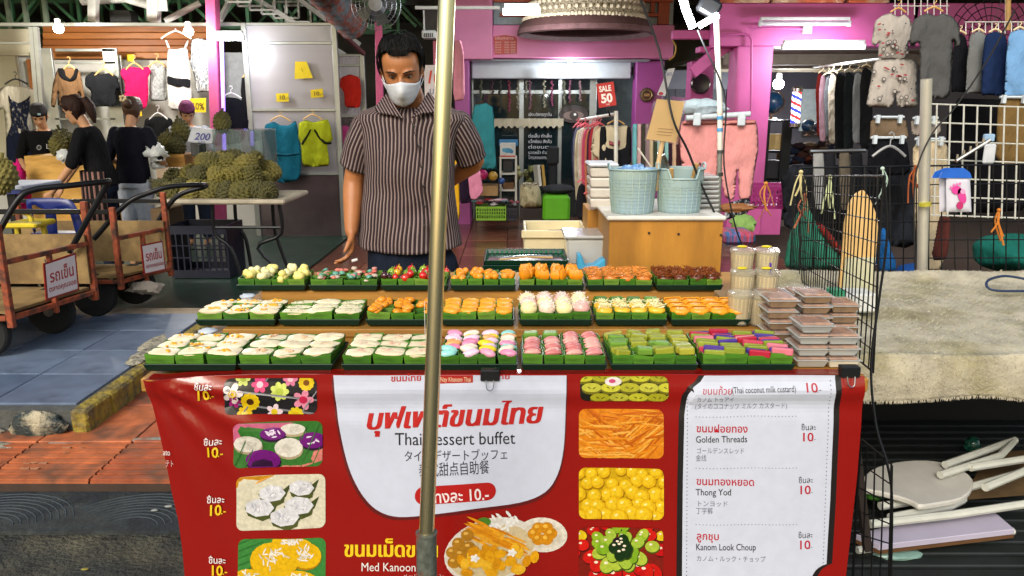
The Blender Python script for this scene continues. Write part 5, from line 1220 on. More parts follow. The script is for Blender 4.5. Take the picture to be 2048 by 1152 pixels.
# garments on the left
LG = 'clothes hung along the left stall'
K = dict(group=LG)
lace = cloth('#1d2338', 'navy lace', col2='#b9b4a8', scale=26, th=.62)
garment('dress', 'cream dress with navy lace bodice at the far left edge', [(0, 178), (12, 171), (34, 172), (56, 174), (70, 182), (81, 216), (72, 228), (63, 214), (59, 258), (66, 330), (12, 332), (12, 262), (8, 215), (-8, 226), (-10, 190)], 9.05, cloth('#cfc8b6'), 'dress', hang=(31, 158, 44, 10, 14), hcol='#3a3a3c',
        parts=(('lace_bodice', [(16, 188), (22, 200), (38, 206), (54, 198), (60, 190), (58, 220), (53, 246), (62, 270), (14, 272), (24, 248), (20, 220)], lace, .004), ('lace_skirt', [(12, 268), (40, 262), (64, 268), (65, 326), (14, 328)], cloth('#161c30', 'navy skirt'), .006)), **K)
garment('blouse', 'brown long-sleeved top with black collar', [(113, 141), (126, 135), (150, 135), (160, 142), (168, 180), (172, 216), (164, 216), (158, 182), (159, 213), (116, 214), (116, 182), (110, 216), (102, 212), (105, 170)], 9.0, cloth('#7a5c40'), hang=(138, 130, 30), parts=(('collar', [(115, 136), (128, 137), (132, 152), (140, 158), (147, 150), (150, 136), (157, 138), (152, 158), (140, 164), (126, 160), (117, 150)], cloth('#17171a'), .004),), **K)
garment('blouse', 'black sheer short-sleeved top right of the brown one', [(170, 154), (185, 143), (200, 149), (222, 145), (235, 154), (241, 176), (231, 182), (233, 213), (180, 213), (182, 182), (170, 172)], 9.0, cloth('#1a1c20'), hang=(207, 138, 36), **K)
garment('blouse', 'bright pink sleeveless top with gathered front', [(242, 138), (262, 133), (280, 136), (297, 133), (302, 143), (296, 156), (297, 195), (292, 215), (280, 222), (256, 221), (248, 210), (250, 165), (241, 150)], 9.0, cloth('#d21a5e'), hang=(268, 126, 34), **K)
garment('blouse', 'grey finely striped tank top beside the pink one', [(300, 128), (308, 126), (316, 136), (324, 126), (332, 130), (336, 165), (335, 201), (298, 203), (300, 160)], 9.05, cloth('#8d9094', col2='#b4b6b8', scale=60), hang=(314, 123, 40), **K)
garment('dress', 'white strappy dress with black band on a white hanger', [(335, 97), (352, 99), (374, 93), (380, 140), (383, 180), (385, 221), (337, 220), (333, 160)], 8.95, cloth('#d3d3d0'), 'dress', hang=(351, 62, 58, 14, 4), hcol='#e8e4dc', parts=(('black_band', [(334, 151), (350, 156), (381, 158), (381, 176), (350, 173), (334, 168)], cloth('#14151a'), .006), ('strap', [(335, 96), (330, 80), (333, 79), (341, 97)], cloth('#d8d8d4'), .0), ('strap', [(368, 95), (374, 80), (377, 80), (374, 95)], cloth('#d8d8d4'), .0)), **K)
garment('dress', 'grey and white speckled dress behind the pink post', [(382, 80), (395, 75), (415, 80), (422, 100), (422, 182), (392, 186), (388, 150), (380, 128)], 9.0, cloth('#6b7480', col2='#c5c8ca', scale=45, th=.5), 'dress', **K)
garment('blouse', 'black round-neck top low beside the navy shirted woman', [(290, 237), (315, 232), (342, 236), (347, 246), (333, 292), (290, 292), (286, 262)], 9.0, cloth('#121316'), hang=(316, 226, 36), hcol='#c8c8c8', **K)
garment('blouse', 'white top hanging right of the low black one', [(336, 250), (348, 242), (362, 248), (365, 290), (334, 292)], 9.05, cloth('#cdd0d2'), **K)
garment('blouse', 'black blouse on white hanger by the violet strip', [(435, 203), (455, 194), (475, 196), (493, 206), (498, 250), (486, 286), (440, 292), (431, 250)], 8.7, cloth('#101218'), hang=(462, 186, 40, 10, 14), hcol='#e0e0e0', **K)
garment('dress', 'long black garment half behind the clear partition', [(484, 152), (500, 147), (516, 152), (520, 242), (490, 246), (481, 186)], 9.1, cloth('#0f1013', 'black g'), 'dress', hang=(500, 142, 30), **K)
garment('dress', 'teal blue draped dress on the clear partition', [(530, 249), (548, 243), (562, 251), (578, 251), (592, 240), (597, 264), (604, 312), (601, 350), (594, 362), (560, 366), (548, 358), (543, 312), (528, 268)], 8.58, cloth('#146078'), 'dress', hang=(560, 232, 40, 10, 8), parts=(('waistband', [(543, 304), (570, 308), (600, 304), (600, 309), (570, 313), (543, 309)], cloth('#104c60'), .003),), folds=(40, .012), **K)
garment('blouse', 'lime green blouse with black trimmed ruffles', [(597, 246), (612, 240), (628, 245), (655, 237), (661, 252), (666, 280), (654, 288), (660, 331), (632, 334), (604, 332), (602, 288), (596, 276)], 8.58, cloth('#9aa41c'), hang=(625, 229, 38, 10, 8), parts=(('ruffle', [(602, 286), (612, 272), (620, 258), (623, 260), (615, 276), (604, 292)], cloth('#20240c'), .004), ('ruffle', [(630, 258), (640, 274), (652, 284), (664, 284), (662, 289), (648, 288), (636, 276), (627, 260)], cloth('#20240c'), .004)), **K)
garment('blouse', 'red flounced blouse behind the narrow partition', [(682, 155), (700, 148), (720, 155), (723, 186), (720, 216), (690, 215), (688, 184), (679, 172)], 9.15, cloth('#c22a1e'), **K)
garment('blouse', 'dark red sleeve showing left of the red blouse', [(664, 158), (674, 158), (682, 170), (674, 180), (664, 178)], 9.2, cloth('#8c1a1e'), **K)
garment('blouse', 'rose pink top below the red blouse', [(676, 256), (690, 250), (702, 256), (702, 332), (680, 332)], 9.15, cloth('#c24a86'), **K)
# yellow price notes
for pts, Y, tx, lb in (([(380, 197), (412, 196), (412, 225), (379, 224)], 8.9, '10%', 'yellow handwritten price card under the white dress'), ([(590, 123), (613, 123), (626, 156), (589, 158)], 8.66, '', 'crooked yellow paper high on the clear partition'), ([(552, 187), (577, 186), (578, 203), (553, 204)], 8.66, '10.-', 'small yellow price card above the teal dress'), ([(621, 180), (645, 177), (647, 194), (622, 196)], 8.66, '10.-', 'small yellow price card above the lime blouse'), ([(262, 223), (283, 222), (284, 232), (262, 233)], 8.9, '', 'yellow paper slip under the pink top'), ([(254, 109), (268, 109), (268, 123), (254, 123)], 9.3, '', 'yellow paper slip above the pink top')):
    q = MB(); q.prism(pts, lambda a, Y=Y: P(*a, Y), lambda a, Y=Y: P(*a, Y) + Vector((0, .003, 0))); o = thing(q, 'price_note', M('yellow paper', '#d8bd18', .8, var=.1), lb, 'note', 'yellow price notes')
    if tx: pr = Print(lambda x, y, l, Y=Y: P(x, y, Y - .002 - l)); pr.text(tx, pts[3][0] + 4, pts[3][1] - 5, (pts[3][1] - pts[0][1]) * .5, '#4a3c10', bold=.01, width=(pts[1][0] - pts[0][0]) * .7); pr.build('handwriting', o)
    else: pr = Print(lambda x, y, l, Y=Y: P(x, y, Y - .002 - l)); cx = sum(p[0] for p in pts) / 4; cy = sum(p[1] for p in pts) / 4; pr.poly([(cx - 3, cy - 4), (cx - 2, cy - 4), (cx + 2, cy + 4), (cx + 1, cy + 4)], '#7a6a14'); pr.build('pen_mark', o)
# ---------------------------------------------------------------- lamps on the left
def bulb(x, y, Y, r, power, label, col='#fff4e0', cord=None, lc=(1, .93, .82), es=26):
    c = P(x, y, Y); o = root('light_bulb', c, label, 'lamp', 'lit bulbs')
    q = MB(); q.ell(c, r, 14, 9); q.build('glass_bulb', M('lit ' + col, col, .4, var=0, emit=col, es=es), o, smooth=True)
    q = MB(); q.lathe([(r * .55, r * .8), (r * .55, r * 1.9), (r * .2, r * 2.1)], c, 12); q.build('socket', M('socket white', '#c8c8c4', .5), o, smooth=True)
    if cord: q = MB(); q.tube([c + Vector((0, 0, r * 2)), P(cord[0], cord[1], Y)], .006, 5); q.build('cord', M('cord', '#2a2a2a', .6), o)
    lamp(o, 'POINT', c + Vector((0, -r * 1.8, -r * 1.2)), power, lc, r); return o
def tube_lamp(x0, x1, y, Y, power, label, rad=.018, es=20, y1=None, lit=True, down=True, col='#f4f8ff', D=None):
    a, b_ = P(x0, y, Y), P(x1, y1 if y1 is not None else y, Y); o = root('tube_light', (a + b_) / 2, label, 'lamp', 'fluorescent tube lights')
    q = MB(); q.tube([a, b_], rad, 12); q.build('tube', M('lit tube' + col, col, .4, var=0, emit=col, es=es) if lit else M('dead tube', '#c9c4cf', .4), o, smooth=True)
    q = MB(); up = Vector((0, .0, rad + .022)); q.bar(a + up, b_ + up, .05, .03); q.build('housing', M('lamp housing', '#c4c6c6', .5), o, bevel=.004)
    q = MB()
    for e in (a, b_): q.box(e, (.03, .04, .055))
    q.build('end_cap', M('lamp housing', '#c4c6c6', .5), o, bevel=.004)
    if lit:
        c = (a + b_) / 2; l = lamp(o, 'POINT', c + Vector((0, -.1, -rad - .08)), power, (.96, .98, 1), .12)
    return o
bulb(117, 57, 8.5, .05, 42, 'round lit bulb over the planks above the brown top')
bulb(377, 63, 8.5, .05, 38, 'round lit bulb above the speckled dress')
tube_lamp(434, 486, 75, 8.3, 14, 'short bright tube lamp beside the pink post', .03, 22)
# ---------------------------------------------------------------- fan, rolled carpet, roof clutter above the man
o = root('wall_fan', P(752, 16, 7.6), 'grey wire-guarded fan hanging above the man', 'fan'); c = P(752, 8, 7.6)
rot = Matrix.Rotation(R(98), 4, 'X')
q = MB()
for rr in (.23, .19, .15, .10): q.tube([c + rot @ Vector((rr * math.cos(a), rr * math.sin(a), .05 * (1 - rr / .23))) for a in [R(i * 12) for i in range(30)]], .003, 4, closed=True)
for i in range(40): a = R(i * 9); q.tube([c + rot @ Vector((.05 * math.cos(a), .05 * math.sin(a), .055)), c + rot @ Vector((.23 * math.cos(a + .2), .23 * math.sin(a + .2), 0))], .0016, 3)
q.build('guard', M('fan guard', '#8c9196', .4, metal=.4), o)
q = MB(); q.lathe([(.0, .07), (.06, .065), (.065, .04), (.06, .02)], c, 20, rot); q.build('hub_cap', M('fan cap', '#9ca0a4', .4), o, smooth=True)
for i in range(5):
    a = R(i * 72); q = MB(); q.loft([[c + rot @ Vector((r_ * math.cos(a + s) , r_ * math.sin(a + s), .01 + .03 * s + dz)) for s, dz in ((-w_, 0), (w_, 0), (w_, .004), (-w_, .004))] for r_, w_ in ((.06, .25), (.13, .42), (.2, .32))]); q.build('blade', M('fan blade', '#596066', .35, alpha=.9), o, smooth=True)
q = MB(); q.tube([c + Vector((0, .06, 0)), c + Vector((0, .22, -.02))], .05, 14); q.tube([c + Vector((0, .16, 0)), c + Vector((0, .16, .5))], .02, 8); q.build('motor', M('fan motor', '#5c6064', .5), o, smooth=True)
# rolled carpet
a, b_ = P(632, -30, 7.9), P(708, 52, 8.6); d = (b_ - a); u, v = frame(d); q = MB(); n = 26; m_ = 28
rings = [[a + d * (i / m_) + (u * math.cos(6.2832 * j / n) + v * math.sin(6.2832 * j / n)) * (.15 + .012 * math.sin(i * 1.9) + .01 * nz(j * .4, i * .5, 3)) for j in range(n)] for i in range(m_ + 1)]
q.loft(rings); me = q.mesh(True, ang=60); cr = link('rolled_carpet', me, None)
m = M('carpet', '#7a4438', .95, col2='#59646a', scale=9, th=.5, var=.35, bump=.6, bscale=50, stretch=(1.5, 1.5, .6)); me.materials.append(m)
tag(cr, 'rolled red and grey woven carpet slung under the roof', 'carpet')
q = MB(); fb(q, 830, 12, 1000, 18, 8.8, .05); fb(q, 900, 18.5, 906, 70, 8.8, .04); fb(q, 846, 20, 850, 62, 8.9, .03); thing(q, 'sign_frame', wm, 'pale angle-iron frame under the roof right of the fan', 'frame')
q = MB(); fb(q, 850, 20, 899, 66, 9.0, .05); thing(q, 'roof_board', M('dark board', '#37322e', .8, var=.3), 'dark brown board behind the angle-iron frame', 'board')
q = MB(); fb(q, 843, 60, 872, 76, 8.7, .2); ac = thing(q, 'control_box', M('white box', '#bfc3c2', .5), 'small white box with slats beside the man\'s head', 'box', bevel=.01)
for k in range(5): q = MB(); fb(q, 848 + k * 4, 66, 850 + k * 4, 74, 8.69, .008); q.build('slat', M('slat dark', '#2a2c2c', .5), ac)
# white board with red 10 behind the man
q = MB(); fb(q, 848, 130, 900, 196, 6.9, .008); o = thing(q, 'price_board', M('board w', '#cfcad0', .5), 'white price board with red number beside the man\'s ear', 'sign', bevel=.002)
pr = Print(lambda x, y, l: P(x, y, 6.898 - l)); pr.text('100', 851, 166, 25, '#c0281c', bold=.02, shear=.2, width=40); pr.text('บาท', 858, 188, 13, '#5a6a90', width=26); pr.build('lettering', o)
# ---------------------------------------------------------------- counter and durians
q = MB(); fb(q, 47, 312, 206, 500, 7.05, .55); ctr = thing(q, 'plywood_counter', M('ply yellow', '#b0812e', .5, col2='#c79a48', scale=2.5, var=.2, stretch=(1, 1, 3), bump=.08), 'yellowish plywood counter in front of the headscarf woman', 'counter', bevel=.006)
def durian_mesh(seed, r):
    q = MB(); rnd_ = random.Random(seed); n, m_ = 30, 19; q.ell((0, 0, 0), 1, n, m_); vs = []
    for i, v in enumerate(q.v):
        s = 1 + .09 * noise.noise(Vector(v) * 1.6 + Vector((seed, 0, 0))) ; j, k = (i - 1) % n, (i - 1) // n
        s *= 1.09 if j % 2 == (k // 2) % 2 and k % 2 == 0 else .95
        vs.append((v[0] * r[0] * s, v[1] * r[1] * s, v[2] * r[2] * s))
    q.v = vs; q.tube([(0, 0, r[2] * .9), (.005, 0, r[2] * 1.3)], .012, 6); return q.mesh()
dm = [M('durian' + str(i), c, .75, var=.35, scale=14, bump=.2) for i, c in enumerate(('#504c1c', '#5c5622', '#403e18', '#6a6228'))]
dms = [durian_mesh(s, r_) for s, r_ in ((1, (.085, .085, .11)), (5, (.095, .09, .12)), (9, (.08, .085, .095)))]
def durian(px, py, Y, k, label, group, lie=True):
    me = dms[k % 3]; o = bpy.data.objects.new('durian', me); sc.collection.objects.link(o)
    if not me.materials: me.materials.append(dm[0])
    o.location = P(px, py, Y); o.rotation_euler = (R(70 + random.uniform(-30, 30)) if lie else R(random.uniform(-15, 15)), random.uniform(-.4, .4), random.uniform(0, 6.3)); s = random.uniform(.9, 1.08); o.scale = (s, s, s)
    o.material_slots[0].link = 'OBJECT'; o.material_slots[0].material = random.choice(dm); tag(o, label, 'durian', group)
DG = 'durians heaped on the folding table'
for row, (y, xs, Y) in enumerate(((383, (345, 382, 420, 450, 487, 520, 538), 6.35), (377, (330, 365, 402, 440, 476, 508), 6.5), (352, (395, 432, 470, 505), 6.45), (358, (350, 385, 415, 455, 492, 528), 6.65), (328, (425, 455, 490), 6.6), (322, (410, 445, 478, 512), 6.75), (340, (535, 500), 6.85))):
    for i, x in enumerate(xs): durian(x + random.uniform(-4, 4), y + random.uniform(-3, 3), Y, row + i, 'spiky durian on the folding table, %s from left in the %s' % (ORDN[i], ('front bottom layer', 'second bottom layer', 'front middle layer', 'rear middle layer', 'upper layer', 'upper rear layer', 'far right rear layer')[row]), DG)
for i, (x, y, Y, lb) in enumerate(((118, 292, 7.1, 'spiky durian at the front of three on the plywood counter'), (128, 283, 7.25, 'spiky durian at the back of three on the plywood counter'), (149, 291, 7.2, 'spiky durian on the counter nearest the ponytail woman'), (362, 262, 7.5, 'upper durian of the stack left of the price display'), (336, 291, 7.45, 'lower left durian under the price display'), (354, 291, 7.4, 'lower middle durian under the price display'), (444, 245, 7.2, 'single brown durian on the glass case'), (4, 352, 5.4, 'durian at the left edge above the pink cloth'))): durian(x, y, Y, i, lb, 'durians set apart', False)
tb = root('folding_table', (P(440, 400, 6.6).x, 6.6, .03), 'white folding table with black bent legs under the durian heap', 'table')
TA, TB = P(300, 398, 6.25).x, P(572, 392, 6.25).x; tz = P(440, 408, 6.25).z
q = MB(); q.bx(TA, TB, 6.2, 6.95, tz, tz + .04); q.build('table_top', M('table white', '#a09886', .6, col2='#8d8674', scale=6, th=.62, var=.15), tb, bevel=.012)
blkm = M('black pipe', '#15171a', .4, metal=.5)
for x0, x1, y in ((425, 470, 6.3), (558, 520, 6.3), (470, 520, 6.8), (545, 565, 6.85)):
    a = P(x0, 408, y); b_ = G(x1, 576 if x0 == 425 else 530, .03); q = MB(); q.tube(catmull([(a.x, y, tz), (a.x + .0, y, tz - .25), ((a.x + b_.x) / 2 + .02, y, .32), (b_.x if x0 == 425 else a.x + .1, y, .03)], 4, False), .016, 8); q.build('leg', blkm, tb, smooth=True)
q = MB(); a = P(430, 440, 6.3); q.tube([(a.x, 6.3, tz - .2), (a.x + .55, 6.3, tz - .2)], .012, 6); q.build('stretcher', blkm, tb, smooth=True)
# navy crate below
def crate(name, label, x0, y0, x1, y1, Y, D, m, n=8, rows=3, cat='crate', group=None):
    a, b_ = P(x0, y1, Y), P(x1, y0, Y); o = root(name, ((a.x + b_.x) / 2, Y + D / 2, a.z), label, cat, group); t = .012; W_ = b_.x - a.x; H_ = b_.z - a.z
    q = MB(); q.bx(a.x, b_.x, Y, Y + D, a.z, a.z + t)
    for yy in (Y, Y + D - t):
        q.bx(a.x, b_.x, yy, yy + t, b_.z - H_ * .16, b_.z); q.bx(a.x, b_.x, yy, yy + t, a.z + t, a.z + H_ * .15)
        for i in range(n + 1): xx = a.x + (W_ - t) * i / n; q.bx(xx, xx + t, yy + .001, yy + t - .001, a.z + H_ * .15, b_.z - H_ * .16)
        for r_ in range(1, rows): zz = a.z + H_ * (.15 + .69 * r_ / rows); q.bx(a.x, b_.x, yy + .002, yy + t - .002, zz, zz + t * .8)
    for xx in (a.x, b_.x - t): q.bx(xx, xx + t, Y + t, Y + D - t, a.z + t, b_.z)
    q.build('basket', m, o); return o
crate('plastic_crate', 'dark navy slatted plastic crate under the durian table', 345, 452, 452, 556, 6.45, .4, M('navy plastic', '#0f1426', .4), 9, 3)
q = MB(); fb(q, 300, 418, 345, 500, 6.6, .3); thing(q, 'cardboard_box', M('carton dark', '#5e4a30', .8, var=.2), 'brown carton under the left end of the durian table', 'box', bevel=.004)
q = MB(); fb(q, 330, 309, 372, 345, 7.25, .3); thing(q, 'wooden_box', wood, 'small plywood box carrying the durians by the price display', 'box', bevel=.004)
o = root('price_display', P(400, 300, 7.1), 'tilted white price display reading 200 on a dark stand', 'sign'); cs = [(384, 254), (433, 259), (424, 288), (374, 284)]
q = MB(); q.prism(cs, lambda a: P(a[0], a[1], 7.1), lambda a: P(a[0], a[1], 7.1) + Vector((0, .05, 0))); q.build('screen', M('disp', '#b9c0cc', .4), o, bevel=.006)
pr = Print(lambda x, y, l: P(x, y, 7.098 - l)); pr.text('200', 388, 279, 14, '#3a3f8c', bold=.015, shear=.25, rot=.06, width=32); pr.text('บาท', 395, 286, 5, '#4a4f8c', width=14); pr.build('digits', o)
q = MB(); fb(q, 380, 286, 404, 312, 7.2, .12); q.tube([P(398, 288, 7.16), P(398, 330, 7.16)], .02, 8); q.build('stand', M('scale black', '#2c3236', .4), o, bevel=.006)
o = root('glass_case', P(470, 300, 7.0), 'low glass display case beside the blue dress', 'case'); a, b_ = P(430, 330, 7.0), P(524, 262, 7.0)
gl = M('case glass', '#9fb8b0', .05, var=0, trans=.85, alpha=.7)
for r_ in ((a.x, b_.x, 7.0, 7.008, a.z, b_.z), (b_.x - .008, b_.x, 7.01, 7.4, a.z, b_.z), (a.x, b_.x, 7.0, 7.4, b_.z + .001, b_.z + .012)):
    q = MB(); q.bx(*r_); q.build('pane', gl, o)
q = MB(); q.bx(a.x, b_.x, 7.01, 7.4, a.z - .03, a.z); q.build('base', alu, o)
for k, (x, y, r_, lb) in enumerate(((128, 312, .06, 'crumpled white plastic bag on the plywood counter'), (312, 305, .09, 'crumpled white plastic bag right of the navy shirted woman'), (318, 328, .07, 'white polystyrene wrap on a small carton beside the durians'))):
    lump(P(x, y, 6.95 + .1 * k), (r_, r_ * .8, r_ * .9), 40 + k, M('white bag', '#c6cbcc', .35, var=.12, bump=.5, bscale=25, bdist=.02), 'plastic_bag', None, 16, .5); tag(sc.collection.objects[-1], lb, 'bag')
q = MB(); fb(q, 312, 338, 360, 372, 6.9, .25); thing(q, 'small_carton', M('carton pale', '#9c8a74', .8, col2='#a85a4a', scale=9, th=.6), 'small pale carton left of the durian heap', 'box', bevel=.004)
lump(P(40, 375, 6.9), (.07, .08, .22), 51, cloth('#c01c6c'), 'pink_cloth', None, 16, .35); tag(sc.collection.objects[-1], 'bright pink cloth hanging left of the plywood counter', 'cloth')
q = MB(); fb(q, -80, 372, 46, 380, 5.6, .5); tt = thing(q, 'side_table', M('blue white top', '#aeb8cc', .4), 'pale table edge with blue rim at the left border', 'table', bevel=.006)
q = MB(); fb(q, -80, 380.5, 46, 388, 5.61, .48); q.build('rim', M('rim blue', '#1a2a6a', .4), tt)
q = MB(); fb(q, -60, 388.5, -50, 560, 5.65, .03); fb(q, 30, 388.5, 36, 545, 5.65, .03); q.build('leg', blkm, tt)
# ---------------------------------------------------------------- hand carts
rust = M('rusty orange steel', '#8f3f1c', .65, col2='#3f2416', scale=13, th=.54, var=.35, bump=.4, bscale=50, bdist=.004)
ply2 = M('cart ply', '#8d7448', .75, col2='#6d5632', scale=4, var=.25, bump=.2)
tyre = M('tyre', '#101110', .85, bump=.3)
def wheel(c, r, wd, par, ax='X'):
    rot = Matrix.Rotation(R(90), 4, 'Y') if ax == 'X' else Matrix.Rotation(R(90), 4, 'X')
    w_ = MB(); w_.lathe([(r * .62, -wd / 2), (r * .93, -wd / 2), (r, -wd / 3), (r, wd / 3), (r * .93, wd / 2), (r * .62, wd / 2)], c, 26, rot); o = w_.build('wheel', tyre, par, smooth=True)
    w_ = MB(); w_.lathe([(r * .12, -wd * .6), (r * .3, -wd * .42), (r * .63, -wd * .42), (r * .63, wd * .42), (r * .3, wd * .42), (r * .12, wd * .6)], c, 20, rot); w_.build('rim', M('rim grey', '#6a6258', .5, metal=.5), o, smooth=True)
def cart(label, n0, n1, ln, zd, zt, ztop, hnd, z0):
    "n0,n1: near and far corner of the end we see (x,y); the bed runs to -x by ln"
    o = root('hand_cart', ((n0[0] + n1[0]) / 2 - ln / 2, (n0[1] + n1[1]) / 2, z0), label, 'cart', 'rusty hand carts')
    A, B = Vector((*n0, 0)), Vector((*n1, 0)); Z = lambda v, z: Vector((v.x, v.y, z)); F = Vector((-ln, .0, 0)); s = .033
    for v, zz in ((A, ztop), (B, ztop + .05), (A.lerp(B, .5), zt)):
        q = MB(); q.bar(Z(v, zd - .05), Z(v, zz), s if v != A.lerp(B, .5) else .026); q.build('post', rust, o, bevel=.003)
    for v in (A + F, B + F):
        q = MB(); q.bar(Z(v, zd - .05), Z(v, ztop), s); q.build('post', rust, o, bevel=.003)
    for a_, b_, z in ((A, B, zd), (A, B, zt), (A + F, B + F, zd), (A, A + F, zd), (B, B + F, zd), (A, A + F, ztop - .03), (B, B + F, zt), (B, B + F, ztop - .01)):
        dd = (b_ - a_).normalized() * .02; q = MB(); q.bar(Z(a_ + dd, z), Z(b_ - dd, z), s * .8); q.build('rail', rust if z < ztop - .05 else blkm, o, bevel=.003)
    q = MB(); q.add([Z(A + Vector((-.02, .02, 0)), zd + .02), Z(B + Vector((-.02, -.02, 0)), zd + .02), Z(B + F, zd + .02), Z(A + F, zd + .02)] + [Z(A + Vector((-.02, .02, 0)), zd + .035), Z(B + Vector((-.02, -.02, 0)), zd + .035), Z(B + F, zd + .035), Z(A + F, zd + .035)], [(3, 2, 1, 0), (4, 5, 6, 7), (0, 1, 5, 4), (1, 2, 6, 5), (2, 3, 7, 6), (3, 0, 4, 7)]); q.build('deck_board', ply2, o)
    q = MB(); v = Vector((0, .035, 0)); q.bar(Z(B - v, (zd + zt) / 2 + .06), Z(B + F - v, (zd + zt) / 2 + .06), .012, zt - zd); q.build('side_board', ply2, o)
    q = MB(); q.tube(catmull(hnd, 5, False), .0165, 10); q.build('handle', blkm, o, smooth=True)
    r = .14
    for xx in (-.14, -.14 - .0):
        pass
    for t in (.12, .88):
        c = A.lerp(B, t) + Vector((-.22, 0, 0)); wheel(Z(c, z0 + r), r, .06, o, 'Y'); c = c + Vector((-ln + .5, 0, 0)); wheel(Z(c, z0 + r), r, .06, o, 'Y')
        q = MB(); q.bar(Z(A.lerp(B, t) + Vector((-.22, 0, 0)), z0 + r), Z(A.lerp(B, t) + Vector((-.22, 0, 0)), zd), .03); q.build('axle_bracket', rust, o)
    return o
h1 = [P(-6, 470, 4.0), P(34, 402, 4.05), P(66, 380, 4.1), P(140, 371, 4.2), P(208, 364, 4.35), P(214, 368, 4.42), P(180, 430, 4.45), P(139, 504, 4.5)]
cart('near rusty orange hand cart with black pipe handle at the left edge', (-2.66, 3.97), (-2.535, 4.58), 1.1, .36, .66, .86, h1, .122)
h2 = [P(188, 478, 4.95), P(252, 408, 4.95), P(300, 385, 5.0), P(342, 373, 5.05), P(402, 370, 5.15), P(408, 374, 5.3), P(350, 396, 5.3), P(300, 470, 5.3)]
cart('farther rusty orange hand cart beside the durian table', (-2.515, 4.86), (-2.375, 5.28), 1.0, .36, .64, .84, h2, .122)
def qsign(cs, Ys, l1, l2, label):
    "thin board on four corners tl,tr,br,bl given as pixels with their distances"
    W_ = [P(*c, Y) for c, Y in zip(cs, Ys)]
    def sf(u, v, l=0.):
        p = (W_[0] * (1 - u) + W_[1] * u) * (1 - v) + (W_[3] * (1 - u) + W_[2] * u) * v; n = (W_[1] - W_[0]).cross(W_[3] - W_[0]).normalized()
        if n.y > 0: n = -n
        return p + n * l
    q = MB(); q.add([sf(0, 0, .002), sf(1, 0, .002), sf(1, 1, .002), sf(0, 1, .002), sf(0, 0, -.003), sf(1, 0, -.003), sf(1, 1, -.003), sf(0, 1, -.003)], [(0, 1, 2, 3), (7, 6, 5, 4), (0, 4, 5, 1), (1, 5, 6, 2), (2, 6, 7, 3), (3, 7, 4, 0)])
    o = thing(q, 'cart_sign', M('sign red', '#8a1c16', .4), label, 'sign', 'cart signs')
    pr = Print(lambda x, y, l: sf(x / 100, y / 100, .002 + l), .0012); pr.poly([(5, 5), (95, 5), (95, 95), (5, 95)], '#d6cfd0', 1); pr.text(l1, 14, 56, 30, '#a01a1e', 2, bold=.014, width=72); pr.text(l2, 9, 80, 13, '#a01a1e', 2, bold=.012, width=82); pr.build('lettering', o); 
    q = MB()
    for u in (.08, .92): q.tube([sf(u, .03, .004), sf(u, -.08, -.004)], .003, 5)
    q.build('tie_wire', M('steel wire', '#a8a8a8', .25, metal=1), o)
qsign([(86, 527), (151, 505), (158, 580), (92, 601)], (4.12, 4.4, 4.4, 4.12), 'รถเข็น', 'ตลาดคุณจอย', 'white red-edged Thai sign wired to the near hand cart')
qsign([(281, 490), (325, 481), (331, 540), (288, 550)], (4.93, 5.16, 5.16, 4.93), 'รถเข็น', 'ตลาดคุณจอย', 'white red-edged Thai sign wired to the farther hand cart')
# blue plastic chair riding on the near cart
ch = root('plastic_chair', (P(110, 460, 4.95).x, 4.95, .397), 'dark blue plastic chair with slotted back riding on the farther hand cart', 'chair'); bm2 = M('blue plastic', '#0c1f62', .35, var=.08)
Yc = 4.95; q = MB(); oc = px2([(52, 408), (58, 398), (80, 396), (120, 396), (142, 402), (155, 418), (168, 462), (156, 470), (150, 462), (140, 428), (128, 420), (112, 424), (116, 470), (96, 470), (90, 425), (76, 414), (64, 412), (72, 462), (66, 462)], Yc)
sheet(q, [tuple(p) for p in catmull(oc, 2)], Yc, .012, (3, .001), step=.018, wedge=.015, seed=1.); q.build('backrest', bm2, ch, smooth=True, ang=60)
q = MB(); fb(q, 78, 402, 104, 409, Yc - .012, .003); q.build('handle_slot', M('slot', '#8f7c4a', .6), ch, bevel=.001)
a, b_ = P(60, 466, Yc), P(160, 466, Yc); q = MB(); q.bx(a.x, b_.x, Yc - .02, Yc + .12, a.z - .03, a.z); q.build('seat', bm2, ch, bevel=.012)
for x in (a.x + .03, b_.x - .03):
    for y in (Yc, Yc + .1): q = MB(); q.bar((x, y, .397), (x, y, a.z - .031), .04); q.build('leg', bm2, ch, bevel=.005)
st_ = root('stool', (P(36, 460, 4.5).x, 4.5, .3), 'small yellow plastic stool at the left edge behind the cart handle', 'stool'); q = MB(); c = P(38, 440, 4.6); q.tube([c + Vector((.075 * math.cos(a), 0, .05 * math.sin(a))) for a in [R(-10 + 20 * i) for i in range(11)]], .014, 8); q.build('handle', M('yel plastic', '#c9b428', .4), st_, smooth=True)
q = MB(); q.box(c + Vector((0, .1, -.035)), (.2, .22, .03)); q.build('seat', M('yel plastic', '#c9b428', .4), st_, bevel=.008)
for sx in (-1, 1): q = MB(); q.bar(c + Vector((sx * .08, .1, -.05)), c + Vector((sx * .085, .1, -.22)), .025); q.build('leg', M('yel plastic', '#c9b428', .4), st_)
lump(P(290, 575, 5.0), (.10, .06, .04), 61, cloth('#8d857a'), 'rag', None, 16, .5); tag(sc.collection.objects[-1], 'grey rag hanging under the farther hand cart', 'rag')
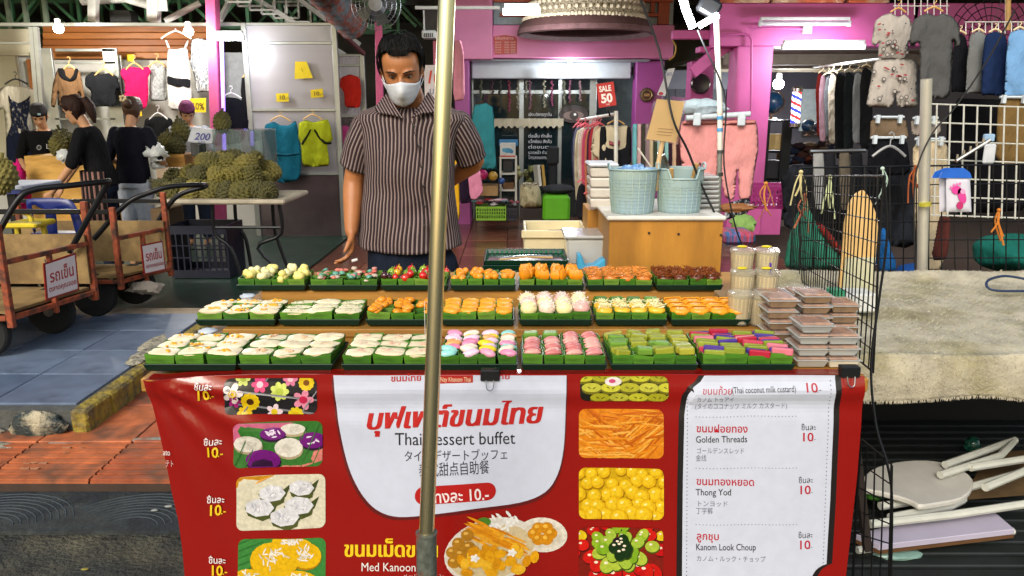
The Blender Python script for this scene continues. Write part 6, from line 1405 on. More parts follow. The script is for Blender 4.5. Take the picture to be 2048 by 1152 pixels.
# ================================================================ behind the stall: side counter, baskets, racks, shop goods
ct = root('plywood_side_counter', (P(1332, 600, 2.95).x, 3.05, 0), 'tall yellow plywood counter with white top behind the brown sweets', 'counter')
a, b_ = P(1215, 590, 2.9), P(1447, 441, 2.9)
plyy = M('side ply', '#a87424', .5, col2='#95651c', scale=2.5, var=.2, stretch=(2, 1, .5), bump=.1)
q = MB(); q.bx(a.x, b_.x, 2.90, 2.915, 0, b_.z); q.build('front_panel', plyy, ct, bevel=.002)
q = MB(); q.bx(a.x, a.x + .015, 2.916, 3.45, 0, b_.z); q.bx(b_.x - .015, b_.x, 2.916, 3.45, 0, b_.z); q.build('side_panel', plyy, ct, bevel=.002)
q = MB(); q.bx(a.x - .012, b_.x + .008, 2.885, 3.47, b_.z + .001, b_.z + .018); q.build('top', M('white top', '#c9c6bd', .35, var=.15, scale=9), ct, bevel=.005)
for x, y in ((1298, 466), (1357, 468), (1442, 470)): q = MB(); q.lathe([(.005, 0), (.005, .003)], P(x, y, 2.898), 8, Matrix.Rotation(R(90), 4, 'X')); q.build('screw', M('screw', '#2a1c10', .5), ct)
q = MB(); fb(q, 1176, 420, 1213, 508, 3.35, .25); thing(q, 'plywood_box', plyy, 'plywood box edge left of the side counter', 'box', bevel=.003)
ctz = b_.z + .019
def tbasket(px, wtop, wbot, Y, label, notch=True):
    c = P(px, 440, Y); z0 = ctz; h = .165; o = root('plastic_basket', (c.x, Y, z0), label, 'basket', 'woven-look pale blue-green baskets'); n = 44
    bm3 = M('basket plastic', '#8da29c', .5, col2='#88a0a8', scale=4, var=.06); rings = []
    for k in range(22):
        t = k / 21; r = wbot + (wtop - wbot) * t ** .8
        rings.append([Vector((c.x + (r + (.0016 if (k + j) % 2 else 0)) * math.cos(6.2832 * j / n), Y + (r + (.0016 if (k + j) % 2 else 0)) * .9 * math.sin(6.2832 * j / n), z0 + h * t - (.035 if notch and t > .80 and abs(j - 33) < 5 else 0) * (1 if t > .8 else 0))) for j in range(n)])
    q = MB(); q.loft(rings, cap=False); q.add(rings[0], [tuple(range(n))]); ob = q.build('wall', bm3, o, smooth=True, ang=25); md = ob.modifiers.new('s', 'SOLIDIFY'); md.thickness = .004
    q = MB(); q.tube([p + Vector((0, 0, .001)) for p in rings[-1]], .0045, 6, closed=True); q.build('rim', bm3, o, smooth=True)
    for s in (-1, 1): q = MB(); q.tube(catmull([Vector((c.x + s * wtop * .99, Y - .03, z0 + h)), Vector((c.x + s * wtop * 1.02, Y - .02, z0 + h + .02)), Vector((c.x + s * wtop * 1.02, Y + .02, z0 + h + .02)), Vector((c.x + s * wtop * .99, Y + .03, z0 + h))], 3, False), .004, 6); q.build('handle', bm3, o, smooth=True)
    for k in range(10): q = MB(); zz = z0 + h * (.06 + .08 * k); t = (zz - z0) / h; r = wbot + (wtop - wbot) * t ** .8; q.tube([Vector((c.x + (r + .002) * math.cos(6.2832 * j / n), Y + (r + .002) * .9 * math.sin(6.2832 * j / n), zz)) for j in range(n)], .0007, 4, closed=True); q.build('weave_band', bm3, o, smooth=True)
    q = MB()
    for j in range(0, n, 2): q.tube([r_[j].lerp(Vector((c.x, Y, r_[j].z)), -.012) for r_ in rings[::5]], .0009, 3)
    q.build('weave_rib', M('basket rib', '#a8bcae', .5), o)
    return o, c
b1, c1 = tbasket(1263, .092, .078, 3.0, 'pale green basket on the counter, left one, with blue strap on top', False)
b2, c2 = tbasket(1356, .089, .078, 3.02, 'pale green basket on the counter, right one, filled with tongs')
lump(P(1268, 342, 3.0), (.065, .05, .022), 71, M('blue strap', '#4a7ab0', .5, col2='#8fb0d0', scale=20, var=.3), 'blue_strap', None, 20, .6); tag(sc.collection.objects[-1], 'tangled blue strap on top of the left basket', 'strap')
stl = M('steel', '#b8b8b4', .22, metal=1); wdm = M('wood handle', '#b08a50', .5)
for k, (x0, y0, x1, y1, m_, lb) in enumerate(((1318, 316, 1340, 372, stl, 'shiny steel tongs leaning left in the right basket'), (1328, 320, 1346, 372, stl, 'second steel tongs beside the leaning pair'), (1343, 345, 1346, 380, wdm, 'wooden handled tool upright in the right basket'), (1394, 335, 1380, 372, wdm, 'tool with curved wooden handle at the right of the basket'), (1276, 305, 1310, 345, M('pale stick', '#c9c0b0', .5), 'thin pale stick rising between the baskets'))):
    q = MB(); p0, p1 = P(x0, y0 - 8, 3.02), P(x1, y1, 3.04)
    if m_ is stl:
        for s in (-1, 1): q.loft([[p + Vector((s * .006 * t + dx, dy, 0)) for dx, dy in ((-.006, -.001), (.006, -.001), (.006, .001), (-.006, .001))] for p, t in ((p0, .3), (p0.lerp(p1, .5), 1.), (p1, 1.4))])
        q.tube([p0 + Vector((-.004, 0, 0)), p0 + Vector((0, 0, .006)), p0 + Vector((.004, 0, 0))], .004, 6)
    else: q.tube([p1, p0.lerp(p1, .5), p0], [.005, .007, .009] if m_ is wdm else [.003, .003, .004], 8)
    thing(q, 'kitchen_tool', m_, lb, 'tool', smooth=True)
# tan card in a clear stand
o = root('card_stand', P(1315, 345, 3.0), 'tan card in a clear acrylic holder on a pale paddle, standing in the basket', 'sign')
cs = [(1314, 198), (1369, 203), (1352, 286), (1293, 278)]; q = MB(); q.prism(cs, lambda p: P(*p, 2.98), lambda p: P(*p, 2.98) + Vector((0, .006, 0))); q.build('card', M('tan card', '#e2bc80', .55, var=.06), o)
q = MB(); q.prism([(1310, 190), (1374, 195), (1356, 289), (1289, 281)], lambda p: P(*p, 2.975), lambda p: P(*p, 2.975) + Vector((0, .003, 0))); q.build('acrylic_cover', M('acrylic', '#ffffff', .03, var=0, trans=1., alpha=.25), o)
q = MB(); q.tube([P(1325, 282, 2.99), P(1318, 320, 3.0), P(1314, 380, 3.02)], [.010, .009, .009], 8); q.build('handle', M('paddle', '#d2b283', .5), o, smooth=True)
pr = Print(lambda x, y, l: P(x, y, 2.979 - l)); 
for k, y in enumerate((256, 262, 268)): pr.poly([(1316 - k * 1.5, y), (1346 - k * 1.5, y + 2.5), (1346 - k * 1.5, y + 3.8), (1316 - k * 1.5, y + 1.3)], '#a8865a')
pr.build('faint_lines', o)
# containers on the counter
def clearbox(x0, y0, x1, y1, Y, D, label, n, m, lidm=None, name='container_stack'):
    o = root(name, P((x0 + x1) / 2, y1, Y + D / 2), label, 'container'); h = (y1 - y0) / n
    for k in range(n):
        q = MB(); a, b_ = P(x0, y0 + (k + 1) * h - .6, Y), P(x1, y0 + k * h + .8, Y); q.box(((a.x + b_.x) / 2, Y + D / 2, (a.z + b_.z) / 2), (b_.x - a.x, D, b_.z - a.z), taper=.9); q.build('container', m, o, bevel=.006)
    return o
clp = M('clear plastic', '#d7dad8', .12, var=.05, trans=.45, spec=.6)
cb_ = clearbox(1180, 335, 1240, 418, 3.2, .18, 'stack of milky plastic boxes behind the left basket', 4, M('milky plastic', '#d6cfc4', .3, var=.08, trans=.15))
clearbox(1392, 352, 1442, 436, 3.1, .2, 'stack of clear lids right of the baskets', 9, clp)
q = MB(); fb(q, 1178, 327, 1238, 334, 3.19, .2); q.build('lid', M('ribbed lid', '#c8ccd2', .3), cb_, bevel=.006)
# white lamp pole standing behind the counter with cables
o = root('lamp_pole', (P(1440, 440, 3.35).x, 3.35, 0), 'thin white lamp pole with taped joints behind the counter', 'pole')
pa_ = [P(1432, 20, 3.35), P(1440, 210, 3.35), P(1440, 300, 3.35)]; q = MB(); q.tube(pa_, .0115, 12); q.build('upper_pole', M('white pole', '#c9c6ba', .4, var=.2, scale=8), o, smooth=True)
q = MB(); p1 = P(1440, 301, 3.35); q.tube([p1, P(1436, 440, 3.35), (p1.x - .01, 3.35, 0)], .0105, 12); q.build('lower_pole', M('grey pole', '#84867e', .4, metal=.4, var=.3), o, smooth=True)
for y, c in ((222, '#b8b4a8'), (232, '#4a86b0'), (256, '#4a86b0'), (300, '#3a3c3a'), (345, '#2a2c2a')): q = MB(); q.tube([P(1440, y, 3.35), P(1440, y + 7, 3.35)], .0128, 10); q.build('tape', M('tape' + c, c, .5), o, smooth=True)
def cable(pts, label, r=.0045, c='#141416', name='cable'):
    q = MB(); q.tube(catmull([P(*p) for p in pts], 6, False), r, 6); thing(q, name, M('cable' + c, c, .5), label, 'cable', smooth=True)
cable([(1278, -8, 3.0), (1318, 100, 3.0), (1345, 235, 2.93), (1375, 300, 2.95), (1405, 375, 2.98), (1434, 436, 3.0)], 'thick black cable falling from the roof to the counter top')
cable([(1395, 60, 3.33), (1412, 100, 3.33), (1440, 160, 3.33), (1452, 215, 3.33), (1448, 330, 3.33), (1470, 450, 3.3), (1492, 505, 3.3)], 'black cable twisting down the white lamp pole', .0035)
o = root('work_lamp', P(1395, 40, 3.35), 'dazzling white lamp head clamped to the top of the white pole', 'lamp')
for pts, r_ in ((((1362, -14), (1372, 20), (1386, 56)), .016), (((1398, 52), (1436, 30)), .012)):
    q = MB(); q.tube([P(*p, 3.32) for p in pts], r_, 12); q.build('lit_tube', M('lit tube#f4f8ff', '#f4f8ff', .4, var=0, emit='#f4f8ff', es=20), o, smooth=True)
q = MB(); q.box(P(1418, 14, 3.36), (.09, .06, .07), Matrix.Rotation(.5, 4, 'Y')); q.build('clamp_head', M('lampblack', '#18191c', .4), o, bevel=.012)
lamp(o, 'POINT', P(1392, 62, 3.26), 7, (.95, .98, 1), .05)
# side table behind the trays with green trays, white bin, clear box
q = MB(); q.bx(-.1, .36, 2.74, 3.3, .80, .83); t_ = thing(q, 'side_table', wood, 'low plywood side table behind the trays, under the green tray stack', 'table', bevel=.003)
for x in (-.07, .33):
    for y in (2.77, 3.27): q = MB(); q.bx(x - .015, x + .015, y - .015, y + .015, 0, .799); q.build('leg', plyy, t_)
a, b_ = P(966, 545, 2.78), P(1134, 545, 2.78)
for k in range(4):
    zz = .832 + k * .018; o = root('melamine_tray', ((a.x + b_.x) / 2, 2.88, zz), 'empty dark green tray, %s of the stack behind the sweets' % ('bottom one', 'second from bottom', 'third from bottom', 'topmost')[k], 'tray', 'stacked empty green trays')
    q = tray_mesh(a.x + .004 * (k % 2), b_.x + .004 * (k % 2), 2.77 + .003 * k, .24, zz); q.build('tray_body', M('tray dark', '#08301f', .15, coat=.4), o, bevel=.0015)
    q = MB()
    for i in range(16): xx = a.x + (b_.x - a.x) * (i + .5) / 16; q.bx(xx - .004, xx + .004, 3.005, 3.009, zz + .006, zz + .015)
    q.build('ribs', M('tray rib', '#1f6a4a', .2), o)
zt_ = .832 + 3 * .018 + .01
for s, lb in ((0, 'wooden-handled tongs lying on the topmost empty tray'), (1, 'clear steel tongs lying on the topmost empty tray')):
    q = MB(); p0, p1 = Vector((a.x + .06, 2.83 + .03 * s, zt_ + .004)), Vector((b_.x - .05, 2.86 + .03 * s, zt_ + .006)); q.tube([p0, p0.lerp(p1, .5) + Vector((0, 0, .006)), p1], [.006, .005, .008], 8, squash=.6); thing(q, 'serving_tongs', wdm if not s else stl, lb, 'tongs', smooth=True)
o = root('storage_bin', P(1115, 520, 3.45), 'cream storage bin with a navy cloth on top behind the tray stack', 'bin'); q = MB(); a, b_ = P(1048, 560, 3.4), P(1176, 462, 3.4)
q.bx(a.x, b_.x, 3.4, 3.412, 0, b_.z); q.bx(a.x, b_.x, 3.72, 3.732, 0, b_.z); q.bx(a.x, a.x + .012, 3.413, 3.719, 0, b_.z); q.bx(b_.x - .012, b_.x, 3.413, 3.719, 0, b_.z); q.bx(a.x + .013, b_.x - .013, 3.413, 3.719, b_.z - .08, b_.z - .07); q.build('bin_body', M('cream plastic', '#cfc29a', .45, var=.08), o, bevel=.003)
q = MB(); q.bx(a.x - .012, b_.x + .012, 3.385, 3.399, b_.z - .03, b_.z + .004); q.build('rim', M('cream plastic', '#cfc29a', .45, var=.08), o, bevel=.003)
lump(P(1102, 474, 3.5), (.095, .09, .028), 81, cloth('#14205c'), 'navy_cloth', None, 18, .35); tag(sc.collection.objects[-1], 'folded navy cloth on the cream storage bin', 'cloth')
a, b_ = P(1132, 548, 3.1), P(1213, 478, 3.1); o = root('clear_tub', ((a.x + b_.x) / 2, 3.2, a.z), 'clear plastic tub left of the plywood counter', 'tub'); q = MB(); q.box(((a.x + b_.x) / 2, 3.2, (a.z + b_.z) / 2), (b_.x - a.x, .2, b_.z - a.z), taper=.88); q.build('tub_body', clp, o, bevel=.008)
q = MB(); q.bx(a.x - .01, b_.x, 3.09, 3.31, b_.z + .001, b_.z + .014); q.build('lid', clp, o, bevel=.004)
q = MB(); cs = [(1152, 560), (1156, 508), (1163, 510), (1172, 534), (1190, 530), (1206, 518), (1213, 520), (1213, 560)]; q.prism(cs, lambda p: P(*p, 3.0), lambda p: P(*p, 3.0) + Vector((0, .07, 0))); thing(q, 'blue_dispenser', M('sky plastic', '#3f9cc4', .35, var=.05), 'sky blue plastic tape dispenser in front of the clear tub', 'dispenser', bevel=.006)
# ---------------------------------------------------------------- cups and boxes at the right end of the stall
cupm = M('cup clear', '#faf4e0', .1, var=.04, trans=.7, alpha=.5, spec=.6); cont = M('cup custard', '#ead08c', .4, var=.08); ylid = M('yellow spoon', '#d8c40c', .35)
def dcup(px, py, Y, label, spoon=True, r=.035, h=.08):
    c = P(px, py, Y); o = root('dessert_cup', c, label, 'cup', 'clear cups of yellow custard')
    q = MB(); q.lathe([(r * .82, .004), (r * .9, h * .55), (r * .96, h * .93), (r * .5, h * .95)], c, 18); q.build('custard', cont, o, smooth=True)
    q = MB(); q.lathe([(r * .85, 0), (r, h), (r * 1.07, h), (r * 1.07, h + .004), (r * .98, h + .004), (r * .83, .003)], c, 20); q.build('cup_wall', cupm, o, smooth=True)
    q = MB(); q.lathe([(r * 1.04, h + .0045), (r * 1.04, h + .009), (r * .8, h + .012), (r * .1, h + .012)], c, 20); q.build('lid', cupm, o, smooth=True)
    if spoon: q = MB(); q.ell(c + Vector((-.004, -.004, h + .016)), (.016, .009, .004), 10, 6); q.build('spoon', ylid, o, smooth=True)
zc = [((1482, 556, 2.26, 'clear custard cup, lower left of the back pair by the counter'), True), ((1530, 556, 2.26, 'clear custard cup with purple spoon, lower right of the back pair'), True), ((1482, 600, 2.2, 'clear custard cup, left of the middle layer'), True), ((1530, 600, 2.2, 'clear custard cup, right of the middle layer'), True), ((1478, 645, 2.14, 'clear custard cup, lowest at the left beside the boxes'), False), ((1520, 648, 2.14, 'clear custard cup, lowest at the right beside the boxes'), False)]
q = MB(); a, b_ = P(1452, 600, 2.2), P(1560, 600, 2.2); q.bx(a.x, b_.x, 2.14, 2.34, .831, P(1482, 601, 2.2).z - .001); thing(q, 'cardboard_box', M('carton mid', '#8d7048', .8), 'carton hidden under the custard cups', 'box', bevel=.003)
for (x, y, Y, lb), sp_ in zc[:4]: dcup(x, y, Y, lb, sp_)
for (x, y, Y, lb), sp_ in zc[4:]: dcup(x, y, 2.1, lb, sp_)
q = MB(); a = P(1541, 553, 2.20); q.tube([a, a + Vector((-.003, 0, .04))], .003, 6); q.ell(a, (.008, .003, .013), 8, 6); thing(q, 'purple_spoon', M('purple', '#4a2a9c', .35), 'small purple plastic spoon on a custard cup', 'spoon', smooth=True)
boxm = M('box clear', '#d2d0c8', .08, var=.04, trans=.35, spec=.7); bt = M('box tray', '#b8bcba', .12, var=.05, metal=.35); bfill = M('box sweets', '#8a5632', .4, col2='#b57a4c', scale=18, var=.25)
def fbox(c, wx, wy, h, label, fill_=True, group='clear boxes of brown sweets'):
    o = root('sweet_box', c, label, 'box', group); x, y, z = c
    q = MB(); q.box((x, y, z + h * .36), (wx, wy, h * .66), taper=.8); q.build('tray', (bt if y < 1.9 else M('box brown', '#a08468', .15, var=.3, scale=30, trans=.25, spec=.6)) if fill_ != 'w' else M('box white', '#d8d4c0', .3), o, bevel=.002)
    q = MB(); q.bx(x - wx / 2 - .003, x + wx / 2 + .003, y - wy / 2 - .003, y + wy / 2 + .003, z + h * .695, z + h * .75); q.build('rim', boxm, o, bevel=.001)
    q = MB(); q.bx(x - wx * .44, x + wx * .44, y - wy * .44, y + wy * .44, z + h * .755, z + h * .86); q.build('sweets', bfill, o, bevel=.002)
    q = MB(); q.box((x, y, z + h * .88), (wx * .99, wy * .99, h * .2), Matrix.Rotation(R(180), 4, 'X'), taper=.92); q.build('lid', M('lid clear', '#f4f2ec', .08, var=0, trans=.6, alpha=.28), o, bevel=.002)
z0 = .831
stk = [('front left', 1628, 1.80, 4, .088), ('front right', 1696, 1.80, 3, .086), ('middle left', 1560, 1.93, 5, .086), ('centre', 1625, 1.98, 5, .086), ('middle right', 1682, 1.99, 4, .084), ('rear left', 1545, 2.1, 4, .086), ('rear right', 1600, 2.12, 4, .084)]
for nm, px, Y, n, wd in stk:
    x = P(px, 700, Y).x; h = .029; 
    if nm == 'front right': x -= .012
    for k in range(n): fbox((x + random.uniform(-.003, .003), Y + .035 + random.uniform(-.003, .003), z0 + k * h), wd * .9, .085, h, 'clear lidded sweet box, %s in the %s stack' % (('lowest', 'second up', 'third up', 'fourth up', 'fifth up')[k], nm), 'w' if nm == 'front right' and k == 0 else True)
# ================================================================ shop goods behind, centre
def simple(name, label, cat, rects, m, bevel=.006, group=None):
    q = MB()
    for r in rects: fb(q, *r)
    return thing(q, name, m, label, cat, group, bevel=bevel)
CG = 'clothes around the pink shop'
garment('garment_bag', 'teal hanging garment bag left of the shop glass', [(944, 232), (949, 210), (972, 206), (985, 214), (988, 232), (990, 290), (993, 338), (944, 340), (942, 280)], 8.6, cloth('#2b7076'), 'bag', smooth=1, thick=.02)
garment('trousers', 'yellow cloth hanging at the man\'s elbow', [(905, 290), (916, 290), (918, 350), (920, 440), (906, 440)], 6.2, cloth('#b88c18'), 'cloth')
garment('trousers', 'dark purple trousers behind the man\'s elbow', [(915, 350), (940, 345), (944, 405), (920, 408)], 7.4, cloth('#1e1226'), 'trousers', group=CG)
garment('trousers', 'pale pink trousers with violet edge behind the man\'s elbow', [(934, 325), (952, 318), (960, 340), (967, 384), (952, 400), (940, 398)], 7.2, cloth('#c07a98'), 'trousers', group=CG)
garment('trousers', 'pink trousers hanging high just right of the brass pole', [(908, 82), (922, 80), (928, 110), (930, 200), (906, 202)], 6.9, cloth('#c58294'), 'trousers', group=CG)
q = MB(); fb(q, 866, 82, 884, 130, 6.95, .03); thing(q, 'pink_cloth', cloth('#c07088'), 'pink cloth behind the red number board', 'cloth')
pi = root('red_notice', P(1010, 90, 9.68), 'red notice with white lines of text on the pink beam', 'notice'); q = MB(); pts = [(987, 73), (1010, 70), (1030, 73), (1034, 78), (1034, 107), (989, 109)]; q.prism(pts, lambda p: P(*p, 9.68), lambda p: P(*p, 9.69)); q.build('board', M('notice red', '#b8301c', .5), pi)
pr = Print(lambda x, y, l: P(x, y, 9.679 - l)); pr.text('เปิดทำการ', 990, 79, 5, '#e8c8b8', width=36)
for k in range(5): pr.text('จันทร์', 990, 86 + k * 5, 3, '#e8c8b8', width=12); pr.text('10.00 - 20.00', 1008, 86 + k * 5, 3, '#e8c8b8', width=22)
pr.build('lettering', pi)
# big woven hat-shaped lampshade
hw = root('woven_lampshade', P(1168, 40, 8.4), 'huge cream woven dome with brown bands hanging from the roof', 'lampshade'); c = P(1170, 60, 8.6)
q = MB(); q.lathe([(.75 * math.cos(a), -.22 * (1 - math.sin(a)) + .28) for a in (R(80), R(60), R(40), R(20))] + [(.70, .055)], c, 40)
me = None
prof = [(.05, .62), (.32, .56), (.5, .42), (.60, .24), (.645, .10), (.65, .09)]
q = MB(); q.lathe(prof, c, 48, cap=False); q.build('crown', M('crochet', '#b9ab92', .9, col2='#5f5446', scale=60, th=.56, var=.3, bump=1., bscale=70, bdist=.03), hw, smooth=True)
q = MB(); q.lathe([(.652, .088), (.70, .03), (.71, .0)], c, 48, cap=False); q.build('brown_band', M('brown band', '#4e3230', .9, bump=.5), hw, smooth=True)
q = MB(); q.lathe([(.712, -.001), (.72, -.05), (.69, -.06), (.62, -.02)], c, 48, cap=False); q.build('brim', M('mauve brim', '#6a4c4e', .9, var=.3, bump=.7), hw, smooth=True)
for k in range(9):
    for i in range(0, 44):
        pass
st2 = MB()
for k in range(9):
    t = .1 + k * .1; z = np.interp(t, [0, .2, .4, .6, .8, 1], [p[1] for p in prof]); r = np.interp(t, [0, .2, .4, .6, .8, 1], [p[0] for p in prof])
    for i in range(56): a = 6.2832 * (i + .5 * (k % 2)) / 56; st2.ell(c + Vector((r * math.cos(a), r * math.sin(a), z)), (.028, .028, .022), 5, 4)
tag(st2.build('crochet_knot', M('crochet2', '#cbbfa6', .9, var=.2), hw), kind='stuff')
tube_lamp(1008, 1078, 23, 7.4, 45, 'bright tube lamp in front of the upper orange window', .03, 20)
bulb(1140, 138, 9.8, .06, 16, 'lit white bulb hanging under the shutter box', '#f6f8ff', (1140, 116), (.95, .97, 1))
simple('junction_box', 'small white switch box hanging on a cord under the shutter box', 'box', [(1087, 144, 1097, 156, 9.9, .04), (1091, 123, 1092.5, 144, 9.92, .01)], M('white box', '#bfc3c2', .5), .003)
o = simple('socket_outlet', 'white socket box on a yellow conduit across the pink beam', 'socket', [(1210, 58, 1224, 80, 9.6, .06)], M('white box', '#bfc3c2', .5), .006)
q = MB(); q.tube([P(1217, -20, 9.62), P(1217, 58, 9.62)], .016, 8); q.build('conduit', M('yellow conduit', '#b8983a', .5), o, smooth=True)
q = MB(); q.tube(catmull([P(1345, 80, 8.9), P(1352, 95, 8.9), P(1348, 112, 8.9), P(1338, 120, 8.9)], 4, False), .01, 6); thing(q, 'yellow_hose', M('yellow conduit', '#b8983a', .5), 'short yellow hose curling at the end of the pink beam', 'hose', smooth=True)
# white shelf unit with things
sh_ = root('shelf_unit', P(1015, 395, 9.3), 'narrow white shelf unit inside the shop entrance', 'shelf'); wp_ = M('shelf white', '#b9b7ac', .5)
for r in ((999, 316, 1003, 402, 9.3, .03), (1030, 316, 1034, 402, 9.3, .03)): q = MB(); fb(q, *r); q.build('post', wp_, sh_)
for y in (315, 347, 380): q = MB(); fb(q, 999, y - 1, 1034, y + 2.5, 9.295, .3); q.build('shelf', wp_, sh_)
for r in ((999, 316, 1003, 402, 9.57, .03), (1030, 316, 1034, 402, 9.57, .03)): q = MB(); fb(q, *r); q.build('post', wp_, sh_)
o = simple('toy_box', 'white printed carton with blue blotch on top of the shelf unit', 'box', [(1000, 287, 1031, 314, 9.3, .25)], M('toy carton', '#b8b8b2', .5), .004)
pr = Print(lambda x, y, l: P(x, y, 9.298 - l)); pr.ell(1016, 301, 9, 5, '#2f7a9c', 1); pr.ell(1008, 300, 4, 4, '#3f8aa8', 2); pr.ell(1023, 303, 4, 4, '#2a6a8c', 2); pr.poly([(1000, 311), (1031, 311), (1031, 314), (1000, 314)], '#a8302c', 1); pr.build('print', o)
simple('blue_tub', 'blue plastic tub behind the printed carton', 'tub', [(998, 280, 1036, 292, 9.6, .2)], M('tub blue', '#1c6a98', .4))
simple('black_bin', 'black bin inside the white shelf unit', 'bin', [(1006, 319, 1026, 344, 9.35, .2)], M('bin black', '#101114', .5))
simple('brown_basket', 'brown basket on the lower shelf of the white unit', 'basket', [(1006, 366, 1028, 379, 9.35, .2)], M('bask br', '#6a4a2c', .8, bump=.6))
for x, y, r, c, lb in ((965, 349, .062, '#b8206c', 'pink ball beside the pink trousers'), (986, 352, .055, '#a8842c', 'yellowish ball beside the shelf unit'), (1003, 362, .04, '#16407c', 'blue ball at the foot of the shelf unit')):
    q = MB(); q.ell(P(x, y, 9.1), r, 16, 10); thing(q, 'ball', M('ball' + c, c, .4), lb, 'ball', smooth=True)
simple('carton', 'brown carton under the balls', 'box', [(950, 372, 996, 392, 9.1, .3)], M('carton mid', '#8d7048', .8), .004)
def heap(name, label, cat, cx, cy, Y, wpx, hpx, cols, n, seed):
    o = root(name, P(cx, cy + hpx, Y), label, cat); rr = random.Random(seed)
    for k in range(n):
        lump(P(cx + rr.uniform(-.5, .5) * wpx, cy + rr.uniform(-.3, .5) * hpx, Y + rr.uniform(-.05, .08)), (S(wpx, Y) * .14, .07, S(hpx, Y) * .16), seed + k, cloth(cols[k % len(cols)]), 'folded_item', o, 10, .5)
    return o
crate('laundry_basket', 'lime green slatted basket full of clothes on the shop floor', 952, 413, 1012, 441, 9.0, .3, M('lime plastic', '#6c9a22', .4), 12, 3, 'basket')
heap('clothes_heap', 'loose heap of pink, white and dark clothes in the lime basket', 'clothes', 980, 402, 9.15, 60, 16, ('#a87a8c', '#b8b0b4', '#3a3440', '#a83a44', '#5a7a80', '#c0a0a8'), 14, 100)
crate('dark_basket', 'dark blue basket beside the lime basket', 1014, 416, 1034, 441, 9.05, .25, M('navy plastic', '#0f1426', .4), 5, 2, 'basket')
heap('clothes_heap', 'heap of small red and grey items on the dark basket', 'clothes', 1022, 404, 9.2, 30, 16, ('#8c4a50', '#8d8d94', '#5a6a70'), 8, 130)
heap('bag_heap', 'bundle of olive cloth bags beside the white shelf unit', 'bags', 1055, 350, 9.5, 44, 44, ('#8d8a62', '#6f7348', '#a8a484', '#5a5c3c'), 12, 160)
garment('tote_bag', 'cream patterned tote bag with striped trim beside the green box', [(1040, 372), (1048, 364), (1072, 366), (1080, 376), (1086, 414), (1040, 416)], 9.0, cloth('#a8a284', 'tote', col2='#6f6c50', scale=12, th=.6), 'bag', thick=.08, parts=(('striped_trim', [(1042, 366), (1078, 366), (1078, 370), (1042, 370)], cloth('#25241f', 'trim', col2='#c8c4b0', scale=60), .0),))
crate('wicker_basket', 'dark brown basket under the patterned tote bag', 1040, 417, 1085, 446, 9.0, .3, M('dark wicker', '#2a211e', .8, bump=.7), 12, 5, 'basket')
simple('storage_box', 'bright green storage box on the shop floor', 'box', [(1086, 392, 1140, 443, 8.9, .4)], M('green box', '#4f9a10', .4, var=.06), .03)
o = root('office_chair', P(1112, 385, 9.3), 'dark grey padded office chair behind the green box', 'chair'); gch = cloth('#2a2d30', 'chair grey')
lump(P(1115, 378, 9.2), (.2, .2, .055), 201, gch, 'seat', o, 16, .15); q = MB(); fb(q, 1098, 300, 1112, 372, 9.45, .06); q.build('back_post', gch, o, bevel=.02); q = MB(); fb(q, 1094, 292, 1118, 330, 9.4, .06); q.build('backrest', gch, o, bevel=.025)
q = MB(); q.tube([P(1112, 392, 9.3), P(1112, 440, 9.3)], .03, 8); q.build('column', blkm, o)
for k in range(5): q = MB(); a = k * 1.257; c = P(1112, 440, 9.3); q.bar(c, c + Vector((.24 * math.cos(a), .24 * math.sin(a), -.02)), .03); q.build('foot', blkm, o)
for k, (x, c) in enumerate(((1078, '#c0c0b8'), (1084, '#a88a4c'), (1070, '#8d8d84'))):
    q = MB(); q.bar(P(x, 330, 9.4), P(x + 4, 372, 9.4), .03, .05); thing(q, 'fabric_roll', cloth(c), ('white', 'tan', 'grey')[k] + ' upright roll beside the office chair', 'roll')
# ---------------------------------------------------------------- SALE rack
rk = root('clothes_rack', (P(1215, 480, 6.6).x, 6.6, 0), 'white rail rack crowded with women\'s tops under the SALE sign', 'rack')
q = MB(); q.tube([P(1232, 222, 6.2), P(1232, 470, 6.2)], .016, 8); q.build('upright', M('rack white', '#c2c2ba', .4), rk, smooth=True)
q = MB(); q.tube([P(1160, 240, 8.2), P(1232, 228, 6.2)], .014, 8); q.build('rail', M('rack white', '#c2c2ba', .4), rk, smooth=True)
q = MB(); a = P(1232, 470, 6.2); q.bar((a.x - .25, 6.2, .03), (a.x + .25, 6.2, .03), .04); q.bar((a.x, 6.2, .03), (a.x, 6.2, a.z), .03); q.build('foot', M('rack white', '#c2c2ba', .4), rk)
RG = 'tops on the SALE rack'
gs = [(1140, 1168, 262, 360, '#20233c', 'navy spotted', 8.0), (1146, 1178, 262, 410, '#b0a68c', 'cream', 7.7), (1152, 1188, 258, 395, '#b8b0a8', 'off-white', 7.4), (1160, 1192, 262, 400, '#b04a68', 'rose', 7.1), (1166, 1200, 262, 405, '#b06a4c', 'coral', 6.9), (1174, 1206, 258, 390, '#962a3a', 'crimson', 6.7), (1143, 1172, 258, 380, '#5a5a6a', 'slate', 7.85), (1156, 1184, 260, 402, '#c0a8a0', 'blush', 7.25), (1170, 1202, 260, 398, '#3a2438', 'plum', 6.8), (1180, 1210, 256, 380, '#a8a08c', 'ivory', 6.6), (1186, 1214, 258, 360, '#c07a70', 'salmon', 6.5), (1150, 1176, 372, 440, '#18181e', 'black hanging low', 6.9), (1168, 1184, 395, 448, '#6a5a30', 'olive hanging low', 6.8)]
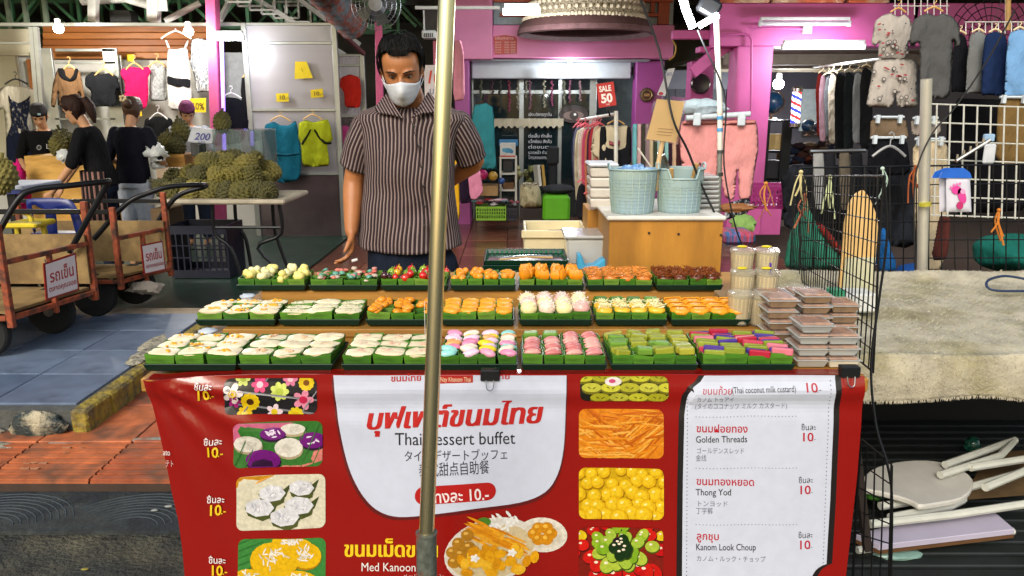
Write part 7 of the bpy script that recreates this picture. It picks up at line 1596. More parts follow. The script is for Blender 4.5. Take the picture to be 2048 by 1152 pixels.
for x0, x1, y0, y1, c, nm, Y in gs:
    garment('top', nm + ' top among those crowded on the SALE rack', [(x0 + 6, y0), ((x0 + x1) / 2, y0 - 6), (x1 - 4, y0), (x1, y0 + 30), (x1 - 3, (y0 + y1) / 2), (x1 - 6, y1), (x0 + 4, y1 - 3), (x0, (y0 + y1) / 2), (x0 + 1, y0 + 22)], Y, cloth(c), 'top', RG, rot=.5, folds=(45, .012), hang=((x0 + x1) / 2, y0 - 12, 16, 5, 10), hcol='#c04a5a')
garment('dress', 'cream and black pinafore outfit at the front of the SALE rack', [(1190, 262), (1204, 252), (1222, 250), (1238, 252), (1252, 250), (1264, 258), (1262, 300), (1264, 335), (1196, 335), (1198, 318), (1186, 312), (1181, 300)], 6.3, cloth('#b3a990'), 'dress', RG, parts=(('black_bodice', [(1200, 254), (1212, 252), (1214, 296), (1240, 300), (1252, 294), (1254, 252), (1263, 256), (1263, 334), (1198, 334)], cloth('#131419'), .008), ('bow', [(1218, 280), (1228, 286), (1240, 280), (1240, 290), (1228, 292), (1218, 290)], cloth('#96505a'), .014)), hang=(1232, 240, 34, 8, 12), hcol='#b89058')
o = root('sale_sign', P(1212, 216, 6.15), 'red SALE 50 sign clipped above the clothes rack', 'sign'); cs = [(1193, 168), (1227, 163), (1233, 210), (1198, 216)]
q = MB(); q.prism(cs, lambda p: P(*p, 6.15), lambda p: P(*p, 6.15) + Vector((0, .012, 0))); q.build('board', M('sale red', '#b01a16', .45), o)
pr = Print(lambda x, y, l: P(x, y, 6.148 - l)); pr.text('SALE', 1199, 184, 11, '#e6dcd8', bold=.035, rot=-.13, width=24); pr.text('50', 1203, 206, 17, '#e6dcd8', bold=.04, rot=-.13, width=23); pr.text('THB', 1212, 211, 3.5, '#e6dcd8', rot=-.13, width=7); pr.build('lettering', o)
q = MB(); q.tube([P(1216, 214, 6.16), P(1220, 232, 6.18)], .008, 6); q.box(P(1218, 218, 6.16), (.03, .03, .03)); q.build('clip', blkm, o)
# row of trousers edge-on and the big pink pair
for k, (x, c, nm) in enumerate(((1270, '#5a98a0', 'aqua'), (1279, '#a88a8c', 'dusty pink'), (1287, '#34332c', 'dark olive'), (1295, '#7a6a70', 'mauve grey'), (1303, '#a89a80', 'sand'), (1311, '#2e3a2c', 'bottle green'), (1319, '#8aa8a8', 'pale teal'), (1326, '#241a2e', 'aubergine'), (1334, '#7aa8a8', 'mint'), (1341, '#2a1626', 'plum'), (1349, '#b89a80', 'beige'), (1357, '#3a1c20', 'maroon'))):
    garment('trousers', nm + ' trousers in the row seen edge-on behind the tan card', [(x - 5, 248), (x + 5, 247), (x + 6, 300), (x + 4, 372), (x - 4, 372), (x - 6, 300)], 5.6 - .02 * k, cloth(c), 'trousers', 'row of trousers behind the card', thick=.03, wedge=.03)
for nm, pts, Y in (('left', [(1364, 242), (1400, 244), (1438, 242), (1440, 290), (1436, 340), (1430, 384), (1404, 388), (1401, 320), (1396, 380), (1374, 376), (1362, 320), (1358, 270)], 5.02), ('right', [(1441, 241), (1480, 237), (1512, 240), (1516, 262), (1517, 300), (1508, 350), (1502, 396), (1478, 402), (1476, 330), (1468, 404), (1448, 392), (1440, 330)], 4.98)):
    garment('trousers', 'dusty pink wide trousers, %s pair under the white clip hanger' % nm, pts, Y, cloth('#c98886', var=.1), 'trousers', 'pink trousers on the clip hanger', folds=(22, .012), thick=.012, parts=(('waistband', [(pts[0][0] + 1, 241), (pts[2][0] - 1, 239), (pts[2][0], 248), (pts[0][0], 250)], cloth('#b87876'), .004),))
o = root('clip_hanger', P(1450, 232, 4.95), 'white plastic clip hanger holding the pink trousers', 'hanger'); hwm = M('hanger white', '#b9c4cc', .4)
q = MB(); q.tube([P(1372, 236, 4.96), P(1500, 228, 4.96)], .018, 10); q.build('bar', hwm, o, smooth=True)
for x in (1395, 1484): q = MB(); fb(q, x - 7, 226, x + 7, 252, 4.93, .02); q.build('clip', hwm, o, bevel=.006)
lump(P(1400, 215, 5.2), (.17, .08, .055), 230, cloth('#a8bcc8'), 'folded_shirt', None, 18, .3); tag(sc.collection.objects[-1], 'pale blue folded clothing on top of the rack behind the card', 'clothing')
garment('skirt', 'black and white floral skirt below the pink trousers', [(1448, 408), (1476, 400), (1500, 396), (1498, 425), (1478, 432), (1450, 440)], 4.8, cloth('#15151a', 'floral', col2='#b9bcc4', scale=24, th=.58), 'skirt')
simple('striped_bag', 'multicoloured striped woven bag behind the plywood counter', 'bag', [(1450, 465, 1512, 492, 3.9, .2)], M('stripe bag', '#2a5a8c', .7, col2='#a8384c', scale=14, th=.5, var=.5, stretch=(3, 1, .3)), .02)
lump(P(1486, 448, 4.2), (.07, .07, .05), 240, cloth('#7a9a54'), 'green_pouch', None, 14, .3); tag(sc.collection.objects[-1], 'pale green pouch under the floral skirt', 'pouch')
lump(P(1470, 415, 4.4), (.12, .05, .025), 244, M('leather', '#8a5a34', .5), 'brown_sandal', None, 14, .4); tag(sc.collection.objects[-1], 'brown leather sandal under the floral skirt', 'sandal')
# round wall pieces
o = root('wall_clock', P(1400, 168, 8.9), 'round black and silver wall clock on the pink column', 'clock'); c = P(1400, 168, 8.9); rx = Matrix.Rotation(R(90), 4, 'X')
q = MB(); q.lathe([(.085, 0), (.105, .0), (.11, .02), (.1, .035), (.088, .03)], c, 32, rx); q.build('rim', M('clock rim', '#1a1c1e', .3), o, smooth=True); q = MB(); q.lathe([(.0, .018), (.088, .018)], c, 32, rx, cap=False); q.build('dial', M('dial', '#59646a', .2, metal=.3), o)
q = MB(); q.tube([c + Vector((0, -.024, 0)), c + Vector((.03, -.024, .04))], .004, 4); q.tube([c + Vector((0, -.026, 0)), c + Vector((-.05, -.026, .03))], .003, 4); q.build('hand', wp_, o)
for k in range(3): q = MB(); a = R(70 + 30 * k); q.tube([c + Vector((.098 * math.cos(t), -.037, .098 * math.sin(t))) for t in [R(110 + 4 * i + 50 * k) for i in range(8)]], .006, 5); q.build('chrome_arc', stl, o, smooth=True)
o = root('round_plaque', P(1293, 190, 9.95), 'round scalloped brown plaque on the purple column', 'plaque'); c = P(1293, 190, 9.96); q = MB()
q.loft([[c + rx @ Vector((r_ * (1 + .05 * math.cos(16 * t)) * math.cos(t), r_ * (1 + .05 * math.cos(16 * t)) * math.sin(t), z)) for t in [6.2832 * i / 64 for i in range(64)]] for r_, z in ((.088, 0), (.088, .02), (.08, .025))]); q.build('disc', M('plaque', '#4a3428', .6), o, smooth=True)
q = MB(); q.tube([c + Vector((.06 * math.cos(t), -.03, .06 * math.sin(t))) for t in [6.2832 * i / 24 for i in range(24)]], .006, 5, closed=True); q.box(c + Vector((0, -.03, 0)), (.07, .01, .035)); q.build('emblem', M('plaque gold', '#9a7a4c', .4, metal=.4), o)
o = root('pennant', P(1335, 180, 7.0), 'white paper pennant with blue print hanging behind the cable', 'pennant'); q = MB(); q.prism([(1336, 138), (1350, 136), (1330, 192), (1314, 190)], lambda p: P(*p, 7.0), lambda p: P(*p, 7.0) + Vector((0, .004, 0))); q.build('paper', M('pennant w', '#c8ccd4', .6), o)
pr = Print(lambda x, y, l: P(x, y, 6.998 - l)); pr.text('ลด', 1333, 152, 8, '#3a4a8c', rot=-.1, width=10); pr.ell(1322, 187, 5, 3, '#b8283a', 1); pr.build('print', o)
# ================================================================ right-hand shop
tube_lamp(1566, 1728, 93, 7.6, 28, 'long lit tube lamp under the right pink beam', .022, 14)
tube_lamp(1520, 1698, 47, 7.85, 0, 'long unlit tube fitting on the right pink beam', .022, 0, lit=False)
simple('junction_box', 'white junction box on the right pink beam', 'box', [(1607, 50, 1624, 67, 7.9, .05)], M('white box', '#bfc3c2', .5), .006)
q = MB(); q.tube(catmull([P(1440, 70, 7.9), P(1490, 68, 7.9), P(1502, 78, 7.9), P(1503, 110, 7.9), P(1502, 230, 7.9)], 4, False), .012, 6); q.tube([P(1500, 55, 7.9), P(1606, 58, 7.9)], .008, 6); thing(q, 'conduit', mpink, 'pink painted conduit running down the right column', 'conduit', smooth=True)
bulb(1557, 168, 10.6, .07, 45, 'round lit bulb inside the right shop', '#f2f6ff', None, (.95, .97, 1))
# globe
def globe(x, y, Y, r, label):
    c = P(x, y, Y); o = root('globe', c - Vector((0, 0, r * 1.5)), label, 'globe', 'desk globes'); q = MB(); q.ell(c, r, 24, 14); q.build('sphere', M('globe', '#143c5c', .3, col2='#a8986a', scale=4.5, th=.55, var=.2), o, smooth=True)
    q = MB(); q.tube([c + Vector((r * 1.08 * math.cos(t), 0, r * 1.08 * math.sin(t))) for t in [R(-110 + 10 * i) for i in range(20)]], r * .05, 6); q.lathe([(r * .6, -r * 1.5), (r * .55, -r * 1.42), (r * .15, -r * 1.35), (r * .1, -r * 1.05)], c, 16); q.build('stand', M('globe wood', '#6a4020', .4), o, smooth=True)
globe(1545, 205, 9.2, .125, 'blue desk globe on the black shelf in the right shop'); globe(1616, 252, 9.4, .075, 'smaller blue globe beside the barber pole'); globe(1636, 254, 9.6, .06, 'smallest blue globe right of the barber pole')
q = MB()
for r in ((1524, 240, 1570, 244, 9.1, .35), (1524, 302, 1570, 306, 9.1, .35), (1524, 360, 1570, 364, 9.1, .35), (1524, 240, 1527, 440, 9.08, .03), (1567, 240, 1570, 440, 9.08, .03)): fb(q, *r)
thing(q, 'black_shelf', blkm, 'black metal shelf carrying the globe and paper bags', 'shelf')
for x, c in ((1541, '#a89058'), (1560, '#b8a068')): simple('paper_bag', ('left' if x < 1550 else 'right') + ' tan paper bag on the black shelf', 'bag', [(x - 9, 268, x + 8, 300, 9.15, .12)], M('paper' + c, c, .8, var=.15), .004)
simple('dark_goods', 'dark boxes on the lowest black shelf', 'boxes', [(1530, 322, 1566, 358, 9.15, .25)], M('dk goods', '#17181c', .6), .01)
# barber pole with helical stripes
bp_ = root('barber_pole', P(1592, 250, 8.8), 'lit red, white and blue striped barber pole in the right shop', 'barber pole'); p0, p1 = P(1590, 246, 8.8), P(1594, 184, 8.8); n, m_ = 24, 40; cols = ['#e83030', '#f4f4ff', '#2838e0', '#f4f4ff']
for ci, nm in ((0, 'red_stripe'), (1, 'white_stripe'), (2, 'blue_stripe')):
    q = MB(); vs = [p0.lerp(p1, i / m_) + Vector((.05 * math.cos(6.2832 * j / n), .05 * math.sin(6.2832 * j / n), 0)) for i in range(m_ + 1) for j in range(n)]; fs = []
    for i in range(m_):
        for j in range(n):
            k = int(((i / m_ * 2.4 + j / n * 1.) % 1) * 4); k = 1 if k == 3 else k
            if k == ci: fs.append((i * n + j, i * n + (j + 1) % n, (i + 1) * n + (j + 1) % n, (i + 1) * n + j))
    q.add(vs, fs); q.build(nm, M('barber' + str(ci), cols[ci], .3, var=0, emit=cols[ci], es=1.6 if ci == 1 else 1.), bp_, smooth=True)
q = MB(); q.lathe([(.06, 0), (.06, .04), (.03, .06)], p1, 18); q.build('cap', stl, bp_, smooth=True); q = MB(); q.lathe([(.03, -.06), (.06, -.04), (.06, 0)], p0, 18); q.build('cap', stl, bp_, smooth=True)
simple('pale_doorway', 'pale doorway behind the barber pole', 'doorway', [(1606, 178, 1640, 262, 11.9, .05)], M('pale door', '#a8b4b8', .5), .004)  # plain pale panel in the doorway, no emission
heap('goods_heap', 'jumble of dark goods on the table in the right shop', 'goods', 1610, 300, 9.6, 100, 50, ('#3a2420', '#1c2436', '#5a4a3c', '#24181c', '#46566a', '#6a3a2c'), 22, 300)
simple('goods_table', 'dark table under the jumbled goods', 'table', [(1525, 345, 1665, 352, 9.3, .7), (1530, 352.5, 1536, 440, 9.35, .05), (1655, 352.5, 1661, 440, 9.35, .05)], M('dk table', '#3a2c28', .5))
crate('magenta_crate', 'magenta slatted crate at the foot of the right pink column', 1500, 372, 1588, 418, 6.2, .3, M('magenta plastic', '#8c2468', .45), 9, 3)
# hanging rack row on the right
RR = 'clothes on the long rack in the right shop'
for k, (x0, x1, y0, y1, c, nm, Y) in enumerate(((1628, 1650, 150, 275, '#7a2420', 'rust red', 8.6), (1634, 1658, 152, 285, '#b08a98', 'dusty pink', 8.3), (1644, 1670, 156, 280, '#5a5c60', 'grey', 8.0), (1652, 1680, 152, 290, '#a89c8c', 'cream printed', 7.7), (1664, 1700, 150, 320, '#16181c', 'black', 7.4), (1682, 1716, 148, 310, '#1c2226', 'charcoal', 7.1), (1700, 1734, 150, 290, '#8d9298', 'pale grey', 6.9), (1714, 1752, 140, 300, '#121316', 'jet black', 6.7))):
    garment('shirt', nm + ' shirt in the long rack left of the printed pyjamas', [(x0 + 5, y0), (x0 + 14, y0 - 5), (x1 - 6, y0 + 2), (x1, y0 + 30), (x1 - 2, y1), (x0 + 6, y1 - 3), (x0 + 2, (y0 + y1) / 2), (x0, y0 + 30)], Y, cloth(c), 'shirt', RR, rot=.45, folds=(40, .012), hang=((x0 + x1) / 2, y0 - 11, 18, 5, 9), hcol='#b8a888')
q = MB(); q.tube([P(1628, 135, 8.8), P(1760, 118, 6.5)], .012, 8); thing(q, 'rack_rail', M('rack white', '#c2c2ba', .4), 'slanting white rail carrying the long rack of shirts', 'rail', smooth=True)
pj = cloth('#a8a29c', 'printed pj', var=.1)
def dots(o, poly, Y, seed, n=26):
    rr = random.Random(seed); pp = Print(lambda x, y, l: P(x, y, Y - l)); xs = [p[0] for p in poly]; ys = [p[1] for p in poly]; k = 0
    while k < n:
        x, y = rr.uniform(min(xs), max(xs)), rr.uniform(min(ys), max(ys))
        if not inpoly((x, y), poly): continue
        if k % 3 == 0: pp.ell(x, y, 4.5, 4.5, '#4a4448', 1, n=10); pp.ell(x, y, 3, 3, '#a8a29c', 2, n=8)
        elif k % 3 == 1: pp.ell(x, y, 4, 1.8, '#96303a', 1, rr.uniform(-.3, .3), n=7)
        else: pp.ell(x, y, 1.6, 1.6, '#2c2a2e', 1, n=6)
        k += 1
    tag(pp.build('printed_motif', o), kind='stuff')
o = garment('printed_shirt', 'pale printed short-sleeved pyjama top hanging high at right', [(1750, 42), (1766, 30), (1782, 26), (1796, 34), (1810, 28), (1822, 40), (1828, 70), (1832, 92), (1820, 92), (1818, 80), (1816, 118), (1756, 118), (1758, 84), (1752, 92), (1742, 88)], 5.2, pj, 'pyjamas', hang=(1797, 16, 30, 8, 16), hcol='#c49a5c', thick=.015, folds=(20, .008)); dots(o, [(1758, 45), (1816, 45), (1814, 112), (1760, 112)], 5.165, 5)
o = garment('printed_shorts', 'matching pale printed pyjama shorts below the top', [(1748, 122), (1790, 118), (1836, 120), (1836, 170), (1838, 214), (1794, 216), (1791, 180), (1786, 216), (1732, 214), (1740, 170)], 5.15, pj, 'pyjamas', thick=.015, folds=(20, .008)); dots(o, [(1748, 128), (1830, 128), (1832, 208), (1740, 208)], 5.115, 6, 30)
garment('tshirt', 'plain grey long T-shirt hanging beside the printed pyjamas', [(1826, 40), (1842, 30), (1858, 26), (1872, 33), (1886, 26), (1904, 32), (1918, 48), (1921, 92), (1908, 96), (1906, 80), (1902, 140), (1898, 198), (1838, 196), (1840, 120), (1838, 84), (1820, 92), (1819, 70)], 5.0, cloth('#4e4f50', var=.08), 'shirt', hang=(1868, 14, 36, 8, 16), hcol='#c49a5c', thick=.015, folds=(22, .016))
o = root('wire_rack', P(1800, 10, 5.3), 'white wire display grid hung above the pyjamas', 'rack')
for k in range(9): q = MB(); q.tube([P(1790 + k * 13, -30, 5.3), P(1790 + k * 13, 30, 5.3)], .003, 5); q.build('wire', M('wire white', '#c9c9c6', .4), o)
for y in (-10, 12): q = MB(); q.tube([P(1786, y, 5.298), P(1898, y, 5.298)], .003, 5); q.build('wire', M('wire white', '#c9c9c6', .4), o)
o = root('wire_rack', P(1990, 50, 5.5), 'white wire display grid above the long-sleeved shirts', 'rack')
for k in range(10): q = MB(); q.tube([P(1932 + k * 13, 44, 5.5), P(1932 + k * 13, 66, 5.5)], .003, 5); q.build('wire', M('wire white', '#c9c9c6', .4), o)
q = MB(); q.tube([P(1930, 44, 5.498), P(2060, 44, 5.498)], .004, 5); q.build('wire', M('wire white', '#c9c9c6', .4), o)
LS = 'long-sleeved shirts at the right edge'
for x0, x1, y0, y1, c, nm, Y in ((1902, 1940, 70, 185, '#101218', 'black', 5.3), (1932, 1982, 66, 188, '#6c7072', 'light grey', 5.2), (1962, 2020, 66, 192, '#14264a', 'navy blue', 5.1), (2010, 2070, 62, 196, '#6a96c4', 'sky blue', 5.0)):
    garment('long_sleeve_shirt', nm + ' long-sleeved shirt hanging at the right edge', [(x0 + 8, y0 + 4), ((x0 + x1) / 2, y0 - 4), (x1 - 8, y0 + 4), (x1, y0 + 50), (x1 - 2, y1 - 10), (x1 - 12, y1), (x0 + 10, y1 - 2), (x0, y1), (x0 + 2, y0 + 60)], Y, cloth(c), 'shirt', LS, hang=((x0 + x1) / 2, y0 - 8, 24, 6, 10), hcol='#d8c8a0', folds=(34, .014))
# mesh fan guard behind
o = root('fan_guard', P(1970, 60, 6.2), 'large round black fan guard behind the hanging shirts', 'fan'); c = P(1975, 70, 6.2)
for r_ in (.30, .25, .2, .14, .08): q = MB(); q.tube([c + Vector((r_ * math.cos(t), 0, r_ * math.sin(t))) for t in [6.2832 * i / 36 for i in range(36)]], .004, 5, closed=True); q.build('ring', blkm, o)
for k in range(24): q = MB(); t = 6.2832 * k / 24; q.tube([c + Vector((.06 * math.cos(t), -.02, .06 * math.sin(t))), c + Vector((.3 * math.cos(t), 0, .3 * math.sin(t)))], .003, 4); q.build('spoke', blkm, o)
q = MB(); q.tube([P(2016, -20, 5.6), P(2016, 60, 5.6)], .018, 8); thing(q, 'wooden_pole', wdm, 'tan pole hanging at the right edge above the shirts', 'pole', smooth=True)
simple('goods_row', 'row of packed goods along the top of the right beam', 'goods', [(1450, -12, 1540, 5, 7.9, .2), (1545, -14, 1690, 5, 7.92, .2), (1700, -12, 1780, 5, 7.9, .2)], M('packed', '#b89a7c', .6, col2='#a8502c', scale=3, th=.5, var=.3), .01)
# trousers below
TR = 'trousers on clip hangers at the right'
for pts, c, nm, Y, hb in (([(1742, 236), (1812, 236), (1818, 282), (1738, 284)], '#6a5a48', 'brown folded', 4.9, (1748, 1808, 234)), ([(1738, 276), (1814, 276), (1822, 350), (1734, 352)], '#0d0e14', 'black', 4.7, (1742, 1812, 275)), ([(1826, 280), (1896, 278), (1900, 400), (1886, 540), (1838, 540), (1826, 400)], '#b9a98c', 'cream long', 4.5, (1830, 1890, 278)), ([(1822, 238), (1880, 238), (1884, 270), (1824, 272)], '#8d847c', 'pale folded', 4.9, (1826, 1876, 236)), ([(1996, 196), (2060, 196), (2066, 330), (1990, 330)], '#6a5430', 'khaki', 4.9, (2000, 2056, 194))):
    o = garment('trousers', nm + ' trousers on a clip hanger at the right', pts, Y, cloth(c), 'trousers', TR, smooth=2, folds=(36, .012))
    q = MB(); q.tube([P(hb[0], hb[2], Y - .02), P(hb[1], hb[2], Y - .02)], .008, 6)
    for x in (hb[0] + 8, hb[1] - 8): q.box(P(x, hb[2] + 4, Y - .03), (.02, .02, .05))
    q.build('clip_hanger', hwm, o)
q = MB(); hanger(q, P(1780, 292, 4.6), S(66, 4.6), .06, .08, .008); thing(q, 'grey_hanger', M('grey hanger', '#8c8e90', .4), 'empty grey hanger in front of the black trousers', 'hanger', smooth=True)
garment('dark_backdrop', 'black cloth standing in for the dark interior behind the white grid', [(1895, 196), (2060, 200), (2070, 420), (1890, 430)], 5.6, cloth('#0b0b10', 'black mass'), 'clothes', smooth=2, folds=(24, .03))  # added black sheet: paints in the darkness of the shop interior
garment('dark_backdrop', 'dark cloth standing in for the dark interior behind the black mesh', [(1560, 330), (1740, 330), (1840, 345), (1850, 500), (1570, 470)], 5.9, cloth('#101216', 'dark mass', col2='#20242c', scale=5), 'clothes', smooth=2, folds=(22, .03))  # interior shade behind the mesh, put in as dark cloth
for x, c, nm in ((1638, '#8d8f90', 'grey'), (1660, '#1a1c22', 'charcoal'), (1690, '#5a5348', 'taupe'), (1714, '#14161c', 'black')):
    garment('trousers', nm + ' trousers folded over the low rail behind the mesh', [(x - 12, 304), (x + 10, 302), (x + 12, 350), (x + 8, 420), (x - 8, 420), (x - 12, 350)], 5.5, cloth(c), 'trousers', 'trousers over the low rail', folds=(30, .012))
q = MB(); q.tube([P(1620, 303, 5.5), P(1730, 301, 5.5)], .014, 8); thing(q, 'low_rail', stl, 'steel rail holding folded trousers behind the mesh', 'rail', smooth=True)
# silver post, white grid
q = MB(); a = P(1853, 158, 3.35); e_ = P(1844, 545, 3.4); q.tube([a, e_, a + (e_ - a) * (a.z / (a.z - e_.z))], .0225, 16)
sp_ = thing(q, 'steel_post', M('galv', '#ccc8ba', .35, metal=.6, var=.1, scale=8), 'galvanised steel post beside the cream trousers', 'post', smooth=True)
q = MB(); q.tube([P(1850, 405, 3.35), P(1850, 412, 3.35)], .0245, 12); q.build('yellow_tie', M('tie y', '#a8a02c', .5), sp_)
wg = root('wire_grid', P(1960, 330, 4.2), 'white wire grid panel behind the galvanised post', 'grid'); wgm = M('wire white2', '#b9b9b0', .5)
for k in range(9): x = 1872 + k * 27; q = MB(); q.tube([P(x + 2, 208 + k, 4.2), P(x - 4, 432 + k, 4.2)], .0045, 6); q.build('wire', wgm, wg, smooth=True)
for k in range(7): y = 208 + k * 37; q = MB(); q.tube([P(1862, y, 4.205), P(2100, y + 8, 4.205)], .0045, 6); q.build('wire', wgm, wg, smooth=True)
o = root('grid_hook', P(1975, 300, 4.1), 'white sloping display hook clipped on the white grid', 'hook'); q = MB(); q.tube([P(1912, 322, 4.1), P(1980, 280, 4.1)], .012, 8); 
for k in range(5): p = P(1914 + k * 13, 320 - k * 8, 4.1); q.tube([p, p + Vector((0, 0, .03))], .006, 5)
q.build('arm', stl, o); q = MB(); fb(q, 1972, 288, 1990, 328, 4.08, .02); q.build('plate', M('hook w', '#b8bcc0', .4), o, bevel=.008); q = MB(); fb(q, 1972, 268, 1990, 284, 4.1, .03); q.build('clip', M('hookblue', '#8aa8c4', .4), o, bevel=.006)
# ---------------------------------------------------------------- black mesh panels and the blanket table
bwm = M('black wire', '#0d0e10', .45, metal=.3)
def gridpanel(label, A, B, C, D, nu, nv, r, name='mesh_panel'):
    "A,B top corners, D,C bottom corners; uprights nu, crosswires nv"
    o = root(name, (C + D) / 2, label, 'mesh'); F = lambda u, v: (A * (1 - u) + B * u) * (1 - v) + (D * (1 - u) + C * u) * v
    for i in range(nu): u = i / (nu - 1); q = MB(); q.tube([F(u, v) + Vector((0, .004 * math.sin(v * 5 + i), 0)) for v in (0, .25, .5, .75, 1)], r if 0 < i < nu - 1 else r * 1.6, 5); q.build('wire', bwm, o)
    for j in range(nv): v = j / (nv - 1); q = MB(); q.tube([F(u, v) + Vector((.003, .003, 0)) for u in (0, .25, .5, .75, 1)], r * .9 if 0 < j < nv - 1 else r * 1.4, 5); q.build('wire', bwm, o)
    return o
gridpanel('black wire mesh panel standing behind the blanket table', P(1600, 336, 3.55), P(2090, 328, 3.55), P(2090, 552, 3.55), P(1600, 552, 3.55), 20, 7, .003)
gridpanel('black wire mesh panel running back beside the box stacks', P(1768, 352, 1.95), P(1590, 352, 3.5), G(1590, 640, .62) if False else P(1576, 600, 3.5), P(1745, 745, 1.95), 34, 10, .002)
q = MB(); q.tube(catmull([P(1768, 350, 1.95), P(1774, 470, 1.94), P(1758, 600, 1.93), P(1742, 730, 1.9), P(1752, 850, 1.85), P(1775, 930, 1.8), P(1784, 1010, 1.8), P(1780, 1200, 1.8)], 5, False), .0035, 6); thing(q, 'bent_wire', bwm, 'long bent black wire hanging down beside the banner\'s right edge', 'wire', smooth=True)
gridpanel('crumpled black mesh basket side below the box stacks', P(1722, 880, 1.9), P(1782, 930, 1.8), P(1778, 1240, 1.8), P(1700, 1240, 1.95), 5, 9, .0022)
q = MB(); q.bar(P(1712, 900, 1.95), P(1735, 1100, 1.95), .02); thing(q, 'dark_strut', M('dk strut', '#2a201c', .6), 'dark strut behind the banner\'s right edge', 'strut')
# blanket table
tbz = .74; bt_ = root('blanket_table', (1.75, 2.75, -.05), 'table covered with a shaggy beige blanket at the right', 'table')
NX, NY = 60, 50; vs = []; X0, X1, YA, YB = .98, 2.7, 2.22, 3.32
for j in range(NY + 1):
    for i in range(NX + 1):
        x = X0 + (X1 - X0) * i / NX; t = j / NY
        if t < .28: k = t / .28; z = tbz - .15 * (1 - k) + .012 * nz(x * 4, t * 3, 2); y = YA - .012 * math.sin(k * 3) + .028 * nz(x * 3.2, k * 1.5, 4.) * (1 - k) - .02 * (1 - k); z -= .02 * nz(x * 2.5, 1, 7.) * (1 - k)
        else: k = (t - .28) / .72; y = YA + (YB - YA) * k; z = tbz + .008 * nz(x * 5, y * 5, 3.) + .006 * nz(x * 14, y * 3, 5.) - .05 * max(0, .04 - k) / .04 * .3 + (.03 * math.exp(-((k - .93) / .05) ** 2))
        if i == 0: z -= .05; x += .01
        vs.append((x, y, z))
q = MB(); q.add(vs, [(j * (NX + 1) + i, j * (NX + 1) + i + 1, (j + 1) * (NX + 1) + i + 1, (j + 1) * (NX + 1) + i) for j in range(NY) for i in range(NX)])
blm_ = M('blanket', '#a8a18c', .95, col2='#8d8668', scale=4, th=.55, var=.25, bump=.45, bscale=90, bdist=.01)
bo = q.build('blanket', blm_, bt_, smooth=True, ang=180); md = bo.modifiers.new('s', 'SOLIDIFY'); md.thickness = .012
fz = MB(); rr = random.Random(9)
for k in range(15000):
    i, j = rr.randrange(NX), rr.randrange(NY); p = Vector(vs[j * (NX + 1) + i]).lerp(Vector(vs[(j + 1) * (NX + 1) + i + 1]), rr.random()); d = Vector((rr.uniform(-1, 1), -rr.uniform(.2, 1) if j < 14 else rr.uniform(-1, .6), rr.uniform(-.5, .5) if j < 14 else .4)) * .015; s = Vector((.0011, 0, 0))
    fz.add([p - s, p + s, p + d], [(0, 1, 2)])
for k in range(900): x = rr.uniform(X0, X1); i = int((x - X0) / (X1 - X0) * NX); p = Vector(vs[min(i, NX)]); p.x = x; fz.add([p + Vector((-.0015, -.002, .004)), p + Vector((.0015, -.002, .004)), p + Vector((rr.uniform(-.004, .004), -.004, -.007))], [(0, 1, 2)])
tag(fz.build('blanket_pile', M('pile', '#b4ac96', .95, var=.2), bt_), kind='stuff')
q = MB(); q.bx(X0 + .04, X1, YA + .04, YB - .02, tbz - .05, tbz - .02); q.build('table_top', plyy, bt_)
for x in (1.06, 2.6):
    for y in (2.32, 3.22): q = MB(); q.bx(x - .02, x + .02, y - .02, y + .02, -.05, tbz - .051); q.build('leg', blkm, bt_)
dkm = M('dark sheet', '#07090a', .9, var=.3)
q = MB(); q.bx(.92, 2.75, 3.33, 3.36, -.05, .70); thing(q, 'dark_sheet', dkm, 'near-black sheet closing the back under the blanket table', 'tarpaulin')  # near-black upright sheet across the back under the table
# slatted dark pallet on the ground and folded furniture
pal = root('dark_pallet', (1.8, 2.6, -.05), 'dark green-black slatted pallet on the ground under the blanket table', 'pallet'); plt = M('pallet dark', '#141a18', .6, var=.4, scale=8)
for k in range(20): y = 1.95 + k * .068; q = MB(); q.bx(.9, 2.75, y, y + .05, .045, .062); q.build('slat', plt, pal, bevel=.004)
for x in (1.0, 1.7, 2.6): q = MB(); q.bx(x, x + .06, 1.95, 3.3, -.05, .044); q.build('runner', plt, pal)
whp = M('white paint pipe', '#b8bab0', .4, var=.12, scale=10); lav = M('lav board', '#a8a2b4', .45, var=.06)
def quad(Z, pts): return [G(x, y, Z) for x, y in pts]
o = root('folded_table', G(1850, 1060, .08), 'pale lilac tabletop lying flat on the pallet', 'table'); pts = [(1712, 1068), (1860, 1030), (1990, 1024), (2030, 1058), (1760, 1090)]
f0 = lambda Z: (lambda p: G(p[0], p[1], Z)); q = MB(); tt = [G(*p, .125) for p in pts]; q.add(tt + [v - Vector((0, 0, .02)) for v in tt], [tuple(range(5)), tuple(range(9, 4, -1))] + [(i, (i + 1) % 5, (i + 1) % 5 + 5, i + 5) for i in range(5)]); q.build('table_top', lav, o, bevel=.002)
q = MB(); q.add([v - Vector((0, 0, .0205)) for v in tt] + [v - Vector((0, 0, .032)) for v in tt], [tuple(range(5)), tuple(range(9, 4, -1))] + [(i, (i + 1) % 5, (i + 1) % 5 + 5, i + 5) for i in range(5)]); q.build('edge_board', M('edge brown', '#5a3c20', .6), o)
q = MB(); q.tube([G(1714, 1100, .085), G(2026, 1062, .085)], .012, 8); q.build('pipe_frame', whp, o, smooth=True)
o = root('folding_chair', G(1850, 980, .15), 'folded white chair with rounded seat lying on the lilac tabletop', 'chair')
sp2 = [(1722, 972), (1740, 940), (1790, 924), (1850, 920), (1900, 928), (1940, 950), (1946, 972), (1925, 995), (1880, 1005), (1840, 1010), (1820, 1000), (1770, 985)]
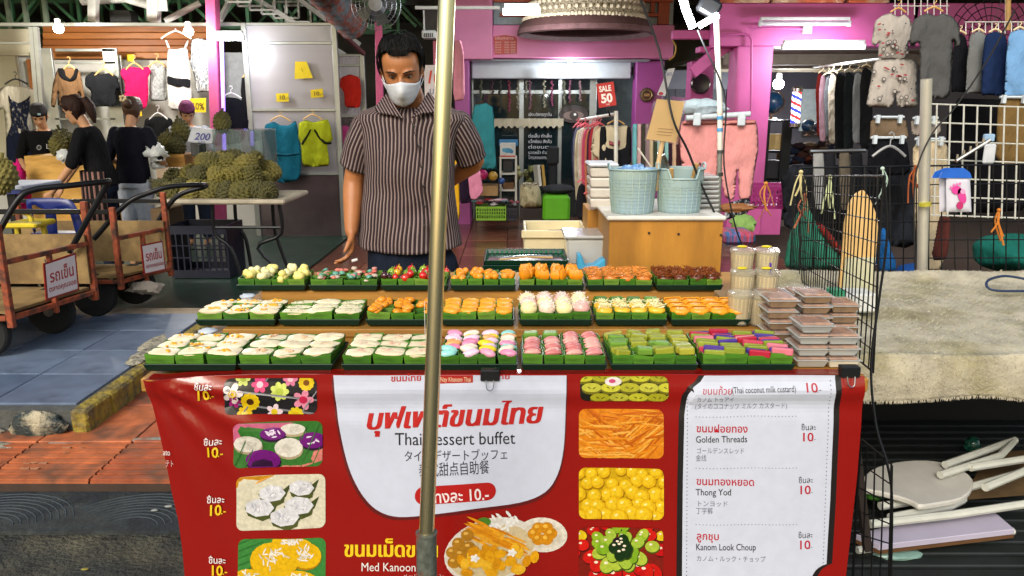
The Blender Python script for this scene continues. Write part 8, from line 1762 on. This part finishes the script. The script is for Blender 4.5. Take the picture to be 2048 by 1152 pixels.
tt = [tuple(v) for v in catmull([G(*p, .215) for p in sp2], 3)]; n = len(tt); q = MB(); q.add(tt + [(x, y, z - .02) for x, y, z in tt], [tuple(range(n)), tuple(range(2 * n - 1, n - 1, -1))] + [(i, (i + 1) % n, (i + 1) % n + n, i + n) for i in range(n)]); q.build('seat', M('seat pad', '#b4b2aa', .45, var=.1), o, bevel=.005, smooth=True)
for pts in (((1760, 1012), (1850, 1000), (2060, 940)), ((1780, 1035), (1900, 1012), (1925, 1000), (1928, 985), (1905, 980)), ((1740, 1048), (1900, 1030), (2070, 1005)), ((1890, 930), (1960, 905), (2030, 880)), ((1940, 935), (2070, 915)), ((1880, 950), (2000, 912), (2026, 884)), ((1970, 975), (2080, 930))):
    zz = .165 if pts[0][1] > 1000 else .235; q = MB(); q.tube([G(x, y, zz) for x, y in pts], .0135, 8); q.build('pipe', whp, o, smooth=True)
q = MB(); q.prism([(1975, 905), (2060, 900), (2060, 990), (1925, 1000)], lambda p: G(*p, .14), lambda p: G(*p, .15)); thing(q, 'brown_board', M('brd br', '#5a4426', .7, var=.3), 'brown hardboard under the folded chair', 'board')
lump(G(1945, 890, .12), (.03, .03, .035), 260, M('bottle g', '#2c6a58', .1, trans=.6), 'plastic_bottle', None, 12, .2); tag(sc.collection.objects[-1], 'crushed green plastic bottle under the table', 'bottle')
lump(G(1745, 985, .16), (.05, .04, .02), 262, cloth('#3f7a2c'), 'green_packet', None, 12, .4); tag(sc.collection.objects[-1], 'bright green packet under the folded chair', 'packet')
q = MB(); q.ell((0, 0, 0), (.08, .03, .012), 14, 6, jit=.1); q.v = [tuple(Vector(v) + G(1795, 1108, .07)) for v in q.v]; thing(q, 'plastic_sheet', M('sheet g', '#7a9a90', .3, alpha=.8), 'crumpled pale green plastic on the pallet', 'plastic')
# things standing on / behind the blanket table
q = MB(); oc = [(1690, 640), (1672, 600), (1680, 560), (1690, 450), (1700, 405), (1712, 386), (1728, 380), (1740, 395), (1754, 430), (1757, 455), (1748, 560), (1744, 606), (1720, 612)]
pl2 = px2([(1674, 606), (1684, 520), (1690, 450), (1700, 408), (1713, 388), (1728, 380), (1740, 396), (1755, 432), (1757, 455), (1750, 540), (1744, 606)], 2.75); q.prism(pl2, lambda p: Vector((p[0], 2.75, p[1])), lambda p: Vector((p[0], 2.768, p[1])))
o = thing(q, 'ironing_board', M('board tan', '#c9a468', .6, var=.12, scale=6), 'pointed tan wooden board standing on the blanket inside the mesh', 'board', bevel=.003)
q = MB(); fb(q, 1692, 515, 1742, 604, 2.742, .006); q.build('pale_label', M('lab pale', '#b4b294', .6, var=.1), o)
q = MB(); fb(q, 1682, 588, 1752, 626, 2.6, .1); thing(q, 'white_foam_box', M('foam w', '#c2c4c0', .6), 'white box at the foot of the tan board', 'box', bevel=.006)
q = MB(); fb(q, 1664, 580, 1690, 608, 2.55, .05); thing(q, 'green_carton', M('grn carton', '#2f8a64', .6), 'small green carton at the foot of the tan board', 'box', bevel=.004)
lumpy = lambda pts, Y, c, label, name, cat, th=.12: garment(name, label, pts, Y, c if not isinstance(c, str) else cloth(c), cat, thick=th, folds=(18, .02), puff=1.)
lumpy([(1570, 540), (1580, 490), (1598, 430), (1606, 400), (1612, 398), (1622, 430), (1650, 470), (1680, 505), (1684, 545)], 3.9, '#2f7a62', 'sea green tarpaulin draped to a peak behind the mesh', 'green_tarp', 'tarpaulin', .25)
lumpy([(1628, 440), (1650, 452), (1690, 505), (1680, 512), (1650, 480)], 3.7, '#8c2a24', 'dark red cloth beside the green peak', 'red_cloth', 'cloth', .06)
lumpy([(1752, 545), (1756, 480), (1764, 456), (1770, 456), (1776, 490), (1790, 520), (1788, 548)], 3.75, '#1c5a98', 'blue plastic bag tied at the top behind the tan board', 'blue_bag', 'bag', .08)
lumpy([(1790, 550), (1800, 530), (1835, 525), (1838, 552)], 3.8, '#1c4a8c', 'low blue bag left of the galvanised post', 'blue_bag', 'bag', .08)
lumpy([(1955, 530), (1952, 490), (1975, 472), (2020, 466), (2070, 470), (2075, 540), (2000, 545)], 4.2, '#125a50', 'bulging dark teal sack behind the mesh at right', 'teal_sack', 'sack', .2)
lumpy([(1862, 520), (1880, 430), (1900, 428), (1890, 520)], 4.3, '#4a2420', 'maroon folded umbrella cloth behind the mesh', 'maroon_cloth', 'cloth', .05)
# footprint packets on the mesh
for dx, lb in ((0, 'front packet printed with a pink footprint hanging on the mesh'), (-14, 'rear plain packet behind the footprint packet')):
    o = root('foot_packet', P(1912 + dx, 425, 3.4), lb, 'packet', 'packets on the mesh'); Y = 3.42 if dx == 0 else 3.46
    q = MB(); sheet(q, px2([(1892 + dx, 350), (1940 + dx, 352), (1943 + dx, 424), (1893 + dx, 424)], Y), Y, .012, (20, .002), wedge=.02); q.build('bag', M('packet w', '#c2c2ce', .25, var=.05), o, smooth=True)
    q = MB(); q.prism(px2([(1878 + dx, 356), (1884 + dx, 344), (1904 + dx, 336), (1928 + dx, 336), (1940 + dx, 345), (1944 + dx, 356)], Y - .016), lambda p: Vector((p[0], Y - .016, p[1])), lambda p: Vector((p[0], Y - .012, p[1]))); q.build('header_card', M('hdr blue', '#1c5ab8', .4), o)
    if dx == 0:
        pr = Print(lambda x, y, l: P(x, y, Y - .014 - l)); pr.ell(1913, 380, 10, 9, '#c83a8c', 1); pr.ell(1924, 392, 8, 16, '#c03a86', 1, -.3); pr.ell(1920, 411, 7, 8, '#a82460', 2); pr.ell(1926, 383, 5, 5, '#d890b8', 2)
        for k in range(4): pr.ell(1902 + k * 6, 372 - k * 1.5 + (k == 0) * 3, 2.4, 2.8, '#d06aa8', 2)
        pr.build('footprint_print', o)
# ribbons tied to the mesh
for x, y, Y, c, lb in ((1532, 385, 3.4, '#b87a3a', 'orange ribbon tied at the left of the mesh'), (1602, 362, 3.3, '#b8ac7c', 'cream ribbon tied on the mesh top'), (1660, 372, 3.0, '#b4bc90', 'pale green ribbon tied on the mesh top'), (1765, 355, 3.52, '#b0c4b8', 'white ribbon tied beside the cream trousers'), (1998, 438, 3.5, '#b8702c', 'orange ribbon tied under the footprint packet side'), (1832, 352, 3.5, '#a85a34', 'rust ribbon tied near the galvanised post'), (1610, 408, 3.3, '#a8644c', 'small rust ribbon above the green peak')):
    q = MB(); c0 = P(x, y - 18, Y)
    for k in range(4): q.tube(catmull([c0, c0 + Vector((random.uniform(-.03, .03), -.01, -.05)), c0 + Vector((random.uniform(-.04, .04), -.015, -.10 - .02 * k))], 4, False), .0045, 5, squash=.4)
    q.ell(c0, (.01, .009, .009), 8, 6); thing(q, 'ribbon', cloth(c), lb, 'ribbon', smooth=True)
cable([(2060, 560, 3.0), (2010, 552, 3.0), (1975, 562, 2.95), (1985, 580, 2.9), (2060, 582, 2.9)], 'dark blue cord looped on the blanket', .005, '#1c2c4c')
cable([(2030, 20, 3.2), (1975, 120, 3.25), (1910, 215, 3.3), (1868, 262, 3.32), (1836, 330, 3.32), (1828, 400, 3.33), (1830, 540, 3.33)], 'thin black cable sagging from the right to the galvanised post', .0035)
